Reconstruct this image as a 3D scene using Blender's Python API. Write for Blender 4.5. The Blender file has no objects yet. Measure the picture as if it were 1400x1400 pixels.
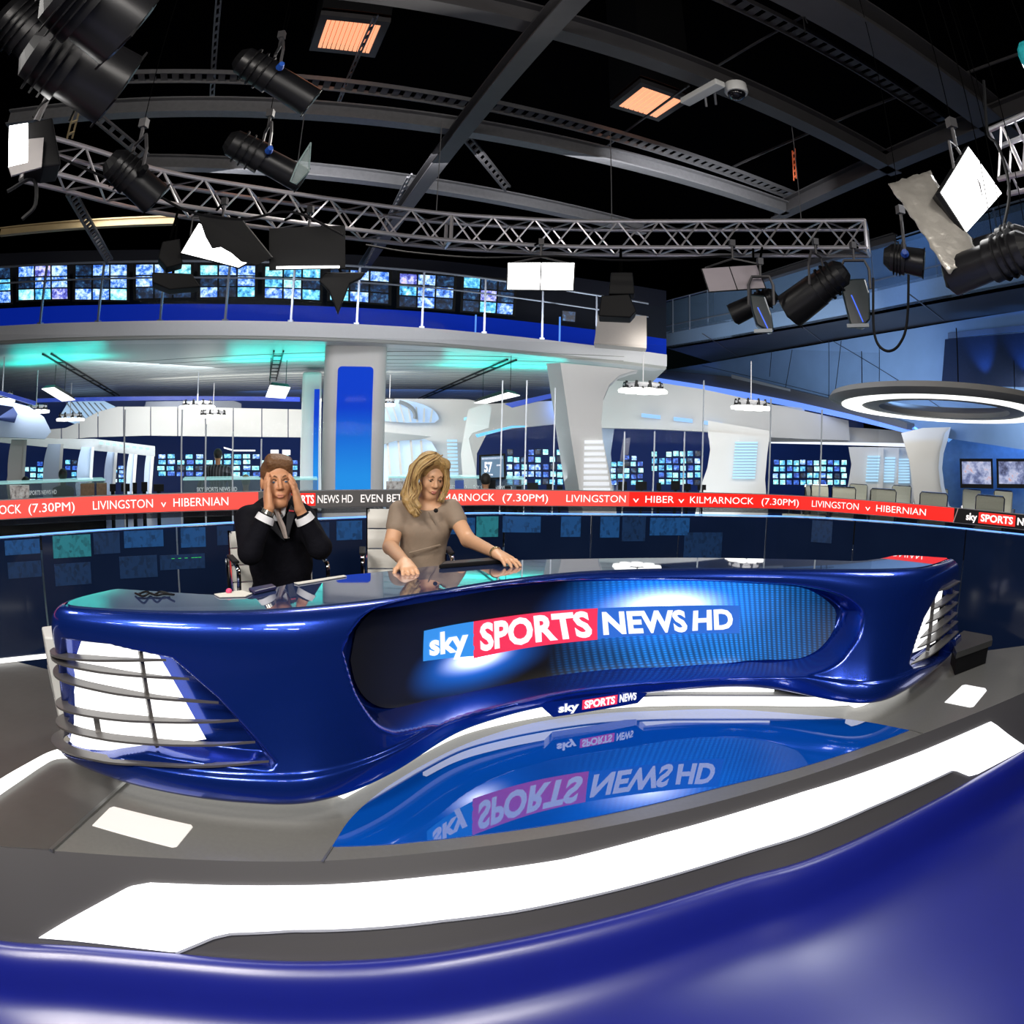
import bpy, bmesh, math, random
import numpy as np
from mathutils import Vector, Matrix
random.seed(7); np.random.seed(7)
SC = bpy.context.scene
COL = SC.collection
# ---------------------------------------------------------------- camera (a 16 mm fisheye, tipped down and slightly rolled)
CAM_Z, FPX, PITCH, ROLL = 1.24, 945.0, math.radians(5.3), math.radians(1.4)
_f = np.array([0, math.cos(PITCH), -math.sin(PITCH)]); _r = np.array([1., 0, 0]); _u = np.cross(_r, _f)
_cr, _sr = math.cos(ROLL), math.sin(ROLL)
CX = _r*_cr + _u*_sr; CY = -_r*_sr + _u*_cr; CZ = _f
cd = bpy.data.cameras.new('camera'); cam = bpy.data.objects.new('camera', cd); COL.objects.link(cam)
cd.type = 'PANO'; cd.sensor_width = 24.0; cd.sensor_height = 24.0; cd.clip_start = 0.02; cd.clip_end = 200
for tgt in (cd, getattr(cd, 'cycles', None)):
    try:
        tgt.panorama_type = 'FISHEYE_EQUISOLID'; tgt.fisheye_lens = FPX*24/1400; tgt.fisheye_fov = math.pi
    except Exception:
        pass
M3 = Matrix((CX, CY, -CZ)).transposed()
cam.matrix_world = Matrix.Translation((0, 0, CAM_Z)) @ M3.to_4x4()
SC.camera = cam
vs = SC.view_settings
SC.display_settings.display_device = 'sRGB'
vs.view_transform = 'Standard'; vs.look = 'None'; vs.gamma = 1; vs.use_curve_mapping = False; vs.exposure = 0.0
w = bpy.data.worlds.new('studio_dark'); SC.world = w; w.use_nodes = True
w.node_tree.nodes['Background'].inputs[0].default_value = (0.25, 0.35, 0.7, 1)
w.node_tree.nodes['Background'].inputs[1].default_value = 0.004
SC.cycles.max_bounces = 6; SC.cycles.diffuse_bounces = 2; SC.cycles.glossy_bounces = 4; SC.cycles.transparent_max_bounces = 12
SC.cycles.caustics_reflective = False; SC.cycles.caustics_refractive = False; SC.cycles.sample_clamp_indirect = 4.0
try: SC.cycles.use_denoising = True
except Exception: pass

def area(name, loc, to, sx, sy, power, col, spread=math.pi):
    l = bpy.data.lights.new(name, 'AREA'); l.shape = 'RECTANGLE'; l.size = sx; l.size_y = sy; l.energy = power; l.color = col; l.spread = spread
    o = bpy.data.objects.new(name, l); COL.objects.link(o); o.location = loc
    o.rotation_euler = (Vector(to)-Vector(loc)).to_track_quat('-Z', 'Y').to_euler(); return o
def spot(name, loc, to, ang, power, col, blend=.6, rad=.05):
    l = bpy.data.lights.new(name, 'SPOT'); l.spot_size = math.radians(ang); l.spot_blend = blend; l.energy = power; l.color = col; l.shadow_soft_size = rad
    o = bpy.data.objects.new(name, l); COL.objects.link(o); o.location = loc
    o.rotation_euler = (Vector(to)-Vector(loc)).to_track_quat('-Z', 'Y').to_euler(); return o
# key and fill from the lighting rig over and behind the camera, and added unseen fills
area('rig_key', (-1.6, -.6, 3.6), (-.9, 3.4, .9), 1.0, .6, 95, (1, .93, .84))
area('rig_key', (1.6, -.4, 3.6), (-.6, 3.6, .9), 1.0, .6, 75, (1, .95, .88))
for k in range(7):   # bank of small fluorescent heads that streak across the desk lacquer
    area('rig_bank', (-2.4+.8*k, -1.3, 2.75), (-1.2+.5*k, 3, .5), .42, .10, 9, (1, .98, .95))
area('front_fill', (-1.2, -.9, 2.3), (-.8, 3.4, 1.0), .8, .5, 26, (1, .93, .85))  # soft frontal fill added to lighten the presenters' faces
area('balcony_fill', (-1, 7.2, 4.4), (-1, 12.5, 2.6), 9, .4, 125, (.96, .97, 1))  # added unseen fill, brightens the balcony edge
area('column_fill', (-.5, 6.0, 1.6), (-.3, 12, 1.6), 5, .3, 60, (.97, .98, 1), math.radians(120))  # added unseen fill for the front of the white column
area('rig_back', (-.9, 5.4, 3.9), (-.9, 3.4, 1.2), 1.2, .5, 60, (1, .95, .88))
area('rig_right', (3.6, 3.2, 3.8), (1.2, 2.6, .4), .8, .8, 45, (.95, .97, 1))
area('rig_left', (-3.4, 1.6, 3.4), (-1.6, 1.6, 0), .7, .5, 30, (1, .97, .93))
area('grid_fill', (0, 3.0, 1.7), (0, 3.5, 6.5), 5, 3, 6, (.8, .82, 1))  # unseen fill facing up, added to lift the ceiling steel
# newsroom beyond the set
area('arcade_inner_fill', (-7.5, 13, 2.6), (-11, 15.5, .6), 3, 1, 150, (.85, .93, 1))  # added unseen fill, lightens the deeper arcade pillars
area('arcade_fill', (-9.5, 9.5, 2.2), (-12, 13, 1.2), 4, .8, 40, (.9, .95, 1))  # added unseen fill in front of the arcade
area('newsroom_white', (-6, 15.5, 2.7), (-6, 17.5, 0), 7, 1.5, 420, (1, .97, .9))
area('newsroom_white', (4.5, 11.5, 2.7), (5.5, 17, 1), 5, 1.5, 110, (1, .97, .9))
area('newsroom_white', (9, 9, 2.2), (10, 12, 0), 3, 2, 45, (1, .97, .92))
area('newsroom_floor_bounce', (-2, 14, .1), (-2, 15, 3), 14, 4, 260, (.85, .93, 1))
area('newsroom_blue', (-5, 21, 2.6), (-5, 27, 1), 8, 1, 80, (.1, .28, 1))
area('newsroom_blue', (5, 20, 2.6), (4, 26, 1), 8, 1, 80, (.1, .28, 1))

# ---------------------------------------------------------------- helpers: where a line of sight meets a real surface
def ray(px, py):
    X, Y = px-700., 700.-py; q = math.hypot(X, Y) or 1e-6; th = 2*math.asin(q/2/FPX)
    return CX*(math.sin(th)*X/q) + CY*(math.sin(th)*Y/q) + CZ*math.cos(th)
def at(px, py, z):
    d = ray(px, py); t = (z-CAM_Z)/d[2]; return Vector((d[0]*t, d[1]*t, z))
def atD(px, py, D):
    d = ray(px, py); t = D/math.hypot(d[0], d[1]); return Vector((d[0]*t, d[1]*t, CAM_Z+d[2]*t))
def atP(px, py, p0, n):
    d = ray(px, py); n = np.array(n); t = ((np.array(p0)-np.array((0, 0, CAM_Z)))@n)/(d@n); return Vector((d[0]*t, d[1]*t, CAM_Z+d[2]*t))
def proj(P):
    P = np.atleast_2d(np.array(P, float)) - np.array((0, 0, CAM_Z)); P = P/np.linalg.norm(P, axis=1)[:, None]
    X, Y, Z = P@CX, P@CY, P@CZ; k = 2*FPX*np.sin(np.arccos(np.clip(Z, -1, 1))/2)/np.maximum(np.hypot(X, Y), 1e-9)
    return np.stack([700+k*X, 700-k*Y], 1)
def cr(pts, n=8):
    P = [np.array(p, float) for p in pts]; P = [2*P[0]-P[1]] + P + [2*P[-1]-P[-2]]; out = []
    for i in range(1, len(P)-2):
        for k in range(n):
            t = k/n; a, b, c, d = P[i-1], P[i], P[i+1], P[i+2]
            out.append(.5*((2*b)+(-a+c)*t+(2*a-5*b+4*c-d)*t*t+(-a+3*b-3*c+d)*t**3))
    out.append(P[-2]); return out

# ---------------------------------------------------------------- materials
MATS = {}
def mat(name, col, rough=.5, metal=0, emit=None, es=0, coat=0, ior=1.5, noise=.0, nscale=20, bump=0, trans=0, alpha=1, nolight=False, spec=.5):
    if name in MATS: return MATS[name]
    m = bpy.data.materials.new(name); m.use_nodes = True; nt = m.node_tree; b = nt.nodes['Principled BSDF']; I = b.inputs
    I['Base Color'].default_value = (*col, 1); I['Roughness'].default_value = rough; I['Metallic'].default_value = metal; I['IOR'].default_value = ior
    I['Coat Weight'].default_value = coat; I['Coat Roughness'].default_value = .02; I['Transmission Weight'].default_value = trans; I['Alpha'].default_value = alpha
    I['Specular IOR Level'].default_value = spec
    if emit: I['Emission Color'].default_value = (*emit, 1); I['Emission Strength'].default_value = es
    if noise or bump:
        tc = nt.nodes.new('ShaderNodeTexCoord'); nz = nt.nodes.new('ShaderNodeTexNoise'); nz.inputs['Scale'].default_value = nscale; nz.inputs['Detail'].default_value = 4
        nt.links.new(tc.outputs['Object'], nz.inputs['Vector'])
        if noise:
            mx = nt.nodes.new('ShaderNodeMix'); mx.data_type = 'RGBA'; nt.links.new(nz.outputs['Fac'], mx.inputs[0])
            mx.inputs[6].default_value = (*[c*(1-noise) for c in col], 1); mx.inputs[7].default_value = (*[min(1, c*(1+noise)) for c in col], 1)
            nt.links.new(mx.outputs[2], I['Base Color'])
        if bump:
            bp = nt.nodes.new('ShaderNodeBump'); bp.inputs['Strength'].default_value = bump; bp.inputs['Distance'].default_value = .02 if nscale < 30 else .01
            nt.links.new(nz.outputs['Fac'], bp.inputs['Height']); nt.links.new(bp.outputs[0], I['Normal'])
    if nolight or (emit and es < 1.2):
        try: m.cycles.emission_sampling = 'NONE'
        except Exception: pass
    MATS[name] = m; return m
def glow(name, col, s, **k): return mat(name, (0, 0, 0) if max(col) < .0 else tuple(c*.5 for c in col), .4, emit=col, es=s, **k)

# ---------------------------------------------------------------- mesh building
class MB:
    def __init__(s): s.v = []; s.f = []
    def add(s, vs, fs):
        n = len(s.v); s.v += [tuple(v) for v in vs]; s.f += [tuple(i+n for i in f) for f in fs]; return s
    def box(s, c, sx, sy, sz, rz=0, R=None):
        if R is None: R = Matrix.Rotation(rz, 3, 'Z')
        c = Vector(c); vs = [c + R@Vector((x*sx/2, y*sy/2, z*sz/2)) for x in (-1, 1) for y in (-1, 1) for z in (-1, 1)]
        return s.add(vs, [(0, 1, 3, 2), (4, 6, 7, 5), (0, 4, 5, 1), (2, 3, 7, 6), (0, 2, 6, 4), (1, 5, 7, 3)])
    def beam(s, a, b, w, h, up=(0, 0, 1)):
        a, b = Vector(a), Vector(b); d = (b-a); L = d.length; d.normalize(); x = d.cross(Vector(up)); x = x.normalized() if x.length > 1e-4 else Vector((1, 0, 0)); z = x.cross(d)
        return s.box((a+b)/2, w, L, h, R=Matrix((x, d, z)).transposed())
    def rings(s, P, close=True, cap=True):
        n = len(P[0]); vs = [p for r in P for p in r]; fs = []
        for i in range(len(P)-1):
            for j in range(n if close else n-1):
                a, b = i*n+j, i*n+(j+1) % n; fs.append((a, b, b+n, a+n))
        if cap and close: fs.append(tuple(range(n-1, -1, -1))); fs.append(tuple((len(P)-1)*n+j for j in range(n)))
        return s.add(vs, fs)
    def cyl(s, a, b, r0, r1=None, n=12, cap=True):
        r1 = r0 if r1 is None else r1; a, b = Vector(a), Vector(b); d = (b-a).normalized()
        x = d.orthogonal().normalized(); y = d.cross(x)
        return s.rings([[p + (x*math.cos(t)+y*math.sin(t))*r for t in [2*math.pi*k/n for k in range(n)]] for p, r in ((a, r0), (b, r1))], cap=cap)
    def tube(s, path, r, n=6):
        path = [Vector(p) for p in path]; P = []; x = None
        for i, p in enumerate(path):
            d = (path[min(i+1, len(path)-1)]-path[max(i-1, 0)]).normalized()
            x = d.orthogonal().normalized() if x is None else (x-d*x.dot(d)).normalized()
            y = d.cross(x); rr = r[i] if hasattr(r, '__len__') else r
            P.append([p + (x*math.cos(2*math.pi*k/n)+y*math.sin(2*math.pi*k/n))*rr for k in range(n)])
        return s.rings(P)
    def lathe(s, c, prof, n=24, R=None, cap=True):
        c = Vector(c); R = R or Matrix.Identity(3)
        return s.rings([[c + R@Vector((r*math.cos(2*math.pi*k/n), r*math.sin(2*math.pi*k/n), z)) for k in range(n)] for r, z in prof], cap=cap)
    def prism(s, pts, ext):
        e = Vector(ext); n = len(pts); vs = [Vector(p) for p in pts] + [Vector(p)+e for p in pts]
        return s.add(vs, [tuple(range(n-1, -1, -1)), tuple(range(n, 2*n))] + [(i, (i+1) % n, (i+1) % n+n, i+n) for i in range(n)])
    def grid(s, G):
        nu, nv = len(G), len(G[0]); return s.add([p for r in G for p in r], [(i*nv+j, (i+1)*nv+j, (i+1)*nv+j+1, i*nv+j+1) for i in range(nu-1) for j in range(nv-1)])
    def ell(s, c, rx, ry, rz, n=12, R=None):
        return s.lathe(c, [(max(1e-4, math.sin(math.pi*k/8)), -math.cos(math.pi*k/8)) for k in range(9)], n, (R or Matrix.Identity(3)) @ Matrix.Diagonal((rx, ry, rz)))
def obj(name, mb, m, parent=None, smooth=False, bevel=0, sub=0):
    v, f = (mb.v, mb.f) if isinstance(mb, MB) else mb
    me = bpy.data.meshes.new(name); me.from_pydata([tuple(map(float, p)) for p in v], [], [tuple(map(int, x)) for x in f]); me.update()
    bm = bmesh.new(); bm.from_mesh(me); bmesh.ops.recalc_face_normals(bm, faces=bm.faces); bm.to_mesh(me); bm.free()
    me.materials.append(m); o = bpy.data.objects.new(name, me); COL.objects.link(o)
    if parent is not None:
        o.parent = parent; q = parent; off = Vector((0, 0, 0))
        while q is not None: off += q.location; q = q.parent
        o.location = -off
    if smooth:
        for p in me.polygons: p.use_smooth = True
        try: me.set_sharp_from_angle(angle=math.radians(35 if smooth is True else smooth))
        except Exception: pass
    if bevel:
        b = o.modifiers.new('bevel', 'BEVEL'); b.width = bevel; b.segments = 2; b.limit_method = 'ANGLE'
    return o
def thing(name, label, cat, loc=(0, 0, 0), group=None):
    o = bpy.data.objects.new(name, None); COL.objects.link(o); o.location = loc; o.empty_display_size = .1
    o['label'] = label; o['category'] = cat
    if group: o['group'] = group
    return o
def tag(o, label, cat, group=None, kind=None):
    o['label'] = label; o['category'] = cat
    if group: o['group'] = group
    if kind: o['kind'] = kind
    return o
def struct(name, mb, m, label=None, **k):
    o = obj(name, mb, m, **k); o['kind'] = 'structure'; o['label'] = label or name.replace('_', ' '); return o
def dup(root, loc=None, label=None):
    c = root.copy(); COL.objects.link(c)
    if loc is not None: c.location = loc
    if label: c['label'] = label
    for ch in root.children:
        k = ch.copy(); COL.objects.link(k); k.parent = c
        for g in ch.children:
            q = g.copy(); COL.objects.link(q); q.parent = k
    return c
_TX = {}
def text_mesh(s, bold=.015):
    """flat glyph outlines normalised to x 0..1, y 0..1 (cap height)"""
    if (s, bold) in _TX: return _TX[(s, bold)]
    cu = bpy.data.curves.new('t', 'FONT'); cu.body = s; cu.offset = bold; cu.resolution_u = 3; o = bpy.data.objects.new('t', cu); COL.objects.link(o)
    dg = bpy.context.evaluated_depsgraph_get(); me = o.evaluated_get(dg).to_mesh()
    bm = bmesh.new(); bm.from_mesh(me); bmesh.ops.triangulate(bm, faces=bm.faces)
    v = np.array([tuple(x.co) for x in bm.verts]); f = [tuple(x.index for x in q.verts) for q in bm.faces]; bm.free()
    o.evaluated_get(dg).to_mesh_clear(); bpy.data.objects.remove(o); bpy.data.curves.remove(cu)
    x0, x1 = v[:, 0].min(), v[:, 0].max(); v[:, 0] = (v[:, 0]-x0)/(x1-x0); low = v[:, 1].min(); v[:, 1] = v[:, 1]/.70
    _TX[(s, bold)] = (v, f); return v, f
def text_on(mb, s, fn, bold=.015):
    v, f = text_mesh(s, bold); mb.add([fn(a, b) for a, b, _ in v], f)

# palette
WHITE_GLOW = mat('light_panel_white', (.8, .8, .8), .3, emit=(.97, .97, 1), es=1.6, noise=.02)
LAMP_GLOW = glow('lamp_tube_white', (1, .99, .97), 6)
BLUE_LACQ = mat('blue_metallic_lacquer', (.010, .045, .36), .27, metal=.72, coat=1, noise=.12, nscale=900, ior=1.5)
TOP_GLASS = mat('desk_top_gloss', (.03, .05, .14), .02, coat=1, ior=1.9, noise=.05)
DARK_FIN = mat('grey_fin_metal', (.16, .15, .145), .35, metal=.5, noise=.1)
BLACK = mat('matte_black', (.004, .004, .005), .6, noise=.2, spec=.25)
ROD = mat('rod_black', (.002, .002, .002), 1, spec=0, noise=.1)
BLACK_G = mat('gloss_black', (.006, .006, .008), .12, noise=.1)
FLOOR_G = mat('grey_satin_floor', (.17, .167, .158), .27, noise=.08, nscale=60, bump=.02)
FLOOR_D = mat('dark_grey_laminate', (.085, .082, .086), .42, noise=.06, nscale=300, bump=.03)
CARPET = mat('grey_carpet', (.10, .092, .082), .8, noise=.25, nscale=400, bump=.3)
CHROME = mat('chrome', (.8, .8, .82), .1, metal=1, noise=.02)
WHITE_L = mat('white_leather', (.75, .74, .70), .4, noise=.04, bump=.1)
WHITE_P = mat('white_painted', (.72, .72, .70), .45, noise=.04)
# ================================================================ FLOOR AND PLATFORM
FRONT = [(-520, 1040), (-300, 1100), (-60, 1152), (70, 1163), (200, 1172), (320, 1177), (440, 1177), (611, 1163), (771, 1141), (950, 1104), (1110, 1058), (1265, 1002), (1393, 950), (1500, 900), (1680, 810)]
BLUE_E = [(-500, 1110), (-280, 1195), (-90, 1262), (0, 1286), (114, 1294), (239, 1304), (400, 1314), (550, 1308), (700, 1284), (850, 1249), (1000, 1204), (1114, 1171), (1286, 1089), (1400, 1026), (1500, 968), (1650, 870)]
E1 = [Vector(p) for p in cr([at(x, y, 0) for x, y in FRONT], 10)]
E2 = [Vector(p) for p in cr([at(x, y, -.30) for x, y in BLUE_E], 10)]
def resample(P, n):
    P = [np.array(p) for p in P]; d = [0]
    for a, b in zip(P, P[1:]): d.append(d[-1]+np.linalg.norm(b-a))
    return [Vector([np.interp(t, d, [p[k] for p in P]) for k in range(3)]) for t in np.linspace(0, d[-1], n)]
def by_az(P, az):     # points of a path at given azimuths from the presenter-side centre
    A = [math.atan2(p[0], p[1]) for p in P]; return [Vector([np.interp(t, A, [p[k] for p in P]) for k in range(3)]) for t in az]
AZ = np.linspace(math.radians(-62), math.radians(50), 150)
e1, e2 = by_az(E1, AZ), by_az(E2, AZ)
# studio floor (low) and the raised deck the desk stands on
mb = MB(); mb.box((0, 8, -.65), 40, 44, .1); struct('floor', mb, mat('studio_dark_floor', (.05, .06, .09), .3, noise=.1), 'dark polished studio and newsroom floor')
deck = e1 + [at(1450, 900, 0), at(1420, 880, 0), Vector((3.2, 3.75, 0)), Vector((2.2, 4.45, 0)), Vector((0, 4.5, 0)), Vector((-1.5, 3.6, 0)), at(130, 1000, 0), at(96, 1030, 0), at(172, 1064, 0), at(70, 1160, 0)]
deck = [p for p in e1 if p[0] > at(70, 1163, 0)[0]] + deck[len(e1):]
mb = MB(); mb.prism([Vector(p)-Vector((0, 0, .5)) for p in deck], (0, 0, .5)); pf = struct('floor_platform', mb, FLOOR_G, 'grey satin platform floor under the desk')
mb = MB(); lf = [at(70, 1163, 0), at(177, 1066, 0), at(100, 1036, 0), at(98, 1026, 0), Vector((-1.9, 3.0, 0)), Vector((-5.2, 3.3, 0)), Vector((-5.2, 1.0, 0)), e1[0]]
mb.prism([Vector((p[0], p[1], -.6)) for p in lf], (0, 0, .585)); struct('floor_side', mb, mat('side_floor_grey', (.085, .08, .074), .38, noise=.1, bump=.05), 'grey side floor left of the desk')
# glossy blue disc inset in front of the desk
arc = [(454, 1157), (482, 1116), (529, 1076), (593, 1038), (650, 1012), (718, 991), (780, 980), (843, 974), (950, 970), (1007, 970), (1100, 977), (1179, 986), (1243, 998), (1204, 1013), (1100, 1047), (1000, 1072), (900, 1097), (771, 1124), (611, 1146), (530, 1154)]
up = cr([at(x, y, .004) for x, y in arc[:13]], 6); lo = cr([at(x, y, .004) for x, y in arc[12:]+arc[:1]], 6)
mb = MB(); mb.prism([Vector(p)-Vector((0, 0, .01)) for p in up+lo[1:-1]], (0, 0, .01))
tag(obj('floor_disc', mb, mat('blue_mirror_glass', (.002, .085, .50), .015, ior=2.2, noise=.03)), 'glossy blue mirror-like panel inlaid in the platform in front of the desk', 'floor panel')
# seams
mb = MB()
mb.beam(at(441, 1178, .001), at(455, 1157, .001), .008, .004); mb.beam(at(1262, 1003, .001), at(1243, 998, .001), .008, .004); mb.beam(at(177, 1066, .003), at(70, 1163, .003), .016, .012)
struct('trim_1', mb, mat('seam_metal', (.22, .22, .21), .3, metal=.6, noise=.1), 'metal seam strip of the platform floor')
# small light panels set in the floor
def inlay(name, label, px, z, m, cat='floor light', t=.006):
    mb = MB(); P = [at(x, y, z-t) for x, y in px]; mb.prism(P, (0, 0, t)); return tag(obj(name, mb, m, bevel=.003), label, cat)
inlay('floor_light_panel', 'white lit rectangle set in the grey floor before the left louvres', [(126, 1130), (150, 1106), (156, 1104), (262, 1129), (264, 1132), (242, 1159), (236, 1160)], .003, glow('warm_floor_panel', (.93, .88, .84), .62))
inlay('floor_light_panel', 'small white lit square set in the platform right of the desk', [(1291, 961), (1315, 938), (1320, 937), (1347, 942), (1349, 945), (1331, 967), (1326, 968)], .003, glow('floor_panel_white', (1, 1, 1), .9))
st = cr([at(x, y, -.008) for x, y in [(-30, 1092), (0, 1068), (43, 1043), (66, 1031), (83, 1026), (100, 1026)]], 5); sb = cr([at(x, y, -.008) for x, y in [(-30, 1110), (0, 1087), (29, 1067), (57, 1048), (77, 1038), (106, 1037)]], 5)
mb = MB(); mb.prism([Vector(p) for p in st+sb[::-1]], (0, 0, .008)); tag(obj('floor_light_strip', mb, glow('strip_white', (1, 1, .97), 1.6)), 'curved white glowing strip in the floor beside the left end of the desk', 'floor light')
# sloping front band with the big white light panel, ruled between platform edge and blue skirt
def band(i, v):
    t = (i-int(i)); a = e1[int(i)].lerp(e1[min(int(i)+1, len(e1)-1)], t); b = e2[int(i)].lerp(e2[min(int(i)+1, len(e2)-1)], t); return a.lerp(b, v)
def band_n(i, v):
    i = min(max(i, 1), len(e1)-2); a = band(i+1, v)-band(i-1, v); b = band(i, 0)-band(i, 1); n = a.cross(b).normalized(); return n if n.z > 0 else -n
def band_solid(i0, i1, v0f, v1f, lift, t, n=90, m=4):
    top = []
    for k in range(n+1):
        i = i0+(i1-i0)*k/n; r = []
        for j in range(m+1):
            v = v0f(i)+(v1f(i)-v0f(i))*j/m; r.append(band(i, v)+band_n(i, v)*lift)
        top.append(r)
    mb = MB()
    P = [r + [band(i0+(i1-i0)*k/n, v1f(i0+(i1-i0)*k/n)) + band_n(i0+(i1-i0)*k/n, .5)*(lift-t), band(i0+(i1-i0)*k/n, v0f(i0+(i1-i0)*k/n)) + band_n(i0+(i1-i0)*k/n, .5)*(lift-t)] for k, r in enumerate(top)]
    return mb.rings(P)
step = obj('riser', band_solid(0, len(e1)-1, lambda i: 0, lambda i: 1.0, 0, .04, 110, 2), FLOOR_D, smooth=True); step['kind'] = 'structure'; step['label'] = 'dark grey sloping front of the platform'; step.name = 'platform_riser'
# locate pixels on the band
gi = np.linspace(0, len(e1)-1, 420); gv = np.linspace(0, 1, 40)
BP = proj([band(i, v) for i in gi for v in gv]).reshape(420, 40, 2)
def band_uv(px, py):
    d = ((BP-np.array((px, py)))**2).sum(2); a, b = np.unravel_index(d.argmin(), d.shape); return gi[a], gv[b]
topw = [band_uv(x, y) for x, y in [(54, 1280), (115, 1246), (177, 1213), (190, 1208), (205, 1207), (400, 1211), (450, 1209), (593, 1199), (771, 1173), (900, 1141), (1100, 1083), (1257, 1027), (1354, 987), (1400, 1022)]]
botw = [band_uv(x, y) for x, y in [(54, 1281), (150, 1292), (239, 1302), (294, 1279), (314, 1273), (400, 1271), (500, 1267), (600, 1257), (700, 1243), (800, 1225), (900, 1199), (1000, 1171), (1186, 1104), (1304, 1053), (1329, 1063), (1400, 1023)]]
fT = lambda i: float(np.interp(i, [a for a, _ in topw], [b for _, b in topw])); fB = lambda i: float(np.interp(i, [a for a, _ in botw], [b for _, b in botw]))
i0, i1 = topw[0][0]+.01, topw[-1][0]-.01
lp = thing('step_light_panel', 'long curved white glowing panel along the sloping platform front', 'light panel', band((i0+i1)/2, .5))
obj('diffuser', band_solid(i0, i1, fT, lambda i: max(fB(i), fT(i)+.003), .012, .02, 150, 3), WHITE_GLOW, lp)
j0 = botw[2][0]; j1 = botw[-3][0]
obj('edge_strip', band_solid(j0, j1, lambda i: fB(i), lambda i: fB(i)+.028, .011, .02, 120, 1), mat('frosted_edge', (.42, .44, .5), .4, noise=.05), lp)
# blue skirt: bullnose then a concave sweep down to the low floor
prof = [(0, -.30), (.012, -.286), (.035, -.274), (.06, -.278), (.085, -.298), (.105, -.335), (.118, -.38), (.13, -.44), (.18, -.49), (.26, -.53), (.4, -.565), (.6, -.585), (.9, -.593), (1.3, -.596)]
G = []
for k, p in enumerate(e2):
    a = e2[max(k-2, 0)]; b = e2[min(k+2, len(e2)-1)]; t = (b-a).normalized(); n = Vector((t.y, -t.x, 0)); n = n if n.y < 0 else -n
    G.append([Vector((p.x+n.x*d, p.y+n.y*d, z)) for d, z in prof])
mb = MB(); mb.grid(G); bsp = mat('blue_satin_plastic', (.008, .016, .28), .34, noise=.08, nscale=6, spec=1.0, coat=.7); bsp.node_tree.nodes['Principled BSDF'].inputs['Coat Roughness'].default_value = .3; sk = obj('blue_skirt', mb, bsp, smooth=80)
so = sk.modifiers.new('s', 'SUBSURF'); so.levels = 1; so.render_levels = 2
tag(sk, 'royal blue rounded plinth sweeping down to the camera below the light panel', 'plinth'); sk.name = 'blue_plinth'

# ================================================================ NEWS DESK
DZ = .72
Tpx = [(155, 806), (112, 816), (90, 824), (94, 830), (139, 834), (200, 837), (286, 838), (357, 836), (450, 829), (557, 816), (640, 802), (700, 793), (807, 782), (950, 778), (1079, 779), (1164, 779.5), (1214, 779), (1258, 777), (1283, 771), (1300, 764)]
Bpx = [None, None, (92, 1022), (103, 1040), (150, 1060), (200, 1075), (280, 1090), (345, 1096), (430, 1096), (528, 1059), (600, 1011), (660, 986), (770, 959), (950, 940), (1053, 940), (1140, 958), (1200, 960), (1243, 938), (1275, 914), (1306, 884)]
Tp = [at(x, y, DZ) for x, y in Tpx]; Bp = [at(*b, .10) if b else None for b in Bpx]
for k in (1, 0): Bp[k] = Bp[k+1] + (Tp[k]-Tp[k+1]); Bp[k].z = .10
NU = 500
def path(P, n):
    c = cr(P, 25); return [Vector(p) for p in c]
Tc, Bc = path(Tp, 0), path(Bp, 0)
NU = len(Tc)
# smooth both curves a little
def smooth_path(P, it):
    P = [p.copy() for p in P]
    for _ in range(it):
        Q = [p.copy() for p in P]
        for k in range(1, len(P)-1): Q[k] = (P[k-1]+P[k]*2+P[k+1])/4
        P = Q
    return P
Tc, Bc = smooth_path(Tc, 60), smooth_path(Bc, 120)
PRz = [(.10, -.03), (.10, .0), (.105, .022), (.125, .04), (.16, .048), (.195, .046), (.205, .032), (.22, .026), (.3, .02), (.42, .022), (.52, .032), (.6, .045), (.65, .05), (.685, .045), (.705, .032), (.716, .016), (.72, 0.0)]
pc = [tuple(p)[:2] for p in resample([(b, z, 0) for b, z in cr([(b, z) for z, b in PRz], 12)], 150)]; PRb = [p[0] for p in pc]; PRZ = [p[1] for p in pc]; NV = len(pc); J0 = next(i for i, z in enumerate(PRZ) if z > .1008)
def nrm(P, k):
    a = P[max(k-3, 0)]; b = P[min(k+3, len(P)-1)]; t = (b-a); t.z = 0; t.normalize(); return Vector((t.y, -t.x, 0))
S = np.zeros((NU, NV, 3)); Nn = np.zeros((NU, NV, 3))
for k in range(NU):
    n = nrm(Tc, k)
    for j in range(NV):
        v = (PRZ[j]-.10)/(DZ-.10); p = Bc[k].lerp(Tc[k], min(max(v, 0), 1))
        S[k, j] = (p.x+n.x*PRb[j], p.y+n.y*PRb[j], PRZ[j]); Nn[k, j] = (n.x, n.y, 0)
SP = proj(S.reshape(-1, 3)).reshape(NU, NV, 2)
ARC = np.zeros(NU)
for k in range(1, NU): ARC[k] = ARC[k-1] + math.hypot(*(Tc[k]-Tc[k-1]).xy)
_SPO = {}
def face_kv(px, py, kmin=0, kmax=None, off=0):
    if off not in _SPO: _SPO[off] = proj((S+Nn*off).reshape(-1, 3)).reshape(NU, NV, 2)
    kmax = kmax or NU; sub = _SPO[off][kmin:kmax, J0:]; d = ((sub-np.array((px, py)))**2).sum(2); a, b = np.unravel_index(d.argmin(), d.shape); return a+kmin, b+J0
def face_uvm(px, py, **k):
    a, b = face_kv(px, py, **k); return (ARC[a], S[a, b, 2])
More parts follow.
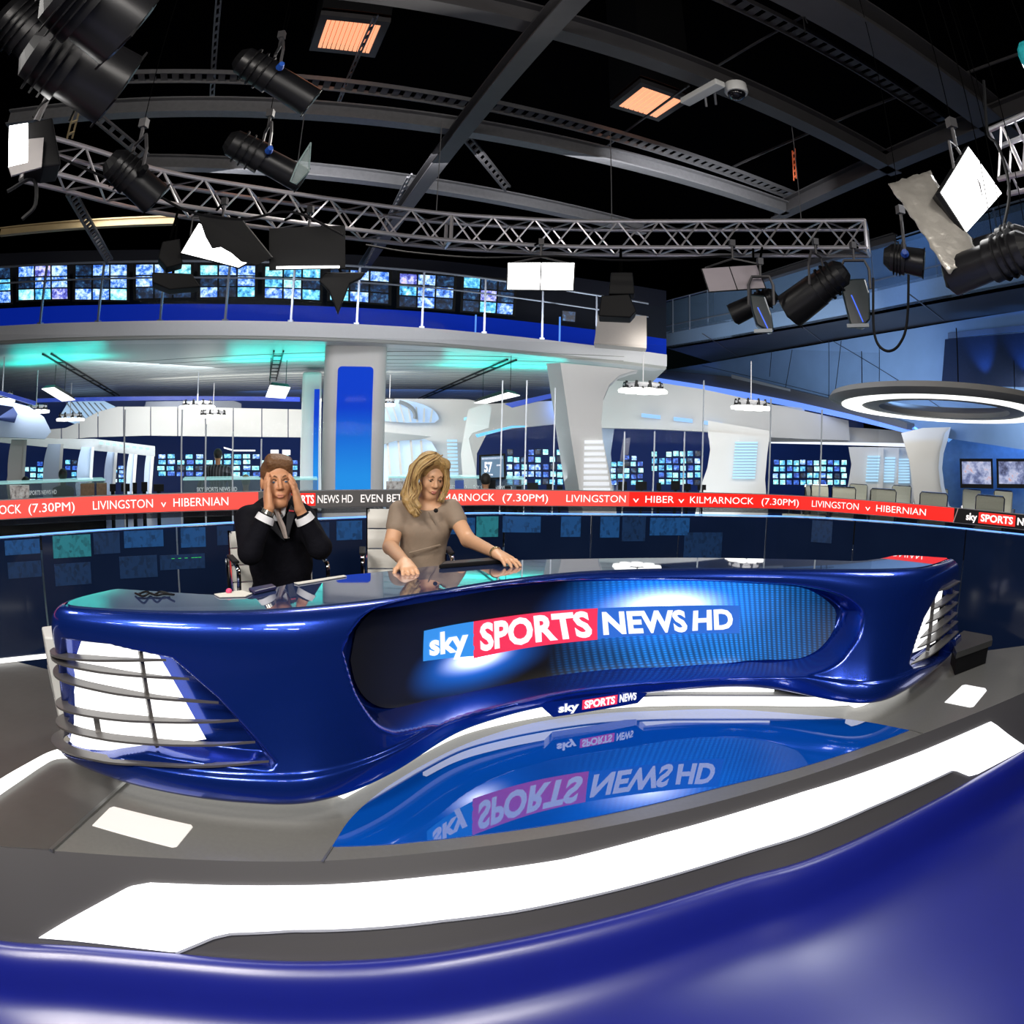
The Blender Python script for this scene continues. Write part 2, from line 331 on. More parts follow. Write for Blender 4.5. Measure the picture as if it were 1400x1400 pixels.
def Sat(u, z, off=0):       # point on the desk face at arc length u and height z
    k = float(np.interp(u, ARC, range(NU))); j = float(np.interp(z, PRZ[J0:], range(J0, NV))); k0, j0 = min(int(k), NU-2), min(int(j), NV-2); a, b = k-k0, j-j0
    p = (S[k0, j0]*(1-a)+S[k0+1, j0]*a)*(1-b)+(S[k0, j0+1]*(1-a)+S[k0+1, j0+1]*a)*b; n = Nn[k0, j0]*(1-a)+Nn[min(k0+1, NU-1), j0]*a
    return Vector(p + n*off)
def sdist(poly, U, Z):      # signed distance (inside positive) to polygon in (arc, z)
    P = np.array(poly); n = len(P); D = np.full(U.shape, 1e9); ins = np.zeros(U.shape, bool)
    for i in range(n):
        a, b = P[i], P[(i+1) % n]; e = b-a; w_ = np.stack([U-a[0], Z-a[1]], -1); t = np.clip((w_@e)/(e@e+1e-12), 0, 1); d = w_-t[..., None]*e
        D = np.minimum(D, np.hypot(d[..., 0], d[..., 1])); c = ((a[1] <= Z) != (b[1] <= Z)) & (U < (b[0]-a[0])*(Z-a[1])/(b[1]-a[1]+1e-12)+a[0]); ins ^= c
    return np.where(ins, D, -D)
rec_px = [(471, 891), (480, 860), (510, 832), (560, 815), (611, 807), (700, 797), (807, 791), (950, 791), (1040, 795), (1100, 800), (1150, 813), (1176, 832), (1180, 850), (1176, 870), (1164, 890), (1145, 908), (1110, 923), (1061, 928), (950, 932), (860, 938), (771, 950), (700, 964), (629, 984), (560, 1003), (535, 1002), (512, 990), (490, 955), (475, 920)]
rec = [face_uvm(x, y) for x, y in rec_px]
rec = [tuple(p) for p in cr(rec+[rec[0]], 5)[:-1]]
lou_px = [(84, 872), (150, 880), (235, 899), (300, 955), (378, 1042), (372, 1054), (300, 1046), (200, 1030), (99, 1012)]
lou = [face_uvm(x, y, kmin=30) for x, y in lou_px]
lor_px = [(1303, 800), (1285, 806), (1264, 843), (1252, 879), (1244, 908), (1252, 915), (1300, 893)]
lor = [face_uvm(x, y, kmin=380) for x, y in lor_px]
U = np.repeat(ARC[:, None], NV, 1); Zz = S[:, :, 2]
def ss(x, w): t = np.clip(x/w, 0, 1); return t*t*(3-2*t)
dR = sdist(rec, U, Zz); dL = np.maximum(sdist(lou, U, Zz), sdist(lor, U, Zz))
# refine grid in v so the recess edges are crisp
S2 = S.copy(); S2 -= Nn*(ss(dR, .04)*.185)[..., None]; S2 -= Nn*(ss(dL, .02)*.10)[..., None]
desk = thing('news_desk', 'curved royal blue lacquered news desk with a glossy top and built-in screen', 'desk', Bc[NU//2])
mb = MB(); mb.grid([[Vector(p) for p in r] for r in S2]); shell = obj('front_shell', mb, BLUE_LACQ, desk, smooth=70)
# top plate
back_px = [(155, 806), (230, 811), (300, 815), (336, 814), (404, 798), (450, 790), (521, 783), (604, 774), (682, 768), (800, 765), (950, 763.6), (1100, 766), (1171, 768), (1207, 764), (1232, 760), (1300, 764)]
BK = smooth_path([Vector(p) for p in cr([at(x, y, DZ) for x, y in back_px], 12)], 4)
inset = [Tc[k]-nrm(Tc, k)*.012 for k in range(0, NU, 3)]
mb = MB(); mb.prism([Vector((p.x, p.y, DZ-.004)) for p in inset[1:-1]+BK[::-1][1:-1]], (0, 0, .008)); obj('desk_top', mb, TOP_GLASS, desk)
mb = MB(); mb.prism([Vector((p.x, p.y, DZ-.03)) for p in [Tc[k] for k in range(0, NU, 3)]+BK[::-1]], (0, 0, .0265)); obj('top_rim', mb, BLUE_LACQ, desk)
mb = MB(); mb.grid([[Vector((p.x, p.y, DZ-.01)), Vector((p.x*.99, p.y*.99, .1))] for p in BK]); obj('back_shell', mb, BLACK_G, desk)
# LED screen following the recess floor
def offpoly(poly, d):
    P = np.array(poly); c = P.mean(0); out = []
    for i in range(len(P)):
        t = P[(i+1) % len(P)]-P[i-1]; t /= np.linalg.norm(t)+1e-9; n = np.array((-t[1], t[0])); n = n if n@(c-P[i]) > 0 else -n; out.append(P[i]+n*d)
    return out
scr_px = [(478, 905), (486, 862), (515, 834), (560, 818), (611, 810), (700, 800), (807, 794), (950, 794), (1040, 798), (1095, 803), (1122, 815), (1140, 832), (1143, 848), (1138, 864), (1129, 879), (1110, 893), (1079, 901), (1000, 906), (950, 911), (880, 914), (807, 921), (740, 929), (664, 943), (600, 957), (539, 968), (510, 962), (488, 938)]
SOFF = -.165
scr = [face_uvm(x, y, off=SOFF) for x, y in scr_px]; scr = [tuple(p) for p in cr(scr+[scr[0]], 4)[:-1]]
us = [p[0] for p in scr]; u0, u1 = min(us), max(us)
def span(poly, u):
    zs = []
    for i in range(len(poly)):
        a, b = poly[i], poly[(i+1) % len(poly)]
        if (a[0] <= u) != (b[0] <= u): zs.append(a[1]+(b[1]-a[1])*(u-a[0])/(b[0]-a[0]))
    return (min(zs), max(zs)) if len(zs) > 1 else None
G = []; UVs = []
for k in range(141):
    u = u0+(u1-u0)*(.002+.996*k/140); s_ = span(scr, u)
    if not s_: continue
    G.append([Sat(u, s_[0]+(s_[1]-s_[0])*j/16, SOFF) for j in range(17)]); UVs += [((u-u0), s_[0]+(s_[1]-s_[0])*j/16) for j in range(17)]
mb = MB(); mb.grid(G)
def screen_mat():
    m = bpy.data.materials.new('desk_led_video'); m.use_nodes = True; nt = m.node_tree; N = nt.nodes; L = nt.links; b = N['Principled BSDF']
    b.inputs['Base Color'].default_value = (.012, .011, .010, 1); b.inputs['Roughness'].default_value = .45
    at_ = N.new('ShaderNodeAttribute'); at_.attribute_name = 'suv'; sp = N.new('ShaderNodeSeparateXYZ'); L.new(at_.outputs['Vector'], sp.inputs[0])
    def M(op, a, b_=None, c=None):
        n = N.new('ShaderNodeMath'); n.operation = op
        for i, x in enumerate((a, b_, c)):
            if x is None: continue
            if isinstance(x, (int, float)): n.inputs[i].default_value = x
            else: L.new(x, n.inputs[i])
        return n.outputs[0]
    u, z = sp.outputs[0], sp.outputs[1]
    def blob(cu, cz, ru, rz, pw=1.0, amp=1.0):
        a = M('DIVIDE', M('SUBTRACT', u, cu), ru); c = M('DIVIDE', M('SUBTRACT', z, cz), rz); d = M('SQRT', M('ADD', M('MULTIPLY', a, a), M('MULTIPLY', c, c)))
        return M('MULTIPLY', M('POWER', M('MAXIMUM', M('SUBTRACT', 1.0, d), 0), pw), amp)
    c1 = face_uvm(655, 899, off=SOFF); c2 = face_uvm(910, 828, off=SOFF); c3 = face_uvm(1000, 850, off=SOFF); c4 = face_uvm(880, 880, off=SOFF)
    field = M('MULTIPLY', M('SMOOTHSTEP', face_uvm(770, 850)[0]-u0, face_uvm(960, 850)[0]-u0, u) if False else M('MULTIPLY', M('MINIMUM', M('MAXIMUM', M('DIVIDE', M('SUBTRACT', u, face_uvm(760, 850, off=SOFF)[0]-u0), .45), 0), 1), M('MINIMUM', M('MAXIMUM', M('DIVIDE', M('SUBTRACT', u1-u0+.1, u), .55), .25), 1)), .8)
    dots = M('POWER', M('ABSOLUTE', M('SINE', M('ADD', M('MULTIPLY', u, 110), M('MULTIPLY', z, 25)))), 2.0)
    rows = M('ABSOLUTE', M('SINE', M('MULTIPLY', z, 260)))
    tex = M('ADD', .25, M('MULTIPLY', M('MULTIPLY', dots, rows), .9))
    nz = N.new('ShaderNodeTexNoise'); nz.inputs['Scale'].default_value = 3.0; L.new(at_.outputs['Vector'], nz.inputs['Vector'])
    field = M('MULTIPLY', M('MULTIPLY', field, tex), M('ADD', .4, M('MULTIPLY', nz.outputs[0], 2.2)))
    g1 = blob(c1[0]-u0, c1[1]-.01, .36, .17, 1.6, 2.0); g2 = blob(c2[0]-u0, c2[1], .62, .27, 1.7, 2.4); h1 = blob(c1[0]-u0, c1[1], .22, .09, 2.6, 4.5); h2 = blob(c2[0]-u0, c2[1], .38, .13, 2.6, 4)
    blue = M('ADD', M('ADD', g1, g2), field); hot = M('ADD', h1, h2)
    cb = N.new('ShaderNodeCombineXYZ'); L.new(M('ADD', M('MULTIPLY', blue, .012), hot), cb.inputs[0]); L.new(M('ADD', M('ADD', M('MULTIPLY', field, .22), M('MULTIPLY', M('ADD', g1, g2), .16)), hot), cb.inputs[1]); L.new(M('ADD', M('MULTIPLY', blue, .78), hot), cb.inputs[2])
    L.new(cb.outputs[0], b.inputs['Emission Color']); b.inputs['Emission Strength'].default_value = 1.0; return m
sc_o = obj('led_screen', mb, screen_mat(), desk, smooth=80)
ca = sc_o.data.attributes.new('suv', 'FLOAT_VECTOR', 'POINT'); ca.data.foreach_set('vector', [c for p in UVs for c in (p[0], p[1], 0)])
# caption bar and lettering on the screen (flat graphics of the video image, laid on its surface)
def quadmap(c, off):         # c: four pixel corners tl,tr,br,bl -> mapping of (x,y) in 0..1
    A = [np.array(face_uvm(*p, off=SOFF)) for p in c]
    return lambda x, y: Sat(*((A[3]*(1-x)+A[2]*x)*(1-y)+(A[0]*(1-x)+A[1]*x)*y), off)
def patch(fn, x0, x1, y0=0, y1=1, n=24, m=3):
    mb = MB(); mb.grid([[fn(x0+(x1-x0)*i/n, y0+(y1-y0)*j/m) for j in range(m+1)] for i in range(n+1)]); return mb
SKYB = glow('caption_sky_blue', (.04, .28, .78), .9); RED = glow('caption_red', (.85, .035, .09), .95); NAVY = glow('caption_navy', (.02, .06, .42), .85); LETTER = glow('caption_letter_white', (.93, .95, 1), 1.0)
q1 = quadmap([(578, 862), (648, 850), (648, 905), (578, 911)], SOFF+.003); obj('caption_bar', patch(q1, 0, 1, .15, 1), SKYB, sc_o)
q2 = quadmap([(648, 850), (814, 831), (816, 874), (648, 900)], SOFF+.003); obj('caption_bar', patch(q2, 0, 1), RED, sc_o)
q3 = quadmap([(816, 831), (1010, 828), (1010, 866), (817, 873)], SOFF+.003); obj('caption_bar', patch(q3, 0, 1), mat('caption_blue_bar', (.02, .05, .2), .4, emit=(.03, .17, .72), es=.8), sc_o)
def tmap(c, s, bold=.03, off=0):
    mb = MB(); fn = quadmap(c, SOFF+.006); text_on(mb, s, fn, bold); obj('caption_word', mb, LETTER, sc_o)
tmap([(586, 868), (640, 858), (640, 888), (586, 895)], 'sky', .04); tmap([(655, 854), (806, 837), (808, 868), (655, 888)], 'SPORTS', .04); tmap([(822, 838), (938, 835), (938, 862), (822, 866)], 'NEWS', .04); tmap([(946, 835), (1002, 833), (1002, 859), (946, 861)], 'HD', .04)
# fins, grille bars and lamp panels at both ends
def fin(k0, k1, z0, z1, out, inn, taper=1, th=.004):
    P = []; n = 40
    for i in range(n+1):
        t = i/n; k = int(k0+(k1-k0)*t); z = z0+(z1-z0)*t; u = ARC[k]; tp = min(1, (1-t)*3.2+.02) if taper else 1
        a = Sat(u, z, out*tp); b = Sat(u, z, -inn*tp); P.append([a+Vector((0, 0, th)), a-Vector((0, 0, th)), b-Vector((0, 0, th)), b+Vector((0, 0, th))])
    mb = MB(); return mb.rings(P)
for (lx, ly), (rx, ry) in zip([(80, 881), (82, 903), (86, 925), (90, 947), (94, 969), (98, 991)], [(227, 902), (259, 929), (298, 961), (325, 985), (350, 1014), (368, 1042)]):
    a, za = face_uvm(lx+12, ly, kmin=35, kmax=200), 0
    b = face_kv(rx, ry); k0 = 8; z0 = face_uvm(lx+18, ly+4)[1]; z1 = S[b[0], b[1], 2]
    obj('fin', fin(k0, b[0], z0, z1, .022, .03), DARK_FIN, desk, smooth=True)
def lamp(px, off, n=20):
    A = [np.array(face_uvm(*p)) for p in px]; mb = MB(); P = []
    mb.grid([[Sat(*((A[3]*(1-x)+A[2]*x)*(1-y)+(A[0]*(1-x)+A[1]*x)*y), off) for y in (0, .25, .5, .75, 1)] for x in [i/n for i in range(n+1)]]); return mb
obj('louvre_light', lamp([(104, 874), (207, 893), (279, 1019), (120, 1000)], -.055), mat('louvre_glow', (.8, .8, .8), .3, emit=(1, 1, .98), es=1.5), desk)
for a, b in (((112, 874), (131, 1006)), ((187, 888), (212, 1025))):
    mb = MB(); A, B = face_uvm(*a), face_uvm(*b); mb.beam(Sat(*A, -.025), Sat(*B, -.025), .022, .012); obj('grille_bar', mb, DARK_FIN, desk)
for (lx, ly), (rx, ry) in zip([(1284, 808), (1273, 834), (1266, 853), (1258, 872), (1254, 886), (1246, 908)], [(1303, 798), (1303, 812), (1302, 826), (1300, 842), (1299, 855), (1296, 872)]):
    a = face_kv(lx, ly, kmin=380); b = face_kv(rx, ry, kmin=380); obj('fin', fin(NU-4, a[0], S[b[0], b[1], 2], S[a[0], a[1], 2], .022, .03), DARK_FIN, desk, smooth=True)
obj('louvre_light', lamp([(1285, 808), (1302, 802), (1297, 876), (1255, 897)], -.06), MATS['louvre_glow'], desk)
mb = MB(); mb.beam(Sat(*face_uvm(1281, 812, kmin=380), -.02), Sat(*face_uvm(1272, 890, kmin=380), -.02), .02, .012); obj('grille_bar', mb, DARK_FIN, desk)
# glowing plinth under the desk in two tiers, floor-standing
Fpx = [(470, 1092), (532, 1057), (580, 1030), (629, 1006), (680, 992), (736, 981), (790, 973), (843, 968), (900, 965.5), (950, 965), (1043, 965), (1110, 966), (1164, 964), (1200, 957)]
FC = smooth_path([Vector(p) for p in cr([at(x, y, .012) for x, y in Fpx], 10)], 10)
def wall_strip(P, z0, z1, off, mb=None):
    mb = mb or MB(); R_ = []
    for k, p in enumerate(P):
        n = nrm(P, k); q = p+n*off; r_ = p-n*.05; R_.append([Vector((q.x, q.y, z0)), Vector((q.x, q.y, z1)), Vector((r_.x, r_.y, z1)), Vector((r_.x, r_.y, z0))])
    return mb.rings(R_)
pl_glow = glow('plinth_glow', (1, 1, .97), 1.7)
obj('plinth_light', wall_strip(FC, .012, .065, 0), pl_glow, desk)
obj('plinth_light', wall_strip(FC[22:-28], .078, .135, -.03), pl_glow, desk)
obj('plinth_ledge', wall_strip(FC, .066, .074, .006), mat('ledge_grey', (.3, .3, .3), .4, noise=.05), desk)
# under-desk base carrying the shell, with light spilling on the floor
mb = MB(); mb.prism([Vector((p.x, p.y+.35 if abs(p.x) < 2 else p.y+.25, .0)) for p in [Bc[k] for k in range(60, NU-30, 8)]] + [Vector((1.9, 4.0, 0)), Vector((0, 3.75, 0)), Vector((-1.2, 2.9, 0))], (0, 0, .13)); obj('desk_base', mb, BLACK, desk)
G2 = wall_strip([Bc[k]-nrm(Bc, k)*.16 for k in range(70, 235, 4)], .02, .09, 0); obj('under_glow', G2, glow('under_desk_glow', (1, .98, .92), 1.6), desk)
G2 = wall_strip([Bc[k]-nrm(Bc, k)*.14 for k in range(395, 455, 4)], .02, .09, 0); obj('under_glow', G2, MATS['under_desk_glow'], desk)
# name plaque in the middle of the plinth
def plq(c):
    A = [at(*c[0], 0), at(*c[1], 0)]
    return A
pk0 = face_kv(763, 960); 
def pl_map(x, y, off=.0):
    # plaque runs along the floor contact curve between two pixels, leaning with the shell bottom
    t = x; a = at(738, 968, .10); b = at(892, 944, .10); m_ = at(815, 957, .10); p = a*(1-t)*(1-t) + (m_*2-(a+b)/2)*2*t*(1-t) + b*t*t
    d = Vector((p.x, p.y, 0)).normalized(); return Vector((p.x-d.x*(.04+off), p.y-d.y*(.04+off), .062+y*.075))
P = [pl_map(x, y) for x, y in [(0, .9), (.1, .05), (.9, .05), (1, .9)]]
mb = MB(); G = []
for i in range(17):
    x = i/16; lo_ = .9*max(0, 1-x/.12) if x < .12 else (.9*max(0, (x-.88)/.12) if x > .88 else 0); G.append([pl_map(x, lo_), pl_map(x, 1), pl_map(x, 1, -.1), pl_map(x, lo_, -.1)])
mb.rings(G); obj('name_plaque', mb, BLUE_LACQ, desk)
mb = MB(); mb.grid([[pl_map(.38+.31*i/8, .22+.62*j, .003) for j in (0, 1)] for i in range(9)]); obj('plaque_red_box', mb, RED, desk)
for s_, f_ in (('sky', lambda a, b: pl_map(.17+.18*a, .28+.5*b, .005)), ('SPORTS', lambda a, b: pl_map(.40+.27*a, .30+.48*b, .006)), ('NEWS', lambda a, b: pl_map(.71+.15*a, .32+.5*b, .006))): mb = MB(); text_on(mb, s_, f_, .04); obj('plaque_word', mb, LETTER, desk)
# white equipment box behind the left end
bx = thing('equipment_box', 'white metal equipment box on the floor behind the left desk end', 'box', at(85, 1000, 0))
a, b, c = at(75, 1003, 0), at(105, 1020, 0), at(60, 975, 0)
mb = MB(); R_ = math.atan2((b-a).y, (b-a).x); P = [a, a+(b-a)*2.2, a+(b-a)*2.2+Vector((-.12, .4, 0)), a+Vector((-.12, .38, 0))]
P = [at(84, 994, .07), at(145, 1000, .07), at(155, 960, .07), at(78, 974, .07)]
P = [Vector((p.x, p.y, .07)) for p in P]; mb.prism(P, (-.02, 0, .40)); obj('casing', mb, WHITE_P, bx, bevel=.008)
mb = MB(); mb.prism([Vector((p.x, p.y, 0)) for p in P], (0, 0, .07)); obj('plinth', mb, mat('box_plinth', (.45, .43, .38), .5, noise=.1), bx)
mb = MB()
for i in range(9):
    q = P[0].lerp(P[3], .1+.08*i); mb.beam(q+Vector((-.004, -.004, .13)), q+Vector((-.012, -.004, .24)), .004, .004)
obj('vent', mb, mat('vent_grey', (.3, .3, .3), .5, noise=.1), bx)

# ================================================================ LED TICKER WALL
k_ = 1.121
Wpts = [(-4.6, .6), (-4.1, 1.7), (-2.96, 3.09), (-1.76, 4.02), (-.30, 4.76), (.20, 4.86), (1.97, 5.19), (2.75, 4.9), (3.33, 4.39), (4.1, 3.5), (4.9, 2.2)]
WP = smooth_path([Vector((p[0], p[1], 0)) for p in cr([Vector((a, b, 0)) for a, b in Wpts], 24)], 30)
WA = [0]
for a, b in zip(WP, WP[1:]): WA.append(WA[-1]+(b-a).length)
Wpx = proj([(p.x, p.y, .89) for p in WP])
sel = [i for i in range(len(WP)) if WP[i].y > .7 and -500 < Wpx[i, 0] < 1800]
sx = lambda px: float(np.interp(px, [Wpx[i, 0] for i in sel], [WA[i] for i in sel]))
def Wat(s, z, off=0):        # off > 0: towards the room
    p = Vector([np.interp(s, WA, [q[k] for q in WP]) for k in range(3)]); k = int(np.clip(np.searchsorted(WA, s), 2, len(WP)-3)); t = (WP[k+2]-WP[k-2]).normalized(); n = Vector((t.y, -t.x, 0)); return Vector((p.x+n.x*off, p.y+n.y*off, z))
TZ0, TZ1 = .840, .945
def wbox(s0, s1, z0, z1, off, th, n=None, zf=None):
    n = n or max(2, int((s1-s0)/.08)); mb = MB(); P = []
    for i in range(n+1):
        s = s0+(s1-s0)*i/n; dz = zf(s) if zf else 0; P.append([Wat(s, z0+dz, off), Wat(s, z1+dz, off), Wat(s, z1+dz, off-th), Wat(s, z0+dz, off-th)])
    return mb.rings(P)
tk = thing('ticker_display', 'long curved LED ticker band with scrolling red football fixtures', 'LED ticker', Wat(sx(700), .84))
obj('ticker_housing', wbox(.1, WA[-1]-.1, TZ0-.006, TZ1+.004, -.004, .05), mat('ticker_frame', (.25, .24, .25), .4, metal=.4, noise=.1), tk)
TRED = glow('ticker_red', (.92, .07, .055), 1.0); TRED2 = glow('ticker_red_vivid', (.95, .015, .01), 1.0); TGREY = mat('ticker_grey', (.05, .05, .05), .4, emit=(.055, .05, .048), es=1, noise=.1); TBLK = mat('ticker_black', (.01, .01, .012), .3, noise=.1); TWH = glow('ticker_letter', (1, .93, .9), 1.0)
sA, sB, sC, sD = sx(353), sx(600), sx(1304), sx(860)
obj('ticker_segment', wbox(.12, sA, TZ0, TZ1, .002, .006), TRED, tk); obj('ticker_segment', wbox(sA, sB, TZ0, TZ1, .002, .006), TGREY, tk); obj('ticker_segment', wbox(sB, sD, TZ0, TZ1, .002, .006), TRED, tk); obj('ticker_segment', wbox(sD, sC, TZ0, TZ1, .002, .006), TRED2, tk); obj('ticker_segment', wbox(sC, WA[-1]-.12, TZ0, TZ1, .002, .006), TBLK, tk)
def wtext(_, s, x0, x1, z0=.868, z1=.920, off=.006, bold=.0):
    mb = MB(); a, b = sx(x0), sx(x1); text_on(mb, s, lambda x, y: Wat(a+(b-a)*x, z0+(z1-z0)*y, off), bold); obj('ticker_word', mb, TWH, tk)
for s, a, b in [('NOCK', -12, 29), ('(7.30PM)', 39, 102), ('LIVINGSTON', 127, 209), ('v', 220, 227), ('HIBERNIAN', 237, 312), ('NEWS HD', 434, 482), ('EVEN BETTER', 493, 572), ('KILMARNOCK', 586, 676), ('(7.30PM)', 687, 749), ('LIVINGSTON', 774, 855), ('v', 865, 873), ('HIBER', 882, 921), ('v', 927, 935), ('KILMARNOCK', 943, 1030), ('(7.30PM)', 1041, 1092), ('LIVINGSTON', 1110, 1174), ('v', 1183, 1190), ('HIBERNIAN', 1198, 1266)]:
    wtext(mb, s, a, b, z1=.912 if s == 'v' else .920)
wtext(mb, 'SPORTS', 392, 429, off=.009, bold=.03); wtext(mb, 'sky', 1321, 1336, bold=.03); wtext(mb, 'SPORTS', 1341, 1385, off=.009, bold=.03); wtext(mb, 'NEWS', 1391, 1425, bold=.03)
mb = wbox(sx(389), sx(431), TZ0+.012, TZ1-.012, .005, .003); obj('ticker_red_box', mb, TRED2, tk); obj('ticker_red_box', wbox(sx(1338), sx(1388), TZ0+.012, TZ1-.012, .005, .003), TRED2, tk)
mb = MB(); mb.beam(Wat(sC, TZ0-.005, .008), Wat(sC+.035, TZ1+.005, .008), .008, .008); obj('ticker_divider', mb, mat('divider_pink', (.6, .4, .4), .4, noise=.05), tk)
# tinted low wall under it: panels, blue light line, dim screens
zl = lambda s: float(np.interp(s, [0, sx(0), sx(640), sx(1040), sx(1300), WA[-1]], [.735, .735, .785, .778, .80, .81]))
bl = thing('blue_light_line', 'thin glowing blue light line running along the dark wall below the ticker', 'light strip', Wat(sx(700), .78)); obj('strip', wbox(.1, WA[-1]-.1, -.0045, .0045, .018, .014, zf=zl), glow('line_blue', (.14, .36, 1), 1.6), bl)
for x0, x1 in ((-50, 335), (1300, 1400)): pass
lw = thing('dark_screen_wall', 'curved low wall of glossy dark blue panels behind the presenters', 'wall panels', Wat(sx(700), 0))
PANEL = mat('dark_panel_gloss', (.006, .012, .03), .12, noise=.3, nscale=3, ior=1.5, emit=(.001, .004, .02), es=.5)
edges = [.05]+[sx(x) for x in (-150, 54, 241, 425, 560, 690, 810, 930, 1050, 1170, 1322)]+[WA[-1]-.05]
for a, b in zip(edges, edges[1:]):
    m_ = MB(); n = 8; P = []
    for i in range(n+1):
        s = a+.006+(b-a-.012)*i/n; zt = zl(s)-.012; P.append([Wat(s, -.55, 0), Wat(s, zt, 0), Wat(s, zt, -.03), Wat(s, -.55, -.03)])
    m_.rings(P); obj('panel', m_, PANEL, lw)
obj('upper_panel', wbox(.05, WA[-1]-.05, .80, TZ0-.008, -.01, .02), mat('smoked_glass', (.01, .012, .016), .08, alpha=.55, noise=.1), lw)
def dotted(name, col, s, sc=170):
    m = mat(name, (.005, .01, .02), .3, emit=col, es=s, nolight=True); nt = m.node_tree; N, L = nt.nodes, nt.links; b = N['Principled BSDF']
    tc = N.new('ShaderNodeTexCoord'); ma = N.new('ShaderNodeMapping'); ma.inputs['Scale'].default_value = (55, 55, 38); L.new(tc.outputs['Object'], ma.inputs[0])
    vo = N.new('ShaderNodeTexVoronoi'); vo.distance = 'CHEBYCHEV'; vo.inputs['Scale'].default_value = 1.0; L.new(ma.outputs[0], vo.inputs['Vector'])
    rp = N.new('ShaderNodeValToRGB'); rp.color_ramp.elements[0].color = (*[c*.35 for c in col], 1); rp.color_ramp.elements[1].color = (*col, 1); rp.color_ramp.interpolation = 'LINEAR'; rp.color_ramp.elements[1].position = .5
    L.new(vo.outputs['Color'], rp.inputs[0]); L.new(rp.outputs[0], b.inputs['Emission Color']); return m
dimA = dotted('dim_video_teal', (.02, .20, .24), .8); dimB = dotted('dim_video_blue', (.01, .07, .22), .8); dimC = dotted('dim_video_navy', (.006, .025, .08), .8)
for (x0, y0, x1, y1, m_) in [(4, 738, 52, 758, dimB), (70, 722, 122, 762, dimA), (126, 720, 162, 757, dimC), (168, 725, 222, 748, dimB), (246, 716, 280, 748, dimB), (216, 758, 278, 778, dimC), (296, 714, 318, 745, dimC), (460, 712, 495, 738, dimB), (432, 714, 450, 760, dimC), (605, 708, 650, 730, dimB), (652, 706, 682, 734, dimA), (688, 706, 740, 728, dimB), (768, 706, 795, 734, dimB), (822, 706, 848, 735, dimB), (852, 706, 884, 740, dimC), (890, 708, 944, 732, dimB), (938, 728, 990, 770, dimC), (1112, 712, 1140, 742, dimC), (160, 760, 212, 790, dimC), (6, 768, 52, 790, dimC), (70, 770, 120, 800, dimC), (500, 745, 555, 780, dimC)]:
    s0, s1 = sx(x0), sx(x1); ym = (y0+y1)/2; 
    def zz(x, y): 
        p = Wat(sx(x), 0); D = math.hypot(p.x, p.y); return atD(x, y, D).z
    z1_, z0_ = min(zz((x0+x1)/2, y0), zl((s0+s1)/2)-.02), zz((x0+x1)/2, y1)
    if z1_-z0_ > .02: obj('video_patch', wbox(s0, s1, z0_, z1_, .004, .003, n=3), m_, lw)
mb = MB(); text_on(mb, '- - - ---', lambda x, y: Wat(sx(232)+(sx(273)-sx(232))*x, .545+.012*y, .01), .02); obj('green_readout', mb, glow('green_led', (.05, .7, .1), 1), lw)
obj('skirting_light', wbox(.1, sx(62), -.012, .012, .02, .02), glow('skirt_white', (1, 1, .98), 1.6), lw)

for k, (px, zt2, lb) in enumerate((([(1300, 874), (1318, 862), (1356, 869), (1357, 875), (1308, 892)], .16, 'low dark bench beside the right end of the desk'), ([(1330, 918), (1352, 903), (1384, 909), (1386, 914), (1362, 926)], -.08, 'lower dark step to the right of the bench'))):
    P = [at(x, y, zt2) for x, y in px]; t = thing('stage_step', lb, 'step', (P[0].x, P[0].y, -.6)); mb = MB(); mb.prism([p-Vector((0, 0, .04)) for p in P], (0, 0, .04)); obj('tread', mb, mat('step_grey', (.05, .05, .05), .5, noise=.1), t)
    m_ = sum(P, Vector())/5; mb = MB(); mb.prism([Vector((m_.x+(p.x-m_.x)*.85, m_.y+(p.y-m_.y)*.85, -.6)) for p in P], (0, 0, zt2+.56)); obj('base', mb, BLACK, t)
# ================================================================ NEWSROOM BEYOND THE LOW WALL
NF = -.45      # newsroom floor level
def slab(px, D, th, mb=None, tilt=0):
    """upright slab whose outline is seen at these pixels, standing at distance D, facing the set, th deep"""
    cx = sum(p[0] for p in px)/len(px); cy = sum(p[1] for p in px)/len(px); c = atD(cx, cy, D); n = np.array((c.x, c.y, 0)); n /= np.linalg.norm(n)
    mb = mb or MB(); return mb.prism([atP(x, y, c, n) for x, y in px], Vector(n*th))
def onplane(px, p0, n, th, mb=None):
    n = np.array(n, float); mb = mb or MB(); return mb.prism([atP(x, y, p0, n) for x, y in px], Vector(n*th))
def arcpx(x0, y0, x1, y1, a0, a1, n=8):
    cx, cy, rx, ry = (x0+x1)/2, (y0+y1)/2, (x1-x0)/2, (y1-y0)/2
    return [(cx+rx*math.cos(math.radians(a0+(a1-a0)*k/n)), cy-ry*math.sin(math.radians(a0+(a1-a0)*k/n))) for k in range(n+1)]
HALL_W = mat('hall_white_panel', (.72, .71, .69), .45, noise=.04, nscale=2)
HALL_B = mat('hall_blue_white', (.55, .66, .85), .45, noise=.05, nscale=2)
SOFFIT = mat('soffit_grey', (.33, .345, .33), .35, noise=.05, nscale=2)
NAVYW = mat('hall_navy_wall', (.010, .028, .11), .5, noise=.3, nscale=1.5, emit=(.002, .007, .04), es=1)  # faint emission stands in for blue light on the wall
BLUE_STRIP = glow('cove_blue', (.10, .22, .95), .9)
SKY_G = glow('skylight_blue', (.45, .68, .95), .75)
RAIL = mat('rail_steel', (.55, .62, .75), .25, metal=.7, noise=.05)
GLASS = mat('clear_glass', (.01, .02, .02), .05, spec=.1, alpha=.06, noise=.02)
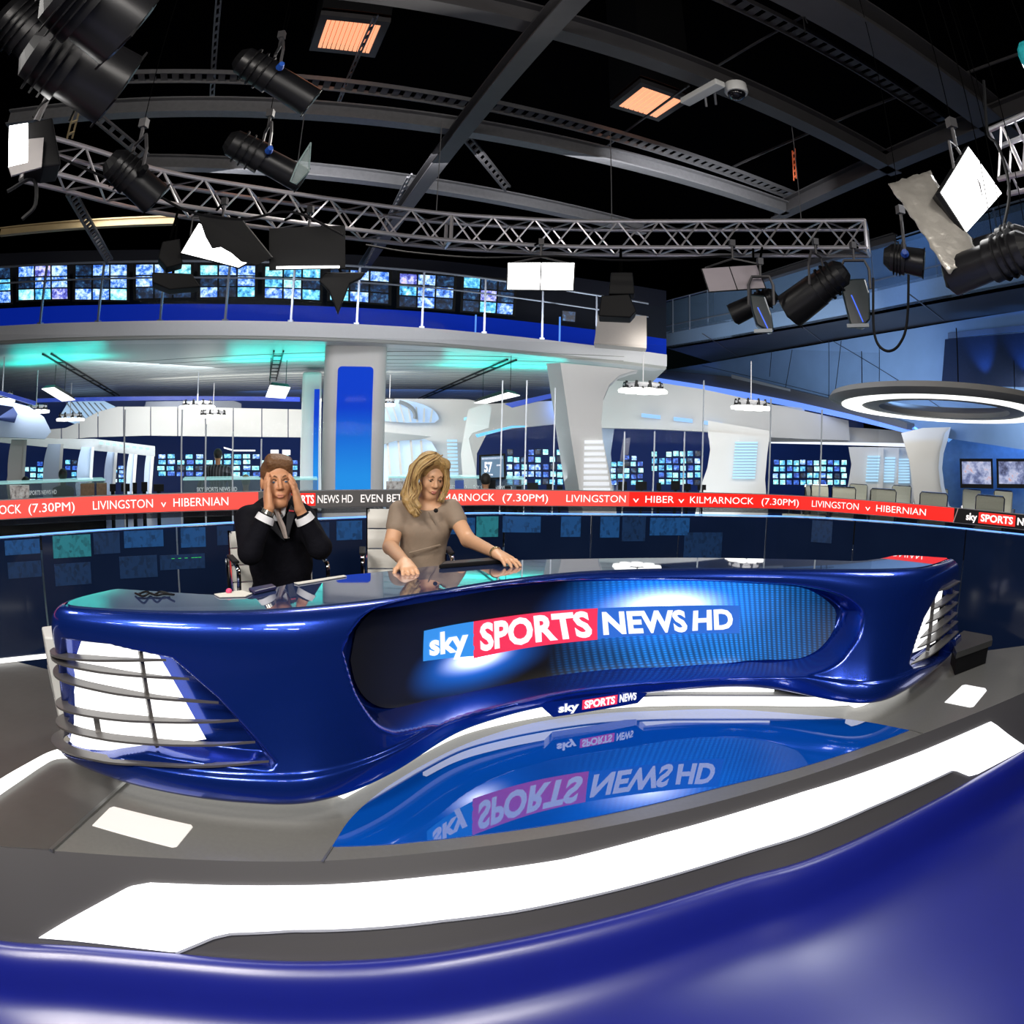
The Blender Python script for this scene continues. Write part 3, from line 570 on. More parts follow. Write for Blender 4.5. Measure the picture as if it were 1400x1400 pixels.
POOLB = mat('inset_blue', (.02, .1, .5), .4, noise=.1)
# --- curved balcony
ZB1, ZB0 = 3.30, 3.02
btop = [(-60, 449), (0, 446), (75, 442), (150, 440), (300, 438.5), (400, 440), (500, 444), (600, 450), (664, 456), (740, 464), (807, 472), (860, 478), (911, 485)]
BT = smooth_path([Vector(p) for p in cr([at(x, y, ZB1) for x, y in btop], 8)], 12)
def band_path(P, z0, z1, o0, o1, mb=None):    # box section swept along plan path P (offset o towards the camera)
    mb = mb or MB(); R_ = []
    for k, p in enumerate(P):
        n = nrm(P, k); a = (p.x+n.x*o0, p.y+n.y*o0); b = (p.x+n.x*o1, p.y+n.y*o1); R_.append([Vector((*a, z0)), Vector((*a, z1)), Vector((*b, z1)), Vector((*b, z0))])
    return mb.rings(R_)
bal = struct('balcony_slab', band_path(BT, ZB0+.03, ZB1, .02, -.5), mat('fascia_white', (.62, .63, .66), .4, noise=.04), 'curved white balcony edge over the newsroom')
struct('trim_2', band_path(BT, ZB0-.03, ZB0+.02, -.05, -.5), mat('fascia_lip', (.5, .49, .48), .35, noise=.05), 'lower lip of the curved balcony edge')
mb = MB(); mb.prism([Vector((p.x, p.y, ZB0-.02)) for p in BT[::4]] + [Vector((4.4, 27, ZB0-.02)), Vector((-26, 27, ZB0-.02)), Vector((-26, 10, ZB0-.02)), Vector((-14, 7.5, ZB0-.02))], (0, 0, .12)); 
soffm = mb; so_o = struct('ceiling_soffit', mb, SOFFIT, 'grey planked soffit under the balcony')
mb = MB()
for k in range(24):
    y = 12.6+k*.6; mb.beam((-15, y, ZB0-.021), (2.0+(y-12.6)*.13, y, ZB0-.021), .02, .012)
ob = obj('soffit_groove', mb, mat('groove_dark', (.24, .25, .24), .5, noise=.1), so_o); ob['kind'] = 'stuff'
# balcony interior: blue front band, dark back wall
BI = [p + Vector((p.x, p.y, 0)).normalized()*1.3 for p in BT]
struct('wall_balcony_front', band_path(BI, ZB1, ZB1+.55, 0, -.05), mat('balcony_blue', (.005, .025, .28), .35, noise=.15, nscale=.8, emit=(.001, .012, .24), es=1, spec=.05), 'royal blue band behind the balcony rail')  # the band's lit look is put in as emission
BJ = [p + Vector((p.x, p.y, 0)).normalized()*3.4 for p in BT]
struct('wall_balcony_back', band_path(BJ, ZB1, ZB1+2.2, 0, -.1), mat('balcony_dark', (.006, .008, .02), .6, noise=.2), 'dark wall behind the balcony screens')
# railing posts, rails, glass
rl = thing('balcony_railing', 'steel and glass railing along the curved white balcony', 'railing', BT[len(BT)//2])
for k, x in enumerate([-25, 55, 134, 219, 308, 398, 488, 577, 662, 741, 815, 862]):
    y = float(np.interp(x, [a for a, _ in btop], [b for _, b in btop])); p = at(x, y, ZB1); p -= Vector((p.x, p.y, 0)).normalized()*(-.08)
    mb = MB(); mb.beam(p, p+Vector((0, 0, 1.05)), .035, .035, up=(1, 0, 0)); mb.box(p+Vector((0, 0, .02)), .09, .09, .04); mb.box(p+Vector((0, 0, .75)), .05, .06, .03); obj('post', mb, RAIL, rl)
PR = [p + Vector((p.x, p.y, 0)).normalized()*.08 for p in BT]
for z, r in ((.76, .016), (1.05, .02)):
    mb = MB(); mb.tube([p+Vector((0, 0, z)) for p in PR[:-4:2]], r, 5); obj('rail', mb, RAIL, rl)
obj('glass_pane', band_path(PR, ZB1+.03, ZB1+1.02, .0, -.006), GLASS, rl)
# blue tubes rising behind the rail
for x in (142, 265, 398, 525, 650, 765):
    y = float(np.interp(x, [a for a, _ in btop], [b for _, b in btop])); p = atD(x, y-2, 13.4); mb = MB(); mb.cyl((p.x, p.y, ZB1), (p.x, p.y, ZB1+.55), .018, n=6)
    tag(obj('light_tube', mb, glow('tube_blue', (.12, .35, 1), .9)), 'thin upright blue light tube on the balcony blue band, '+{142: 'farthest left', 265: 'second from the left', 398: 'third from the left', 525: 'just right of the wide column', 650: 'left of the lit ceiling panel', 765: 'beside the small dark monitor'}[x], 'light tube', 'light tubes on the balcony band')
# --- multiviewer screens on the balcony
def video(name, cols, seed, s=1.0, sc=9):
    m = bpy.data.materials.new(name); m.use_nodes = True; nt = m.node_tree; N, L = nt.nodes, nt.links; b = N['Principled BSDF']; b.inputs['Base Color'].default_value = (.01, .01, .012, 1); b.inputs['Roughness'].default_value = .3
    tc = N.new('ShaderNodeTexCoord'); ma = N.new('ShaderNodeMapping'); ma.inputs['Location'].default_value = (seed*3.1, seed*1.7, seed*.9); L.new(tc.outputs['Object'], ma.inputs[0])
    nz = N.new('ShaderNodeTexNoise'); nz.inputs['Scale'].default_value = sc; nz.inputs['Detail'].default_value = 3; nz.inputs['Roughness'].default_value = .7; L.new(ma.outputs[0], nz.inputs['Vector'])
    rp = N.new('ShaderNodeValToRGB'); rp.color_ramp.interpolation = 'LINEAR'; e = rp.color_ramp.elements
    while len(e) < len(cols): e.new(.5)
    for i, c in enumerate(cols): e[i].position = .30+.42*i/(len(cols)-1); e[i].color = (*c, 1)
    L.new(nz.outputs['Fac'], rp.inputs[0]); L.new(rp.outputs[0], b.inputs['Emission Color']); b.inputs['Emission Strength'].default_value = s
    m.cycles.emission_sampling = 'NONE'; return m
VID = [video('video_blue_white', [(.01, .03, .2), (.05, .2, .8), (.5, .75, 1), (.9, .95, 1)], 1, 1.5), video('video_pitch', [(.0, .02, .1), (.05, .35, .75), (.25, .8, .95), (.9, 1, 1)], 2, 1.5), video('video_studio', [(.02, .02, .1), (.1, .12, .6), (.6, .65, .95), (.9, .25, .3)], 3, 1.5), video('video_cyan', [(.02, .2, .3), (.2, .7, .85), (.6, .95, 1), (.9, 1, 1)], 4, 1.5), video('video_dark', [(.002, .003, .008), (.004, .01, .03), (.01, .05, .15), (.1, .3, .6)], 5), video('video_navy', [(.0, .01, .05), (.01, .05, .35), (.03, .15, .7), (.3, .6, 1)], 6, 1.5)]
for v_ in VID: MATS[v_.name] = v_
def monitor(px, D, name, label, cat, group, cells=None, frame=BLACK, rel=.06, th=.08, vid=None, back=True):
    """px: tl, tr, br, bl of the whole front"""
    cx = sum(p[0] for p in px)/4; cy = sum(p[1] for p in px)/4; c = atD(cx, cy, D); n = np.array((c.x, c.y, 0)); n /= np.linalg.norm(n); nv = Vector(n)
    q = [atP(x, y, c, n) for x, y in px]; t = thing(name, label, cat, c, group); mb = MB(); mb.prism(q, nv*th); obj('casing', mb, frame, t)
    f = lambda x, y: (q[3]*(1-x)+q[2]*x)*(1-y)+(q[0]*(1-x)+q[1]*x)*y - nv*.006
    for (x0, y0, x1, y1, m_) in (cells or [(rel, rel, 1-rel, 1-rel, vid or VID[0])]):
        mb = MB(); mb.prism([f(x0, y0), f(x1, y0), f(x1, y1), f(x0, y1)], nv*.004); obj('screen', mb, m_, t)
    return t
rng = random.Random(5)
bal_disp = [[(-55, 366), (17, 362), (18, 416), (-53, 419)], [(22, 362), (95, 360), (96, 411), (22, 413)], [(100, 360), (177, 359), (177, 413), (99, 412)], [(182, 359), (265, 359), (265, 409), (182, 411)], [(270, 360), (353, 361), (352, 408), (270, 409)], [(359, 362), (442, 364), (441, 413), (358, 409)], [(448, 365), (536, 370), (535, 418), (447, 412)], [(543, 371), (625, 376), (622, 426), (542, 421)], [(631, 376), (708, 382), (704, 433), (629, 427)]]
pos = ['leftmost of the balcony screens, cut by the frame edge', 'second balcony screen from the left', 'third balcony screen, above the first blue tube', 'fourth balcony screen from the left', 'fifth balcony screen, behind the hanging softbox', 'sixth balcony screen, above the wide white column', 'seventh balcony screen, right of the black softbox', 'eighth balcony screen, left of the lit ceiling panel', 'last large balcony screen on the right, partly behind the lit panel']
for q, lb in zip(bal_disp, pos):
    cells = []
    for i in range(3):
        for j in range(3):
            x0 = .05+.31*i; y0 = .05+.31*j; r_ = rng.random(); m_ = VID[0] if r_ < .3 else VID[1] if r_ < .5 else VID[2] if r_ < .6 else VID[3] if r_ < .7 else VID[4]
            cells.append((x0, y0, x0+.28, y0+.27, m_))
    monitor(q, 13.9, 'multiview_screen', 'black multi-picture display, '+lb, 'screen', 'multi-picture displays on the balcony', cells)
monitor([(768, 424), (788, 426), (787, 441), (768, 439)], 13.0, 'small_monitor', 'small dark monitor on the blue band at the right end of the balcony', 'monitor', None, vid=VID[4])
# end block of the balcony and far corner
mb = slab([(818, 430), (884, 432), (884, 476), (812, 470)], 12.6, .5); struct('trim_3', mb, mat('endblock_beige', (.30, .27, .25), .5, noise=.05), 'beige rounded block at the end of the balcony')
# --- columns
def column_px(x0, x1, ytop, D, w_extra=0): pass
cw = thing('white_column', 'wide white column with a tall glowing blue inset panel, under the balcony', 'column', atD(483, 600, 12.1))
ca_, cb_ = atD(440, 600, 12.1), atD(526, 600, 12.1); dv = (cb_-ca_); dv.z = 0; L_ = dv.length; dv.normalize(); dn = Vector((-dv.y, dv.x, 0)); dn = dn if dn.y > 0 else -dn
def rrect(cx, w_, z0, z1, r, y=0, n=5):
    P = []
    for sxn, zz_, a0 in ((1, z0, -90), (1, z1, 0), (-1, z1, 90), (-1, z0, 180)):
        for k in range(n+1):
            a = math.radians(a0+90*k/n); P.append(Vector(ca_) + dv*(cx+sxn*(w_/2-r)+r*math.cos(a)) - Vector((0, 0, ca_.z)) + Vector((0, 0, (zz_+r if zz_ == z0 else zz_-r)+r*math.sin(a))) + dn*y)
    return P
# plan: rounded rectangle extruded vertically
pl = []
for sxn, syn, a0 in ((1, 0, -90), (1, 1, 0), (-1, 1, 90), (-1, 0, 180)):
    for k in range(6):
        a = math.radians(a0+90*k/5); r = .16; pl.append(Vector((ca_.x, ca_.y, NF)) + dv*(L_/2+sxn*(L_/2-r)+r*math.cos(a)) + dn*((r if syn == 0 else 1.0-r)+r*math.sin(a)))
mb = MB(); mb.prism(pl, (0, 0, ZB0-NF-.03)); obj('shaft', mb, HALL_W, cw, smooth=True)
ip = [atD(x, y, 12.0) for x, y in ((462, 500), (511, 500), (505, 690), (458, 690))]
xa = (Vector((ip[0].x, ip[0].y, 0))-Vector((ca_.x, ca_.y, 0))).dot(dv); xb = (Vector((ip[1].x, ip[1].y, 0))-Vector((ca_.x, ca_.y, 0))).dot(dv)
def grad_mat(name, c0, c1, z0, z1, s=1.0, axis=2):
    m = bpy.data.materials.new(name); m.use_nodes = True; nt = m.node_tree; N, L = nt.nodes, nt.links; b = N['Principled BSDF']; b.inputs['Roughness'].default_value = .7; b.inputs['Specular IOR Level'].default_value = .03; b.inputs['Base Color'].default_value = (.002, .01, .06, 1)
    g = N.new('ShaderNodeNewGeometry'); sp = N.new('ShaderNodeSeparateXYZ'); L.new(g.outputs['Position'], sp.inputs[0]); mr = N.new('ShaderNodeMapRange'); mr.inputs[1].default_value = z0; mr.inputs[2].default_value = z1; L.new(sp.outputs[axis], mr.inputs[0])
    mx = N.new('ShaderNodeMix'); mx.data_type = 'RGBA'; L.new(mr.outputs[0], mx.inputs[0]); mx.inputs[6].default_value = (*c0, 1); mx.inputs[7].default_value = (*c1, 1); L.new(mx.outputs[2], b.inputs['Emission Color']); b.inputs['Emission Strength'].default_value = s; MATS[name] = m; return m
mb = MB(); mb.prism(rrect((xa+xb)/2, xb-xa, .2, ip[0].z, .07, y=-.012), dn*.02); obj('inset_panel', mb, grad_mat('column_screen', (.02, .30, .85), (.005, .05, .62), .7, 1.9), cw)
c2 = thing('slim_column', 'slim teal-lit column with a narrow blue inset behind the wide white column', 'column', atD(427, 620, 15.5))
mb = slab([(414, 508), (440, 508), (440, 700), (410, 700)], 15.5, .6); obj('shaft', mb, HALL_W, c2, bevel=.06)
mb = slab([(430, 532), (437, 532), (435, 690), (428, 690)], 15.4, .05); obj('inset_panel', mb, MATS['column_screen'], c2)
c3 = thing('tapered_column', 'sculpted white tapering column with a louvred panel, under the right end of the balcony', 'column', atD(800, 620, 11.5))
mb = slab([(766, 496), (872, 506), (862, 508), (846, 514), (833, 526), (825, 545), (822, 575), (824, 600), (832, 640), (842, 690), (846, 730), (800, 730), (795, 690), (781, 600)], 11.6, .5); obj('shaft', mb, HALL_W, c3)
p0 = atD(748, 498, 12.1); 
a_ = [atD(766, 496, 11.62), atD(781, 600, 11.62), atD(795, 690, 11.62), atD(800, 730, 11.62)]; b_ = [atD(747, 497, 12.4), atD(762, 600, 12.4), atD(776, 690, 12.4), atD(782, 730, 12.4)]
mb = MB(); mb.rings([[p, q, q+Vector((.02, .02, 0)), p+Vector((.02, .02, 0))] for p, q in zip(a_, b_)]); obj('side_face', mb, HALL_W, c3)
for k in range(10):
    y = 602+k*8.2; x0 = 799-.2*k; x1 = 824+(y-600)*.155; mb = slab([(x0, y), (x1, y), (x1, y+4.6), (x0, y+4.6)], 11.56, .03); obj('slat', mb, glow('louvre_white', (.85, .88, .92), .8), c3)
# --- glazing mullions between studio and newsroom
gz = thing('glass_partition', 'tall clear glass partition with thin steel mullions under the balcony', 'glass partition', atD(700, 640, 10.6))
MU = [(170, 560, 690), (248, 560, 690), (281, 580, 690), (318, 590, 690), (357, 600, 690), (684, 520, 675), (717, 520, 675), (756, 530, 676), (852, 590, 676), (893, 590, 676), (934, 590, 676), (959, 520, 677), (1051, 545, 680), (1121, 560, 684)]
for x, y0, y1 in MU:
    a = atD(x, 660, 10.6); mb = MB(); mb.beam((a.x, a.y, NF), (a.x, a.y, atD(x, y0, 10.6).z), .016, .02, up=(1, 0, 0)); obj('mullion', mb, mat('mullion_steel', (.7, .75, .8), .4, noise=.05), gz)
gp = [atD(x, 640, 10.6) for x in range(-40, 1240, 40)]
mb = MB(); mb.rings([[Vector((p.x, p.y, NF)), Vector((p.x, p.y, 2.9)), Vector((p.x*1.001, p.y*1.001, 2.9)), Vector((p.x*1.001, p.y*1.001, NF))] for p in gp]); obj('pane', mb, mat('partition_glass', (.01, .02, .02), .05, spec=.1, alpha=.05, noise=.02), gz)
# --- soffit lamps and teal uplights
TEAL = (.0, 1, .85)
for (x, y, P_) in ((75, 492, 16), (392, 490, 20), (690, 500, 20)):
    c = at(x, y, ZB0-.02); d = Vector((c.x, c.y, 0)).normalized(); area('teal_wash', c-Vector((0, 0, .42)), c, 2.6, .5, P_*3, TEAL)
def linear_lamp(px, top, D, label, th=.05):
    c = atD(sum(p[0] for p in px)/4, sum(p[1] for p in px)/4, D); t = thing('suspended_lamp', label, 'lamp', c); P = [at(x, y, c.z) for x, y in px]
    mb = MB(); mb.prism(P, (0, 0, .01)); obj('diffuser', mb, glow('office_lamp', (1, 1, .98), 1.8), t)
    m = sum(P, Vector())/4; Q = [m+(p-m)*.8+Vector((0, 0, .09)) for p in P]; mb = MB(); mb.rings([[p+Vector((0, 0, .012)) for p in P], Q]); obj('housing', mb, BLACK, t)
    for k, q in enumerate(((Q[0]+Q[3])/2, (Q[1]+Q[2])/2)):
        mb = MB(); mb.cyl(q, (q.x, q.y, ZB0), .008, n=4); obj('hanger', mb, BLACK, t)
    return t
linear_lamp([(57, 532), (74, 530), (103, 547), (85, 549)], 490, 15, 'slanted white lamp hanging from the soffit at the far left')
linear_lamp([(369, 527), (397, 530), (390, 545), (363, 543)], 490, 14, 'short white lamp hanging left of the slim column')
linear_lamp([(648, 551), (695, 537), (711, 541), (664, 552)], 490, 14, 'long slanted white lamp hanging right of the presenter woman')
for k, (a, b) in enumerate((((64, 484), (160, 541)), ((381, 480), (373, 520)), ((700, 492), (575, 545)))):
    A, B = at(*a, ZB0-.04), at(*b, ZB0-.04); t = thing('ceiling_track', ['slanting black track on the soffit above the far left lamp', 'black track on the soffit above the short lamp', 'long black track on the soffit right of the wide column'][k], 'ceiling track', A)
    d = (B-A).normalized(); n = Vector((-d.y, d.x, 0))*.09
    for s_ in (1, -1): mb = MB(); mb.beam(A+n*s_, B+n*s_, .03, .03); obj('rail', mb, BLACK, t)
    mb = MB()
    for i in range(1, 8): q = A.lerp(B, i/8); mb.beam(q-n, q+n, .02, .02)
    obj('rung', mb, BLACK, t)['kind'] = 'stuff'
# --- clustered pendant lamps
def cluster(x0, x1, y, D, label):
    a, b = atD(x0, y, D), atD(x1, y, D); c = (a+b)/2; R_ = (b-a).length/2; t = thing('cluster_lamp', label, 'lamp', c, 'clustered ring pendants in the newsroom'); n = 9
    for k in range(n):
        A = 2*math.pi*k/n; q = c+Vector((math.cos(A)*R_*.78, math.sin(A)*R_*.78, 0)); mb = MB(); mb.lathe(q, [(.01, -.05), (R_*.25, -.045), (R_*.28, 0), (R_*.24, .02), (.01, .03)], 10); obj('bulb', mb, glow('bulb_white', (1, .99, .95), 1.8), t)
        mb = MB(); mb.cyl(q+Vector((0, 0, .03)), q+Vector((0, 0, .16)), R_*.10, R_*.05, n=6); obj('socket', mb, BLACK, t)
    mb = MB(); mb.tube([c+Vector((math.cos(2*math.pi*k/16)*R_*.78, math.sin(2*math.pi*k/16)*R_*.78, .1)) for k in range(17)], .025, 5); mb.cyl(c+Vector((0, 0, .1)), c+Vector((0, 0, .9)), .012, n=4); mb.beam(c+Vector((-R_*.78, 0, .1)), c+Vector((R_*.78, 0, .1)), .03, .03); obj('frame', mb, mat('lamp_grey', (.3, .3, .32), .4, noise=.1), t)
for a in [(-14, 20, 547, 14, 'ring of white pendant lamps cut by the left frame edge'), (32, 67, 562, 16, 'ring pendant hanging left of the slanted lamp'), (77, 115, 573, 18, 'ring pendant under the glazed roof'), (246, 294, 556, 17, 'ring pendant in front of the white bulkhead'), (271, 312, 569, 19, 'smaller lower ring pendant before the white bulkhead'), (525, 540, 553, 17, 'ring pendant half hidden by the wide column'), (846, 912, 534, 13, 'large ring pendant right of the tapered column'), (1000, 1053, 557, 13.5, 'ring pendant above the louvred wall right of the tapered column')]: cluster(*a)
# --- far structure, left part
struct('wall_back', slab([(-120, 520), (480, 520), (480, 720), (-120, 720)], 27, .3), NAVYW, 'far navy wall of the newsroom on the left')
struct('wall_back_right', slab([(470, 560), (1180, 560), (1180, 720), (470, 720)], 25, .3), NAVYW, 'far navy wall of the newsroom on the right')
def piece(name, px, D, th, m, label, **k):
    return struct(name, slab(px, D, th), m, label, **k)
# glazed roof strips
sk_ = struct('window_1', slab([(96, 545), (140, 547), (158, 556), (125, 574), (104, 580), (80, 572)], 24, .1), SKY_G, 'glazed roof of the newsroom at the left')
for k in range(7):
    mb = slab([(88+8*k, 548+k*.5), (90+8*k, 548+k*.5), (112+6*k, 576-2.5*k), (110+6*k, 576-2.5*k)], 23.8, .06); obj('glazing_bar', mb, mat('bar_grey', (.35, .4, .45), .4, noise=.05), sk_)
xs = [108, 134, 169, 206, 243, 281, 319, 358, 394, 420]
bh = thing('white_bulkhead', 'long white panelled bulkhead across the back of the newsroom', 'bulkhead', atD(260, 580, 21))
tp = lambda x: float(np.interp(x, [30, 60, 90, 108, 134, 160, 240, 420], [590, 588, 585, 577, 563, 556, 556, 560])); bt = lambda x: float(np.interp(x, [30, 60, 100, 120, 200, 420], [600, 600, 600, 598, 595.5, 598]))
for a, b in zip([30, 60, 84]+xs, [60, 84]+xs):
    if b-a < 3: continue
    X = np.linspace(a+.6, b-.6, 6); mb = slab([(x, tp(x)) for x in X]+[(x, bt(x)) for x in X[::-1]], 21, .5); obj('panel', mb, HALL_W, bh)
# arcade of hourglass pillars
ar = thing('white_arcade', 'receding row of white hourglass pillars with blue openings at the left', 'arcade', atD(110, 640, 16))
def hour(x0, x1, yt, yb, w0, w1):    # left edge slanted, right edge bowed inwards
    L = [(x0+(1-t)*w0*0+ w0*t*-1, yt+(yb-yt)*t) for t in np.linspace(0, 1, 9)]
    R = [(x1+w1*(1-math.sin(math.pi*min(1, t*1.15)))-w1*.0, yt+(yb-yt)*t) for t in np.linspace(0, 1, 9)]
    return L+R[::-1]
for (x0, x1, yt, yb, w0, w1, D) in [(12, 30, 600, 705, 4, 5, 12.5), (40, 52, 600, 705, 0, 0, 0), (62, 83, 606, 704, 0, 0, 0)]: pass
PILL = [(12, 38, 601, 8, 13.8), (61, 88, 607, 11, 14), (107, 130, 611, 10, 15.5), (144, 162, 615, 8, 17), (174, 189, 618, 7, 18.5), (198, 212, 621, 5, 20)]
for k, (x0, x1, yt, bow, D) in enumerate(PILL):
    yb = 700; L = []; Rr = []
    for t in np.linspace(0, 1, 13):
        y = yt+(yb-yt)*t; L.append((x0+bow*.8*(4*(t-.38)**2) - bow*.3*0 + (-bow*1.0*t*.9 if t > .5 else -bow*.5*t), y)); Rr.append((x1-3-bow*.25*math.sin(math.pi*min(1, t*1.3)) - 4*t, y))
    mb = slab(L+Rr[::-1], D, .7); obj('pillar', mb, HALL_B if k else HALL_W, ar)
    w_ = slab([(x1-5, yt), (x1-1, yt), (x1-6, yb), (x1-10, yb)], D-.05, .1); obj('pillar_edge', w_, HALL_W, ar)
hd = slab([(-10, 596), (38, 598), (80, 600), (130, 600), (212, 610), (212, 624), (130, 616), (60, 611), (-10, 604)], 16, .5); obj('header', hd, mat('arcade_header', (.42, .41, .40), .45, noise=.06), ar)
for k in range(8): obj('slot_light', slab([(136+9*k, 604+1.1*k), (141+9*k, 604.6+1.1*k), (141+9*k, 607.6+1.1*k), (136+9*k, 607+1.1*k)], 15.9, .04), glow('slot_cyan', (.35, .75, .95), .9), ar)
piece('trim_4', [(-20, 545), (2, 546), (40, 556), (60, 570), (70, 590), (62, 600), (-20, 597)], 13.5, .5, HALL_B, 'blue-white curved bulkhead at the far left')
piece('window_2', [(-10, 552), (18, 556), (24, 566), (20, 578), (-10, 573)], 13.3, .1, NAVYW, 'dark window high at the far left')
BSTRIP = glow('cove_navy', (.02, .06, .45), .8)
piece('trim_5', [(-20, 528), (50, 549), (48, 554), (-20, 534)], 13.2, .1, BSTRIP, 'blue light cove at the left end of the soffit')
piece('trim_6', [(50, 545), (410, 543), (410, 549), (50, 550)], 22, .1, BSTRIP, 'blue light cove along the back of the soffit')
piece('trim_7', [(200, 549), (320, 548), (330, 552), (330, 560), (205, 560), (198, 555)], 21.5, .3, mat('duct_dark', (.06, .07, .10), .3, metal=.3, noise=.1), 'dark ventilation duct below the soffit')
# --- far structure, centre (between the wide column and the tapered column)
ce = thing('arched_white_hall', 'white vaulted hall wall with ribbed arches between the two front columns', 'hall wall', atD(590, 600, 19))
obj('wall', slab([(520, 545), (640, 546), (668, 552), (760, 548), (760, 580), (700, 586), (665, 594), (652, 620), (650, 700), (520, 700)], 19.5, .4), HALL_W, ce)
obj('glazing', slab([(520, 549)]+arcpx(470, 546, 600, 600, 80, 0, 8)+[(594, 578), (560, 578), (520, 575)], 19.3, .1), mat('vault_glass', (.35, .5, .7), .2, emit=(.28, .42, .62), es=.8, noise=.2, nscale=6), ce)
for k in range(7):
    obj('glazing_rib', slab([(524+11*k, 550+1.6*k), (526+11*k, 550+1.6*k), (536+9*k, 577), (533+9*k, 577)], 19.1, .1), mat('rib_white', (.6, .65, .7), .4, noise=.05), ce)
mb = MB(); mb.tube([atD(x, y, 19) for x, y in arcpx(500, 548, 568, 590, 70, -10, 8)], .06, 5); obj('arch_rib', mb, mat('rib_grey', (.3, .34, .38), .4, noise=.05), ce)
obj('lower_opening', slab([(520, 606), (540, 600), (575, 598), (590, 604), (597, 616), (600, 700), (520, 700)], 19.2, .1), mat('opening_sky', (.5, .62, .75), .3, emit=(.45, .62, .80), es=.75, noise=.1), ce)
for x in (534, 549, 566, 580): obj('fin_rib', slab([(x-6, 602), (x-3, 602), (x+6, 700), (x+2, 700)], 19.0, .12), HALL_W, ce)
obj('fascia', slab([(520, 590), (560, 594), (590, 597), (575, 601), (540, 603), (520, 609)], 18.9, .2), mat('fascia_grey2', (.35, .38, .40), .4, noise=.05), ce)
def louvres(x0, x1, y0, y1, D, n, label, skew=0, m=None, parent=None):
    t = parent or thing('louvre_window', label, 'louvre window', atD((x0+x1)/2, (y0+y1)/2, D))
    for k in range(n):
        a = y0+(y1-y0)*k/n; b = a+(y1-y0)/n*.62; s0 = skew*k/n; obj('slat', slab([(x0+s0, a), (x1+s0, a), (x1+s0, b), (x0+s0, b)], D, .05), m or glow('louvre_blue', (.42, .68, .9), .85), t)
    return t
louvres(611, 625, 601, 656, 19.2, 11, 'pale blue louvred window right of the arches', 2)
mb = slab([(640, 560), (664, 552), (672, 556), (668, 585), (646, 592), (641, 600), (650, 640), (656, 700), (636, 700), (630, 620)], 17, .5); obj('curved_pier', mb, HALL_W, ce)
for k in range(3): obj('slot_light', slab([(634+12*k, 571-3*k), (641+12*k, 569-3*k), (641+12*k, 573-3*k), (634+12*k, 575-3*k)], 18.9, .04), MATS['slot_cyan'], ce)
piece('trim_8', [(690, 552), (758, 537), (758, 543), (700, 557)], 16.5, .15, BSTRIP, 'blue cove light left of the tapered column')
piece('trim_9', [(650, 594), (700, 582), (718, 582), (718, 584), (700, 585), (652, 598)], 16.4, .1, glow('cove_cyan', (.12, .5, .9), .9), 'thin cyan light line over the centre newsroom')
tv = monitor([(655, 622), (691, 620), (692, 655), (655, 656)], 11.9, 'score_screen', 'upright black screen showing the number 57 near the presenter woman', 'screen', None, cells=[(.08, .08, .92, .92, glow('score_bg', (.10, .20, .32), .8)), (.10, .80, .90, .88, glow('score_bar', (.5, .6, .75), .8))])
c = atD(673, 638, 11.86); n_ = Vector((c.x, c.y, 0)).normalized(); 
def scr_txt(s, x0, x1, y0, y1, D, m_, par, bold=.04):
    mb = MB(); text_on(mb, s, lambda a, b: atD(x0+(x1-x0)*a, y1+(y0-y1)*b, D), bold); return obj('lettering', mb, m_, par)
scr_txt('57', 662, 673, 632, 645, 11.86, LETTER, tv); scr_txt('MINUTES', 661, 674, 648, 650, 11.86, LETTER, tv); scr_txt('LIVE', 679, 684, 635, 637, 11.86, LETTER, tv)
mb = MB(); p = atD(673, 656, 11.9); mb.box((p.x, p.y, (p.z+NF)/2), .12, .12, p.z-NF); mb.box((p.x, p.y, NF+.02), .6, .4, .04); obj('stand', mb, BLACK, tv)
# --- far structure, right part
wr = thing('curved_bulkhead', 'grey-white curved bulkhead with small blue slot lights right of the tapered column', 'bulkhead', atD(980, 570, 16))
BX = [(822, 512), (870, 515), (960, 530), (1060, 552), (1160, 573), (1240, 592)]
obj('face', slab([(822, 512), (960, 532), (1060, 554), (1160, 575), (1162, 602), (1100, 600), (1040, 597), (960, 590), (900, 587), (822, 585)], 17, .5), HALL_W, wr)
for x, y in ((877, 565), (921, 570), (962, 575)): obj('slot_light', slab([(x, y), (x+26, y+3), (x+26, y+8), (x, y+5)], 16.9, .05), glow('slot_blue', (.25, .5, .95), .9), wr)
for (x0, y0, x1, y1) in ((873, 572, 862, 583), (911, 576, 905, 587)): pass
pr = thing('louvred_pier', 'broad white pier with a pale blue louvre panel between the screen bays', 'pier', atD(1010, 640, 15.5))
obj('body', slab([(968, 590), (1052, 598), (1049, 620), (1046, 655), (1050, 714), (948, 714), (958, 665), (967, 640), (971, 615)], 15.5, .5), HALL_W, pr); obj('head', slab([(968, 575), (1056, 590), (1052, 604), (968, 598)], 15.6, .4), HALL_W, pr)
louvres(1005, 1036, 604, 656, 15.4, 13, '', -4, parent=pr)
piece('wall_bay_frame', [(822, 583), (840, 585), (835, 620), (842, 690), (822, 690)], 18, .3, HALL_B, 'white frame left of the first screen bay')
piece('trim_10', [(852, 600), (862, 598), (850, 690), (838, 690)], 17.5, .3, mat('frame_violet', (.18, .18, .28), .4, noise=.1), 'dark frame in the first screen bay')
up_ = thing('upper_gallery', 'white upper gallery with a blue window strip above the right screen bay', 'gallery', atD(1110, 590, 18))
obj('parapet', slab([(1052, 577), (1240, 590), (1240, 608), (1052, 603)], 17.8, .4), HALL_W, up_)
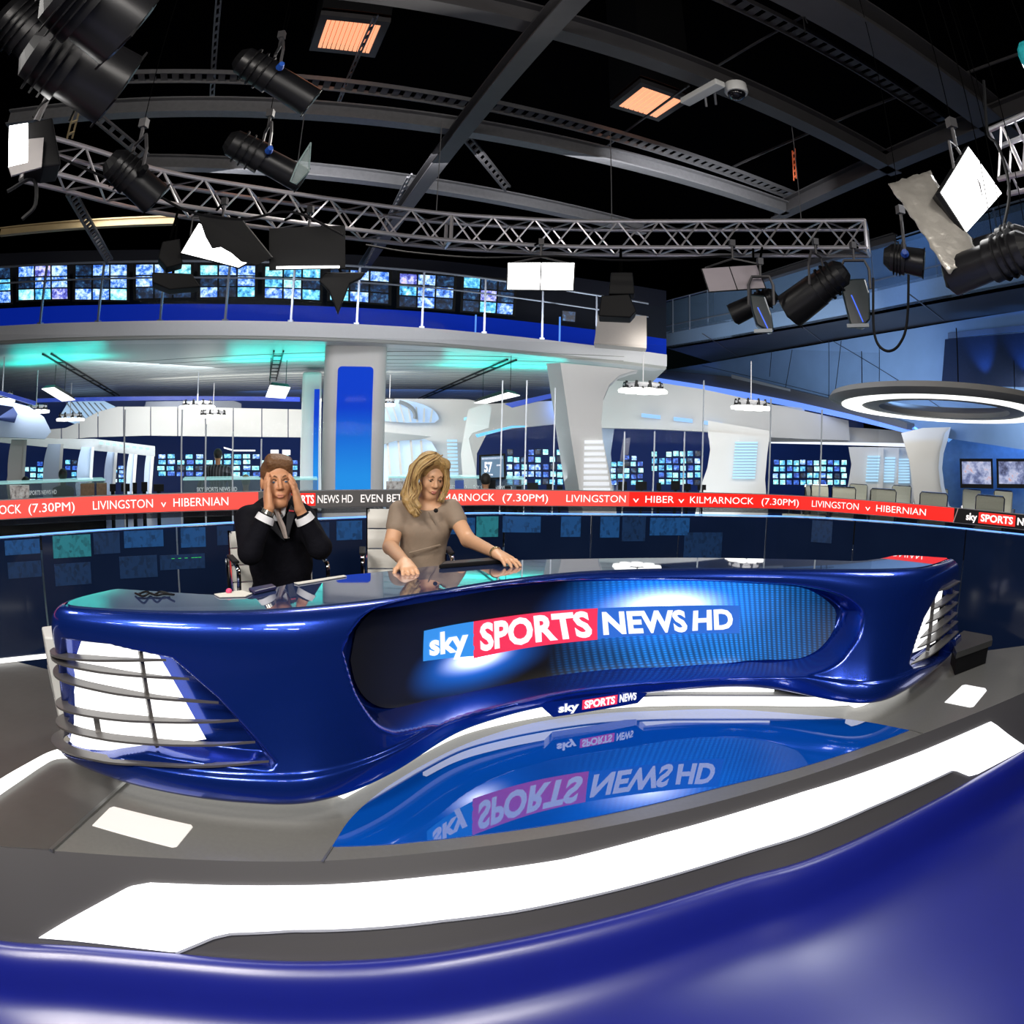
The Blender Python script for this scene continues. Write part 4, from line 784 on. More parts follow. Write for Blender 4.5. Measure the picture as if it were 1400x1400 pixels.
obj('soffit_face', slab([(1052, 553), (1100, 558), (1100, 582), (1052, 580)], 17.6, .2), HALL_B, up_)
obj('window', slab([(1056, 566), (1080, 571), (1080, 581), (1056, 578)], 17.4, .1), NAVYW, up_); obj('window', slab([(1096, 574), (1110, 568), (1160, 574), (1156, 582), (1096, 582)], 17.4, .1), NAVYW, up_)
obj('light_line', slab([(1060, 586), (1078, 588), (1078, 591), (1060, 589)], 17.4, .05), MATS['slot_cyan'], up_)
obj('lamp_strip', slab([(1052, 604), (1238, 606), (1238, 611), (1052, 606)], 17.3, .1), glow('bay_strip', (.85, .9, 1), 1.0), up_)
p2 = thing('white_pier', 'white pier with two pale blue louvre panels beside the conference area', 'pier', atD(1200, 640, 16))
obj('body', slab([(1160, 611), (1246, 612), (1250, 690), (1153, 690), (1160, 660), (1164, 635)], 16.2, .4), HALL_W, p2)
louvres(1186, 1203, 623, 660, 16.1, 9, '', -3, parent=p2); louvres(1210, 1224, 625, 661, 16.1, 9, '', -2, parent=p2); louvres(1226, 1243, 627, 662, 16.1, 9, '', 1, parent=p2)
for x in (1205, 1226): obj('rib', slab([(x, 612), (x+3, 612), (x+1, 690), (x-2, 690)], 15.9, .2), HALL_W, p2)
p3 = thing('flared_column', 'smooth white flared column at the left of the conference recess', 'column', atD(1265, 630, 14))
obj('shaft', slab([(1232, 592), (1262, 585), (1300, 584), (1294, 600), (1287, 620), (1284, 640), (1287, 665), (1298, 700), (1252, 700), (1247, 660), (1243, 630)], 14, .6), HALL_W, p3)
obj('lit_edge', slab([(1300, 584), (1296, 600), (1290, 620), (1288, 640), (1291, 665), (1300, 700), (1296, 700), (1286, 665), (1283, 640), (1285, 618), (1292, 592)], 13.9, .1), HALL_B, p3)
# --- upright blue wall on the right with its own plane
RA, RB = at(971, 496, 4.2), at(1400, 426, 4.2); rn = np.array((-(RB-RA).y, (RB-RA).x, 0)); rn /= np.linalg.norm(rn); rn = rn if rn[1] > 0 else -rn
BWALL = mat('blue_wall', (.20, .36, .68), .5, noise=.12, nscale=2)
struct('wall_right', onplane([(905, 507), (971, 496), (1100, 474), (1250, 449), (1430, 420), (1430, 620), (1300, 600), (1236, 583), (1160, 562), (1060, 540), (1000, 528), (905, 512)], RA, rn, .3), BWALL, 'tall blue wall above the conference area')
rnv = Vector(rn)
gl = struct('trim_11', onplane([(905, 506), (1000, 515), (1080, 532), (1160, 552), (1240, 578), (1240, 588), (1100, 558), (1000, 534), (840, 516), (840, 508)], RA-rnv*.25, rn, .3), mat('soffit_dark_band', (.12, .13, .15), .35, noise=.08), 'dark band over the blue light cove')
struct('trim_12', onplane([(838, 512), (900, 517), (1000, 533), (1080, 548), (1160, 566), (1244, 589), (1242, 593), (1160, 573), (1080, 556), (1000, 541), (900, 524), (834, 518)], RA-rnv*.35, rn, .2), glow('cove_blue_line', (.16, .32, 1), 1.1), 'glowing blue cove line running down to the conference area')
struct('trim_13', onplane([(1000, 512), (1080, 532), (1080, 535), (1000, 517)], RA-rnv*.28, rn, .02), mat('pale_line', (.4, .45, .5), .4, noise=.05), 'pale edge line on the dark band')
mb = MB()
for a, b in (((1133, 462), (1133, 545)), ((1290, 560), (1131, 462)), ((960, 500), (1150, 545)), ((1083, 478), (1073, 535)), ((1150, 466), (1140, 548)), ((1202, 470), (1202, 530)), ((1055, 480), (1052, 515))):
    A, B = atP(*a, RA-rnv*.01, rn), atP(*b, RA-rnv*.01, rn); mb.beam(A, B, .012, .012)
struct('trim_14', mb, mat('wall_joint', (.02, .03, .06), .5, noise=.1), 'dark joints across the blue wall')
struct('window_3', onplane([(1292, 464), (1400, 455), (1450, 452), (1450, 530), (1287, 528)], RA-rnv*.04, rn, .05), mat('deep_navy_glass', (.02, .035, .09), .25, noise=.15), 'large dark blue window above the ring lamp')
struct('trim_15', onplane([(1296, 455), (1450, 440), (1450, 448), (1296, 463)], RA-rnv*.06, rn, .05), mat('sill_blue', (.1, .16, .3), .4, noise=.1), 'blue sill over the dark window')
for x in (1341, 1398):
    p = atP(x, 530, RA-rnv*.35, rn); q = atP(x, 490, RA-rnv*.0, rn); spot('blue_uplight', p+Vector((0, 0, .05)), q+Vector((0, 0, .5)), 62, 55, (.1, .35, 1), .8)
spot('blue_wall_wash', (6.0, 9.5, 2.6), atP(1180, 500, RA, rn), 110, 120, (.25, .5, 1), .9)
spot('blue_wall_wash', (7.5, 6.0, 2.4), atP(1330, 460, RA, rn), 90, 50, (.25, .5, 1), .9)
# --- right balcony: pale blue fascia, dark underside, glass rail
f0 = [(911, 465), (1000, 449), (1100, 430), (1200, 410), (1300, 389), (1430, 362)]
ZR = 4.45
FA = [at(x, y, ZR) for x, y in f0]
mbm = MB(); mbm.rings([[p-Vector((0, 0, .23)), p+Vector((0, 0, .24)), p+Vector((0, 0, .24))+rnv*.2, p-Vector((0, 0, .23))+rnv*.2] for p in FA]); struct('balcony_fascia', mbm, mat('fascia_blue', (.30, .46, .72), .4, noise=.06), 'pale blue edge of the right balcony')
mbm = MB(); mbm.prism([Vector((p.x, p.y, 4.22)) for p in FA]+[Vector((RB.x, RB.y, 4.22))+rnv*.1, Vector((RA.x, RA.y, 4.22))+rnv*.1], (0, 0, .05)); ud = struct('ceiling_right', mbm, mat('underside_dark', (.035, .037, .045), .5, noise=.1), 'dark underside of the right balcony')
for a, b in (((1080, 434), (1125, 468)), ((1243, 402), (1290, 438)), ((960, 456), (1010, 488))):
    mb = MB(); mb.beam(at(*a, 4.21), at(*b, 4.21), .03, .01); obj('joint', mb, mat('joint_grey', (.1, .1, .11), .5, noise=.1), ud)
rr = thing('glass_railing', 'blue-tinted glass railing above the right balcony edge', 'railing', FA[2])
for x, y in [(920, 463), (943, 459), (968, 455), (1118, 427), (1196, 411), (1283, 393), (1370, 375)]:
    p = at(x, y, ZR); mb = MB(); mb.beam(p+Vector((0, 0, .16)), p+Vector((0, 0, 1.15)), .03, .03, up=(1, 0, 0)); obj('post', mb, RAIL, rr)
for z in (.4, 1.15):
    mb = MB(); mb.tube([p+Vector((0, 0, z)) for p in FA], .02, 5); obj('rail', mb, RAIL, rr)
mbm = MB(); mbm.rings([[p+Vector((0, 0, .18)), p+Vector((0, 0, 1.1)), p+Vector((0, 0, 1.1))+rnv*.01, p+Vector((0, 0, .18))+rnv*.01] for p in FA]); obj('glass_pane', mbm, mat('blue_glass', (.3, .5, .8), .05, alpha=.25, noise=.05), rr)
mbm = MB(); mbm.rings([[p+rnv*1.6+Vector((0, 0, .0)), p+rnv*1.6+Vector((0, 0, 1.7)), p+rnv*1.8+Vector((0, 0, 1.7)), p+rnv*1.8] for p in FA]); struct('wall_gallery', mbm, mat('gallery_blue', (.12, .22, .45), .5, noise=.2, nscale=1), 'blue back wall of the right balcony')
spot('gallery_wash', FA[3]+Vector((-1, -2, 1.4)), FA[3]+rnv*1.6+Vector((0, 0, .8)), 110, 50, (.3, .55, 1), .9)
# --- ring lamp, recess, televisions, conference table and chairs
rg = thing('ring_lamp', 'huge white ring-shaped ceiling lamp over the conference table', 'lamp', at(1300, 552, 2.15))
rc = at(1292, 556, 2.16); rad = (at(1150, 551, 2.16)-rc).length*1.0
t_ = Matrix.Rotation(math.radians(-2), 3, Vector((rc.y, -rc.x, 0)).normalized())
mb = MB(); mb.lathe(rc, [(rad*.62, -.05), (rad*.62, .03), (rad*.8, .16), (rad*1.05, .10), (rad*1.08, .02), (rad*.98, -.05), (rad*.62, -.05)], 64, t_, cap=False); obj('body', mb, HALL_W, rg, smooth=True)
mb = MB(); mb.lathe(rc, [(rad*.78, -.065), (rad*.78, -.03), (rad*.96, -.03), (rad*.96, -.065), (rad*.78, -.065)], 64, t_, cap=False); obj('light_ring', mb, glow('ring_white', (.98, 1, .95), 1.8), rg, smooth=True)
for a in (0, 2.1, 4.2): mb = MB(); q = rc+Vector((math.cos(a), math.sin(a), 0))*rad*.9; mb.cyl(q, q+Vector((0, 0, .9)), .008, n=4); obj('hanger', mb, BLACK, rg)
struct('trim_16', slab([(1286, 590), (1300, 584), (1340, 578), (1450, 572), (1450, 590), (1310, 592), (1296, 604)], 15, .3), glow('recess_cove', (.16, .42, .88), .8), 'glowing blue cove around the conference recess')
struct('wall_recess', slab([(1270, 584), (1460, 570), (1460, 720), (1270, 720)], 15.6, .3), mat('recess_blue', (.12, .26, .48), .6, noise=.25, nscale=8), 'textured blue recess wall behind the televisions')
area('recess_wash', atD(1350, 588, 15.0), atD(1350, 640, 15.6), 4, .2, 45, (.15, .4, 1))
for k, (a, b) in enumerate(((1312, 1357), (1362, 1412))):
    t = monitor([(a, 627), (b, 627), (b+1, 668), (a+1, 667)], 14.8, 'television', ['black television showing football, left of the pair in the blue recess', 'black television showing football, right of the pair and cut by the frame'][k], 'television', None, cells=[(.06, .14, .94, .90, video('tv_match_%d' % k, [(.02, .03, .12), (.2, .25, .5), (.6, .65, .9), (.8, .3, .2)], 8, .8, 4))])
NCH = mat('cream_mesh', (.62, .62, .50), .5, noise=.08, nscale=40, bump=.1)
tb = thing('conference_table', 'long dark conference table behind the ticker at the right', 'table', atD(1290, 690, 13.5))
A, B = atD(1165, 672, 14), atD(1430, 682, 12.6); A.z = B.z = .35; mb = MB(); mb.beam(A, B, .9, .04); obj('table_top', mb, BLACK_G, tb)
mb = MB(); mb.beam(Vector((A.x, A.y, 0)), Vector((B.x, B.y, 0)), .5, .68); obj('pedestal', mb, BLACK, tb)
def office_chair(px, py, wpx, D, label, rot):
    c = atD(px, py, D); w_ = wpx/945*D; t = thing('conference_chair', label, 'chair', (c.x, c.y, NF), 'cream office chairs at the conference table'); d = Vector((c.x, c.y, 0)).normalized(); d = Matrix.Rotation(rot, 3, 'Z')@d; s_ = Vector((d.y, -d.x, 0)); b = Vector((c.x, c.y, 0)); zt = c.z
    mb = MB(); P = []
    for k in range(7):
        z = zt-.55*k/6; bow = .05*math.sin(math.pi*k/6); P.append([b+s_*(w_/2*(1-.05*k/6))*q+d*(-bow)+Vector((0, 0, z)) for q in (-1, -.5, 0, .5, 1)])
    Q = [[p+d*.03 for p in r] for r in P]; mb.grid(P); mb.grid(Q); obj('backrest', mb, NCH, t)
    mb = MB(); mb.tube([b+s_*(w_/2*1.02)*q+Vector((0, 0, z)) for q, z in ((-1, zt-.55), (-1.02, zt-.02), (-.9, zt+.015), (.9, zt+.015), (1.02, zt-.02), (1, zt-.55))], .014, 5); obj('back_frame', mb, CHROME, t)
    mb = MB(); mb.box(b+d*.24+Vector((0, 0, zt-.6)), w_*.95, .46, .05, rz=math.atan2(s_.y, s_.x)); obj('seat', mb, NCH, t)
    for q in (-1, 1):
        mb = MB(); mb.tube([b+s_*w_*.55*q+Vector((0, 0, zt-.55)), b+s_*w_*.6*q+Vector((0, 0, zt-.33)), b+s_*w_*.6*q+d*.3+Vector((0, 0, zt-.33)), b+s_*w_*.55*q+d*.34+Vector((0, 0, zt-.57))], .014, 5); obj('armrest', mb, CHROME, t)
    mb = MB(); m_ = b+d*.24; mb.cyl(m_+Vector((0, 0, zt-.6)), m_+Vector((0, 0, NF+.1)), .025, n=8)
    for k in range(5):
        a = 2*math.pi*k/5; q = m_+Vector((math.cos(a)*.3, math.sin(a)*.3, NF+.05)); mb.tube([m_+Vector((0, 0, NF+.12)), q], .018, 5); mb.ell(q-Vector((0, 0, .02)), .025, .025, .03, 6)
    obj('star_base', mb, CHROME, t)
for k, (x, y, w_, D, r) in enumerate([(1104, 664, 16, 13.6, 1.2), (1121, 664, 26, 13.4, .5), (1154, 667, 32, 13.0, .12), (1208, 670, 35, 12.5, .08), (1277, 675, 38, 12.0, .0), (1354, 679, 40, 11.5, -.05)]):
    office_chair(x, y, w_, D, ['cream office chair turned sideways, at the left end of the conference table', 'cream office chair beside the sideways one, turned slightly', 'cream office chair before the louvred white pier', 'cream office chair in front of the flared column\'s left side', 'cream office chair between the flared column and the left television', 'cream office chair in front of the right television'][k], r)
for k, (x, y, w_, D) in enumerate([(1174, 663, 24, 15.6), (1233, 665, 26, 15.4), (1284, 669, 25, 15.2), (1329, 670, 25, 15), (1372, 672, 26, 14.7)]):
    office_chair(x, y, w_, D, ['far side', 'far side'][0]+' cream office chair, '+['first from the left', 'second from the left', 'third from the left', 'fourth, below the left television', 'fifth, below the right television'][k]+' across the table', math.pi+.1)
# --- newsroom video walls
ORD = 'first second third fourth fifth sixth seventh eighth ninth tenth eleventh twelfth thirteenth fourteenth fifteenth sixteenth'.split()
def vwall(x0, x1, y0, y1, D, cols, rows, group, label, p=.85, seed=1, top=None):
    r = random.Random(seed); cw_ = (x1-x0)/cols; ch = (y1-y0)/rows
    for j in range(rows):
        cnt = 0
        for i in range(cols):
            if r.random() > p*(1-.25*(j == 0)): continue
            a = x0+cw_*i+r.uniform(0, .15)*cw_; b = y0+ch*j+r.uniform(0, .12)*ch
            m_ = r.choice([VID[3], VID[3], VID[0], VID[1], VID[1], VID[5], VID[4]]); q = [(a, b), (a+cw_*.88, b), (a+cw_*.88, b+ch*.86), (a, b+ch*.86)]
            c = atD(a+cw_*.4, b+ch*.4, D); n = Vector((c.x, c.y, 0)).normalized(); cnt += 1; t = thing('wall_monitor', '%s small lit monitor of the %s row %s' % (ORD[cnt-1], ORD[j], label), 'monitor', c, group)
            P = [atP(x, y, c, n) for x, y in q]; mb = MB(); mb.prism(P, n*.1); obj('casing', mb, BLACK, t)
            f = lambda x, y: (P[3]*(1-x)+P[2]*x)*(1-y)+(P[0]*(1-x)+P[1]*x)*y-n*.01; mb = MB(); mb.prism([f(.08, .1), f(.92, .1), f(.92, .92), f(.08, .92)], n*.006); obj('screen', mb, m_, t)
G_ = 'small lit monitors massed across the newsroom'
vwall(214, 408, 620, 652, 23, 15, 4, G_+' behind the man', 'behind the striped-shirt man', .93, 1)
vwall(30, 60, 630, 662, 24, 3, 4, G_+' in the left openings', 'in the first arcade opening', .9, 2); vwall(88, 106, 628, 660, 24, 2, 4, G_+' in the left openings', 'in the second arcade opening', .7, 3)
vwall(150, 172, 636, 660, 24, 2, 4, G_+' in the left openings', 'in the fourth arcade opening', .9, 4)
vwall(692, 770, 613, 664, 17, 8, 5, G_+' left of the tapered column', 'left of the tapered column', .95, 5)
vwall(834, 880, 622, 664, 17, 5, 5, G_+' in the first bay', 'right beside the tapered column', .95, 6)
vwall(890, 958, 616, 664, 17.5, 7, 5, G_+' in the second bay', 'left of the louvred pier', .95, 7)
vwall(1056, 1158, 628, 664, 17.5, 11, 4, G_+' in the third bay', 'right of the louvred pier', .97, 8)
# white signs and ceiling lamps of the far left newsroom
for k, x in enumerate((370, 386)):
    tag(obj('lit_sign', slab([(x, 615), (x+11, 615), (x+11, 622), (x, 622)], 20, .05), LETTER), ['left', 'right'][k]+' one of two small white lit signs beside the slim column', 'sign')
mb = slab([(306, 611), (320, 615), (349, 615), (349, 617), (320, 617), (306, 613)], 20, .05); tag(obj('light_bar', mb, LETTER), 'bent white light bar above the striped-shirt man', 'light')
# --- glass-topped newsroom desks
def news_counter(x0, y0, x1, y1, D, label, txt=None, items=()):
    a, b = atD(x0, y0, D), atD(x1, y1, D); a.z = b.z = (a.z+b.z)/2; t = thing('newsroom_counter', label, 'counter', (a+b)/2); n = Vector((a.x+b.x, a.y+b.y, 0)).normalized()
    mb = MB(); mb.prism([a, b, b+n*.7, a+n*.7], (0, 0, .03)); obj('glass_top', mb, mat('glass_edge_teal', (.4, .75, .75), .1, emit=(.28, .55, .55), es=.8, noise=.05), t)
    mb = MB(); mb.prism([a-Vector((0, 0, .30)), b-Vector((0, 0, .30)), b, a], n*.02); obj('front_glass', mb, mat('counter_glass', (.3, .4, .42), .1, alpha=.35, noise=.1), t)
    mb = MB(); mb.prism([Vector((a.x, a.y, NF)), Vector((b.x, b.y, NF)), b-Vector((0, 0, .30)), a-Vector((0, 0, .30))], n*.05); obj('front_panel', mb, BLACK_G, t)
    if txt:
        for (u_, v_) in txt:
            mb = MB(); text_on(mb, 'SKY SPORTS NEWS HD', lambda x, y: a.lerp(b, u_+(v_-u_)*x)-n*.02+Vector((0, 0, -.19+.07*y)), .02); obj('lettering', mb, mat('counter_letter', (.6, .65, .65), .4, emit=(.35, .38, .4), es=.7, noise=.05), t)
    return t
news_counter(-30, 663, 144, 658, 12.2, 'glass-topped newsroom counter at the far left above the ticker', [(.35, .62)])
news_counter(250, 656.5, 356, 656, 12, 'glass-topped newsroom counter where the striped-shirt man stands', [(.18, .7)])
news_counter(395, 656.5, 434, 656, 12.2, 'short glass-topped counter behind the man with raised hands')
news_counter(531, 654, 600, 654, 12.2, 'glass-topped newsroom counter just right of the wide column', [(.05, .5)])
news_counter(604, 654, 717, 655, 12.2, 'glass-topped newsroom counter behind the blonde woman', [(.02, .3), (.38, .85)])
def box_px(name, px, D, th, m, label, cat): return tag(obj(name, slab(px, D, th), m), label, cat)
PAPER = video('newspaper_print', [(.1, .1, .12), (.5, .45, .42), (.8, .78, .75), (.9, .9, .9)], 9, .5, 14); MATS['newspaper_print'] = PAPER
CARD = mat('cardboard_print', (.42, .28, .17), .7, noise=.5, nscale=20)
box_px('magazine_stack', [(13, 664), (40, 664), (40, 684), (15, 684)], 11.9, .2, PAPER, 'stack of printed papers on the far left counter front', 'papers'); box_px('cardboard_box', [(110, 662), (129, 661), (129, 679), (110, 680)], 11.9, .3, CARD, 'brown patterned box under the far left counter', 'box'); box_px('cardboard_box', [(132, 661), (146, 661), (146, 677), (132, 678)], 11.9, .3, CARD, 'narrower brown patterned box right of the first one', 'box')
box_px('poster_strip', [(528, 658), (556, 658), (556, 712), (528, 712)], 11.9, .05, PAPER, 'printed crowd picture panel right of the wide column', 'poster'); box_px('blue_bin', [(622, 657), (634, 657), (635, 710), (622, 710)], 11.8, .3, POOLB, 'blue container under the counter behind the woman', 'container')
def desk_clutter(x0, x1, y, D, seed, label, grp):
    r = random.Random(seed); x = x0; k = 0
    while x < x1:
        w_ = r.uniform(6, 16); h = r.uniform(3, 9); t = thing('desk_monitor', ORD[k]+' '+label, 'monitor', atD(x, y, D), grp); k += 1; obj('casing', slab([(x, y-h), (x+w_, y-h), (x+w_, y+4), (x, y+4)], D, .06), BLACK, t); p = atD(x+w_/2, y+3, D+.06); mb = MB(); mb.beam(Vector((p.x, p.y, NF)), p, .06, .04, up=(1, 0, 0)); obj('stand', mb, BLACK, t); x += w_+r.uniform(3, 14)
desk_clutter(150, 215, 668, 11.5, 3, 'black desk monitor left of the striped-shirt man', 'desk monitors on the left newsroom desks'); desk_clutter(690, 770, 668, 11.5, 4, 'black desk monitor left of the tapered column', 'desk monitors near the tapered column'); desk_clutter(845, 960, 666, 11.5, 5, 'black desk monitor below the screen bays', 'desk monitors below the screen bays')
# --- people in the newsroom (simple figures at their distance)
# ================================================================ STUDIO CEILING: beams, trays, truss, lamps
STEEL = mat('dark_steel', (.065, .062, .066), .5, metal=.3, noise=.15, nscale=8)
STEEL_L = mat('galvanised_steel', (.17, .17, .18), .45, metal=.4, noise=.2, nscale=20)
YST = mat('yellow_lit_beam', (.50, .38, .20), .6, noise=.15, nscale=10)  # warm yellow light painted into the beam colour
ceil_z = 5.6
mb = MB(); mb.box((0, 6, 7.6), 44, 44, .1); struct('ceiling', mb, mat('ceiling_black', (.0015, .0015, .002), 1, noise=.2, spec=0), 'black studio ceiling')
for k, (c, s) in enumerate((((-20, 5, 3.5), (.1, 44, 8.4)), ((20, 5, 3.5), (.1, 44, 8.4)), ((0, -14, 3.5), (40, .1, 8.4)), ((0, 27.5, 3.5), (40, .1, 8.4)))):
    mb = MB(); mb.box(c, *s); struct(['wall_left', 'wall_far_right', 'wall_behind', 'wall_far'][k], mb, MATS['ceiling_black'], 'dark outer studio wall')
def ibeam(a, b, z, w_=.16, h=.2, m=None, name='roof_beam', label='', n=2):
    P = [at(a[0], a[1], z), at(b[0], b[1], z)]; d = (P[1]-P[0]).normalized(); s_ = Vector((-d.y, d.x, 0)); mb = MB()
    mb.beam(P[0], P[1], w_, .018); mb.beam(P[0]+Vector((0, 0, h)), P[1]+Vector((0, 0, h)), w_, .018); mb.beam(P[0]+Vector((0, 0, h/2)), P[1]+Vector((0, 0, h/2)), .02, h)
    return tag(obj(name, mb, m or STEEL), label, 'beam')
ibeam((10, 172), (1075, 292), 4.6, .15, .16, STEEL_L, label='long grey steel roof beam running above the lattice truss')
ibeam((180, -18), (1225, 238), 4.6, .17, .2, STEEL, label='long steel roof beam crossing the top of the picture')
ibeam((1040, -30), (1380, 190), 4.6, .34, .25, STEEL, label='heavy double steel beam at the upper right')
ibeam((190, 230), (880, 320), 4.6, .15, .16, STEEL_L, label='lowest grey roof beam just above the lattice truss')
ibeam((815, -30), (495, 372), 4.45, .17, .14, STEEL, label='diagonal roof beam running down to the truss in the centre')
ibeam((1060, 300), (1420, 150), 4.6, .17, .2, STEEL, label='roof beam slanting up to the right above the bright panel')
ibeam((1040, 385), (1225, 330), 4.6, .12, .12, STEEL, label='short dark beam behind the end of the truss')
ibeam((0, 322), (242, 306), 4.2, .10, .10, YST, label='short horizontal beam lit warm yellow at the left')
def tray(a, b, z, w_, label, m=STEEL_L):
    A, B = at(*a, z), at(*b, z); d = (B-A).normalized(); s_ = Vector((-d.y, d.x, 0)); L = (B-A).length; t = thing('cable_tray', label, 'cable tray', A)
    for q in (-1, 1): mb = MB(); mb.beam(A+s_*w_/2*q, B+s_*w_/2*q, .015, .05); obj('side_rail', mb, m, t)
    mb = MB(); k = int(L/.12)
    for i in range(k): q = A+d*L*(i+.5)/k; mb.beam(q-s_*w_/2, q+s_*w_/2, .07, .006)
    o = obj('rungs', mb, m, t); o['kind'] = 'stuff'
tray((155, 106), (640, 142), 4.9, .2, 'perforated cable tray above the long grey beam, left of the diagonal beam'); tray((660, 142), (1090, 270), 4.9, .2, 'perforated cable tray above the long grey beam, right of the diagonal beam')
tray((975, -12), (1305, 178), 4.9, .16, 'perforated cable tray beside the heavy double beam', STEEL)
def strut(a, b, z0, z1, label, r=.035, m=STEEL, name='slotted_strut'):
    A, B = at(*a, z0), at(*b, z1); mb = MB(); d = (B-A); L = d.length; n = max(3, int(L/.14)); d.normalize(); s_ = d.orthogonal().normalized()*r*.8
    for q in (-1, 1): mb.beam(A+s_*q, B+s_*q, r*.5, r*.5)
    for i in range(n): p = A+d*L*(i+.5)/n; mb.beam(p-s_, p+s_, .05, r*.4)
    return tag(obj(name, mb, m), label, 'strut')
strut((300, -10), (290, 134), 4.98, 4.98, 'slotted hanging strut left of the first orange rooflight', .03, STEEL_L); strut((514, 22), (463, 140), 4.98, 4.98, 'slotted strut crossing the first orange rooflight', .03, STEEL_L)
strut((1114, 14), (962, 102), 4.98, 4.98, 'slotted strut between the two upper right beams'); strut((940, 118), (822, 206), 4.98, 4.98, 'slotted strut crossing the second orange rooflight'); strut((1258, 120), (1128, 172), 4.98, 4.98, 'slotted strut under the heavy double beam'); strut((1120, 176), (998, 230), 4.98, 4.98, 'slotted strut at the centre right of the roof'); strut((1290, 112), (1398, 72), 4.98, 4.98, 'slotted strut at the far upper right')
strut((636, 186), (694, 258), 4.6, 4.6, 'short diagonal brace right of the diagonal beam', .05); strut((132, 160), (200, 216), 4.4, 4.2, 'short diagonal brace at the left lit from below', .05, STEEL_L); strut((96, 262), (150, 357), 4.0, 4.0, 'diagonal brace dropping to the balcony at the left', .06); strut((112, 125), (95, 190), 4.4, 4.2, 'short yellow-lit slotted strut at the left', .04, YST); strut((500, 362), (560, 240), 4.2, 4.3, 'lower end brace of the diagonal beam', .04)
strut((1085, 205), (1087, 245), 4.9, 4.8, 'short reddish lit bracket at the centre right of the roof', .03, mat('red_lit_steel', (.5, .12, .05), .5, noise=.3, emit=(.5, .08, .02), es=.5))  # red light on the steel painted in as colour and glow
# orange rooflights
def rooflight(q, n, label):
    P = [at(x, y, 5.3) for x, y in q]; t = thing('rooflight', label, 'rooflight', sum(P, Vector())/4); m = sum(P, Vector())/4
    O = [m+(p-m)*1.28 for p in P]
    for k in range(4):
        mb = MB(); mb.prism([P[k], P[(k+1) % 4], O[(k+1) % 4], O[k]], (0, 0, .06)); obj('frame', mb, STEEL, t)
    for k in range(4): a, b = O[k], O[(k+1) % 4]; mb = MB(); mb.prism([a+Vector((0, 0, .1)), b+Vector((0, 0, .1)), Vector((b.x, b.y, 7.55)), Vector((a.x, a.y, 7.55))], (0, .01, 0)); obj('upstand', mb, BLACK, t)
    for k in range(n):
        a0, a1 = (k+.12)/n, (k+.88)/n; mb = MB(); mb.prism([P[0].lerp(P[1], a0), P[0].lerp(P[1], a1), P[3].lerp(P[2], a1), P[3].lerp(P[2], a0)], (0, 0, .03)); obj('slat', mb, glow('orange_slat', (1, .42, .22), 1.1), t)
    mb = MB(); mb.prism([p+Vector((0, 0, .08)) for p in P], (0, 0, .02)); obj('back_plate', mb, glow('orange_back', (.5, .10, .04), .6), t)
rooflight([(447, 27), (521, 35), (505, 73), (434, 65)], 12, 'glowing orange slatted rooflight near the top left'); rooflight([(879, 119), (933, 138), (898, 161), (846, 145)], 8, 'glowing orange slatted rooflight right of the diagonal beam')
# dome camera and junction box
t = thing('dome_camera', 'white dome camera fixed to the upper roof beam', 'camera', at(1007, 128, 4.5)); c = at(1007, 128, 4.5); mb = MB(); mb.lathe(c, [(.001, .10), (.10, .10), (.11, .02), (.10, 0), (.001, 0)], 20); obj('housing', mb, WHITE_P, t, smooth=True); mb = MB(); mb.ell(c-Vector((0, 0, .0)), .085, .085, .07, 14); obj('dome', mb, BLACK_G, t, smooth=True)
t = thing('batten_light', 'grey unlit batten fitting beside the dome camera', 'fitting', at(960, 125, 4.5)); mb = MB(); mb.beam(at(936, 140, 4.5), at(985, 113, 4.5), .11, .06); obj('body', mb, WHITE_P, t, bevel=.01); mb = MB(); mb.cyl(at(964, 130, 4.5), at(966, 146, 4.4), .012, n=5); mb.cyl(at(977, 124, 4.5), at(979, 143, 4.4), .012, n=5); obj('stem', mb, STEEL_L, t)
# ---- lattice truss (curved box truss), chords traced on four rails at constant heights
TR = mat('truss_aluminium', (.8, .77, .8), .3, metal=.75, noise=.05)
ch_fu = [(60, 185), (130, 205), (190, 225), (250, 240), (340, 255), (450, 272), (600, 292), (700, 298), (800, 303), (950, 303), (1100, 302), (1182, 301)]
zt_ = 3.55
FU = smooth_path([Vector(p) for p in cr([at(x, y, zt_) for x, y in ch_fu], 12)], 25)
gap = .28
inner = [p for p in FU]
BK_ = []
for k, p in enumerate(FU):
    n = nrm(FU, k); n = n if n.dot(Vector((p.x, p.y, 0))) < 0 else -n; BK_.append(p - n*gap)
tr = thing('lighting_truss', 'curved silver lattice truss hanging across the studio above the desk', 'truss', FU[len(FU)//2])
rails = [FU, BK_, [p-Vector((0, 0, gap)) for p in FU], [p-Vector((0, 0, gap)) for p in BK_]]
for r_ in rails: mb = MB(); mb.tube(r_[::3]+[r_[-1]], .022, 8); obj('chord', mb, TR, tr, smooth=True)
seg = resample(FU, 41); segb = resample(BK_, 41); dz = Vector((0, 0, gap))
for k in range(40):
    a, b = (seg[k], seg[k+1]-dz) if k % 2 == 0 else (seg[k]-dz, seg[k+1]); c, d = (segb[k]-dz, segb[k+1]) if k % 2 == 0 else (segb[k], segb[k+1]-dz)
    for p, q in ((a, b), (c, d), (seg[k], segb[k+1]) if k % 2 == 0 else (segb[k], seg[k+1]), (seg[k]-dz, segb[k+1]-dz) if k % 2 else (segb[k]-dz, seg[k+1]-dz)):
        mb = MB(); mb.cyl(p, q, .010, n=5); obj('brace', mb, TR, tr)
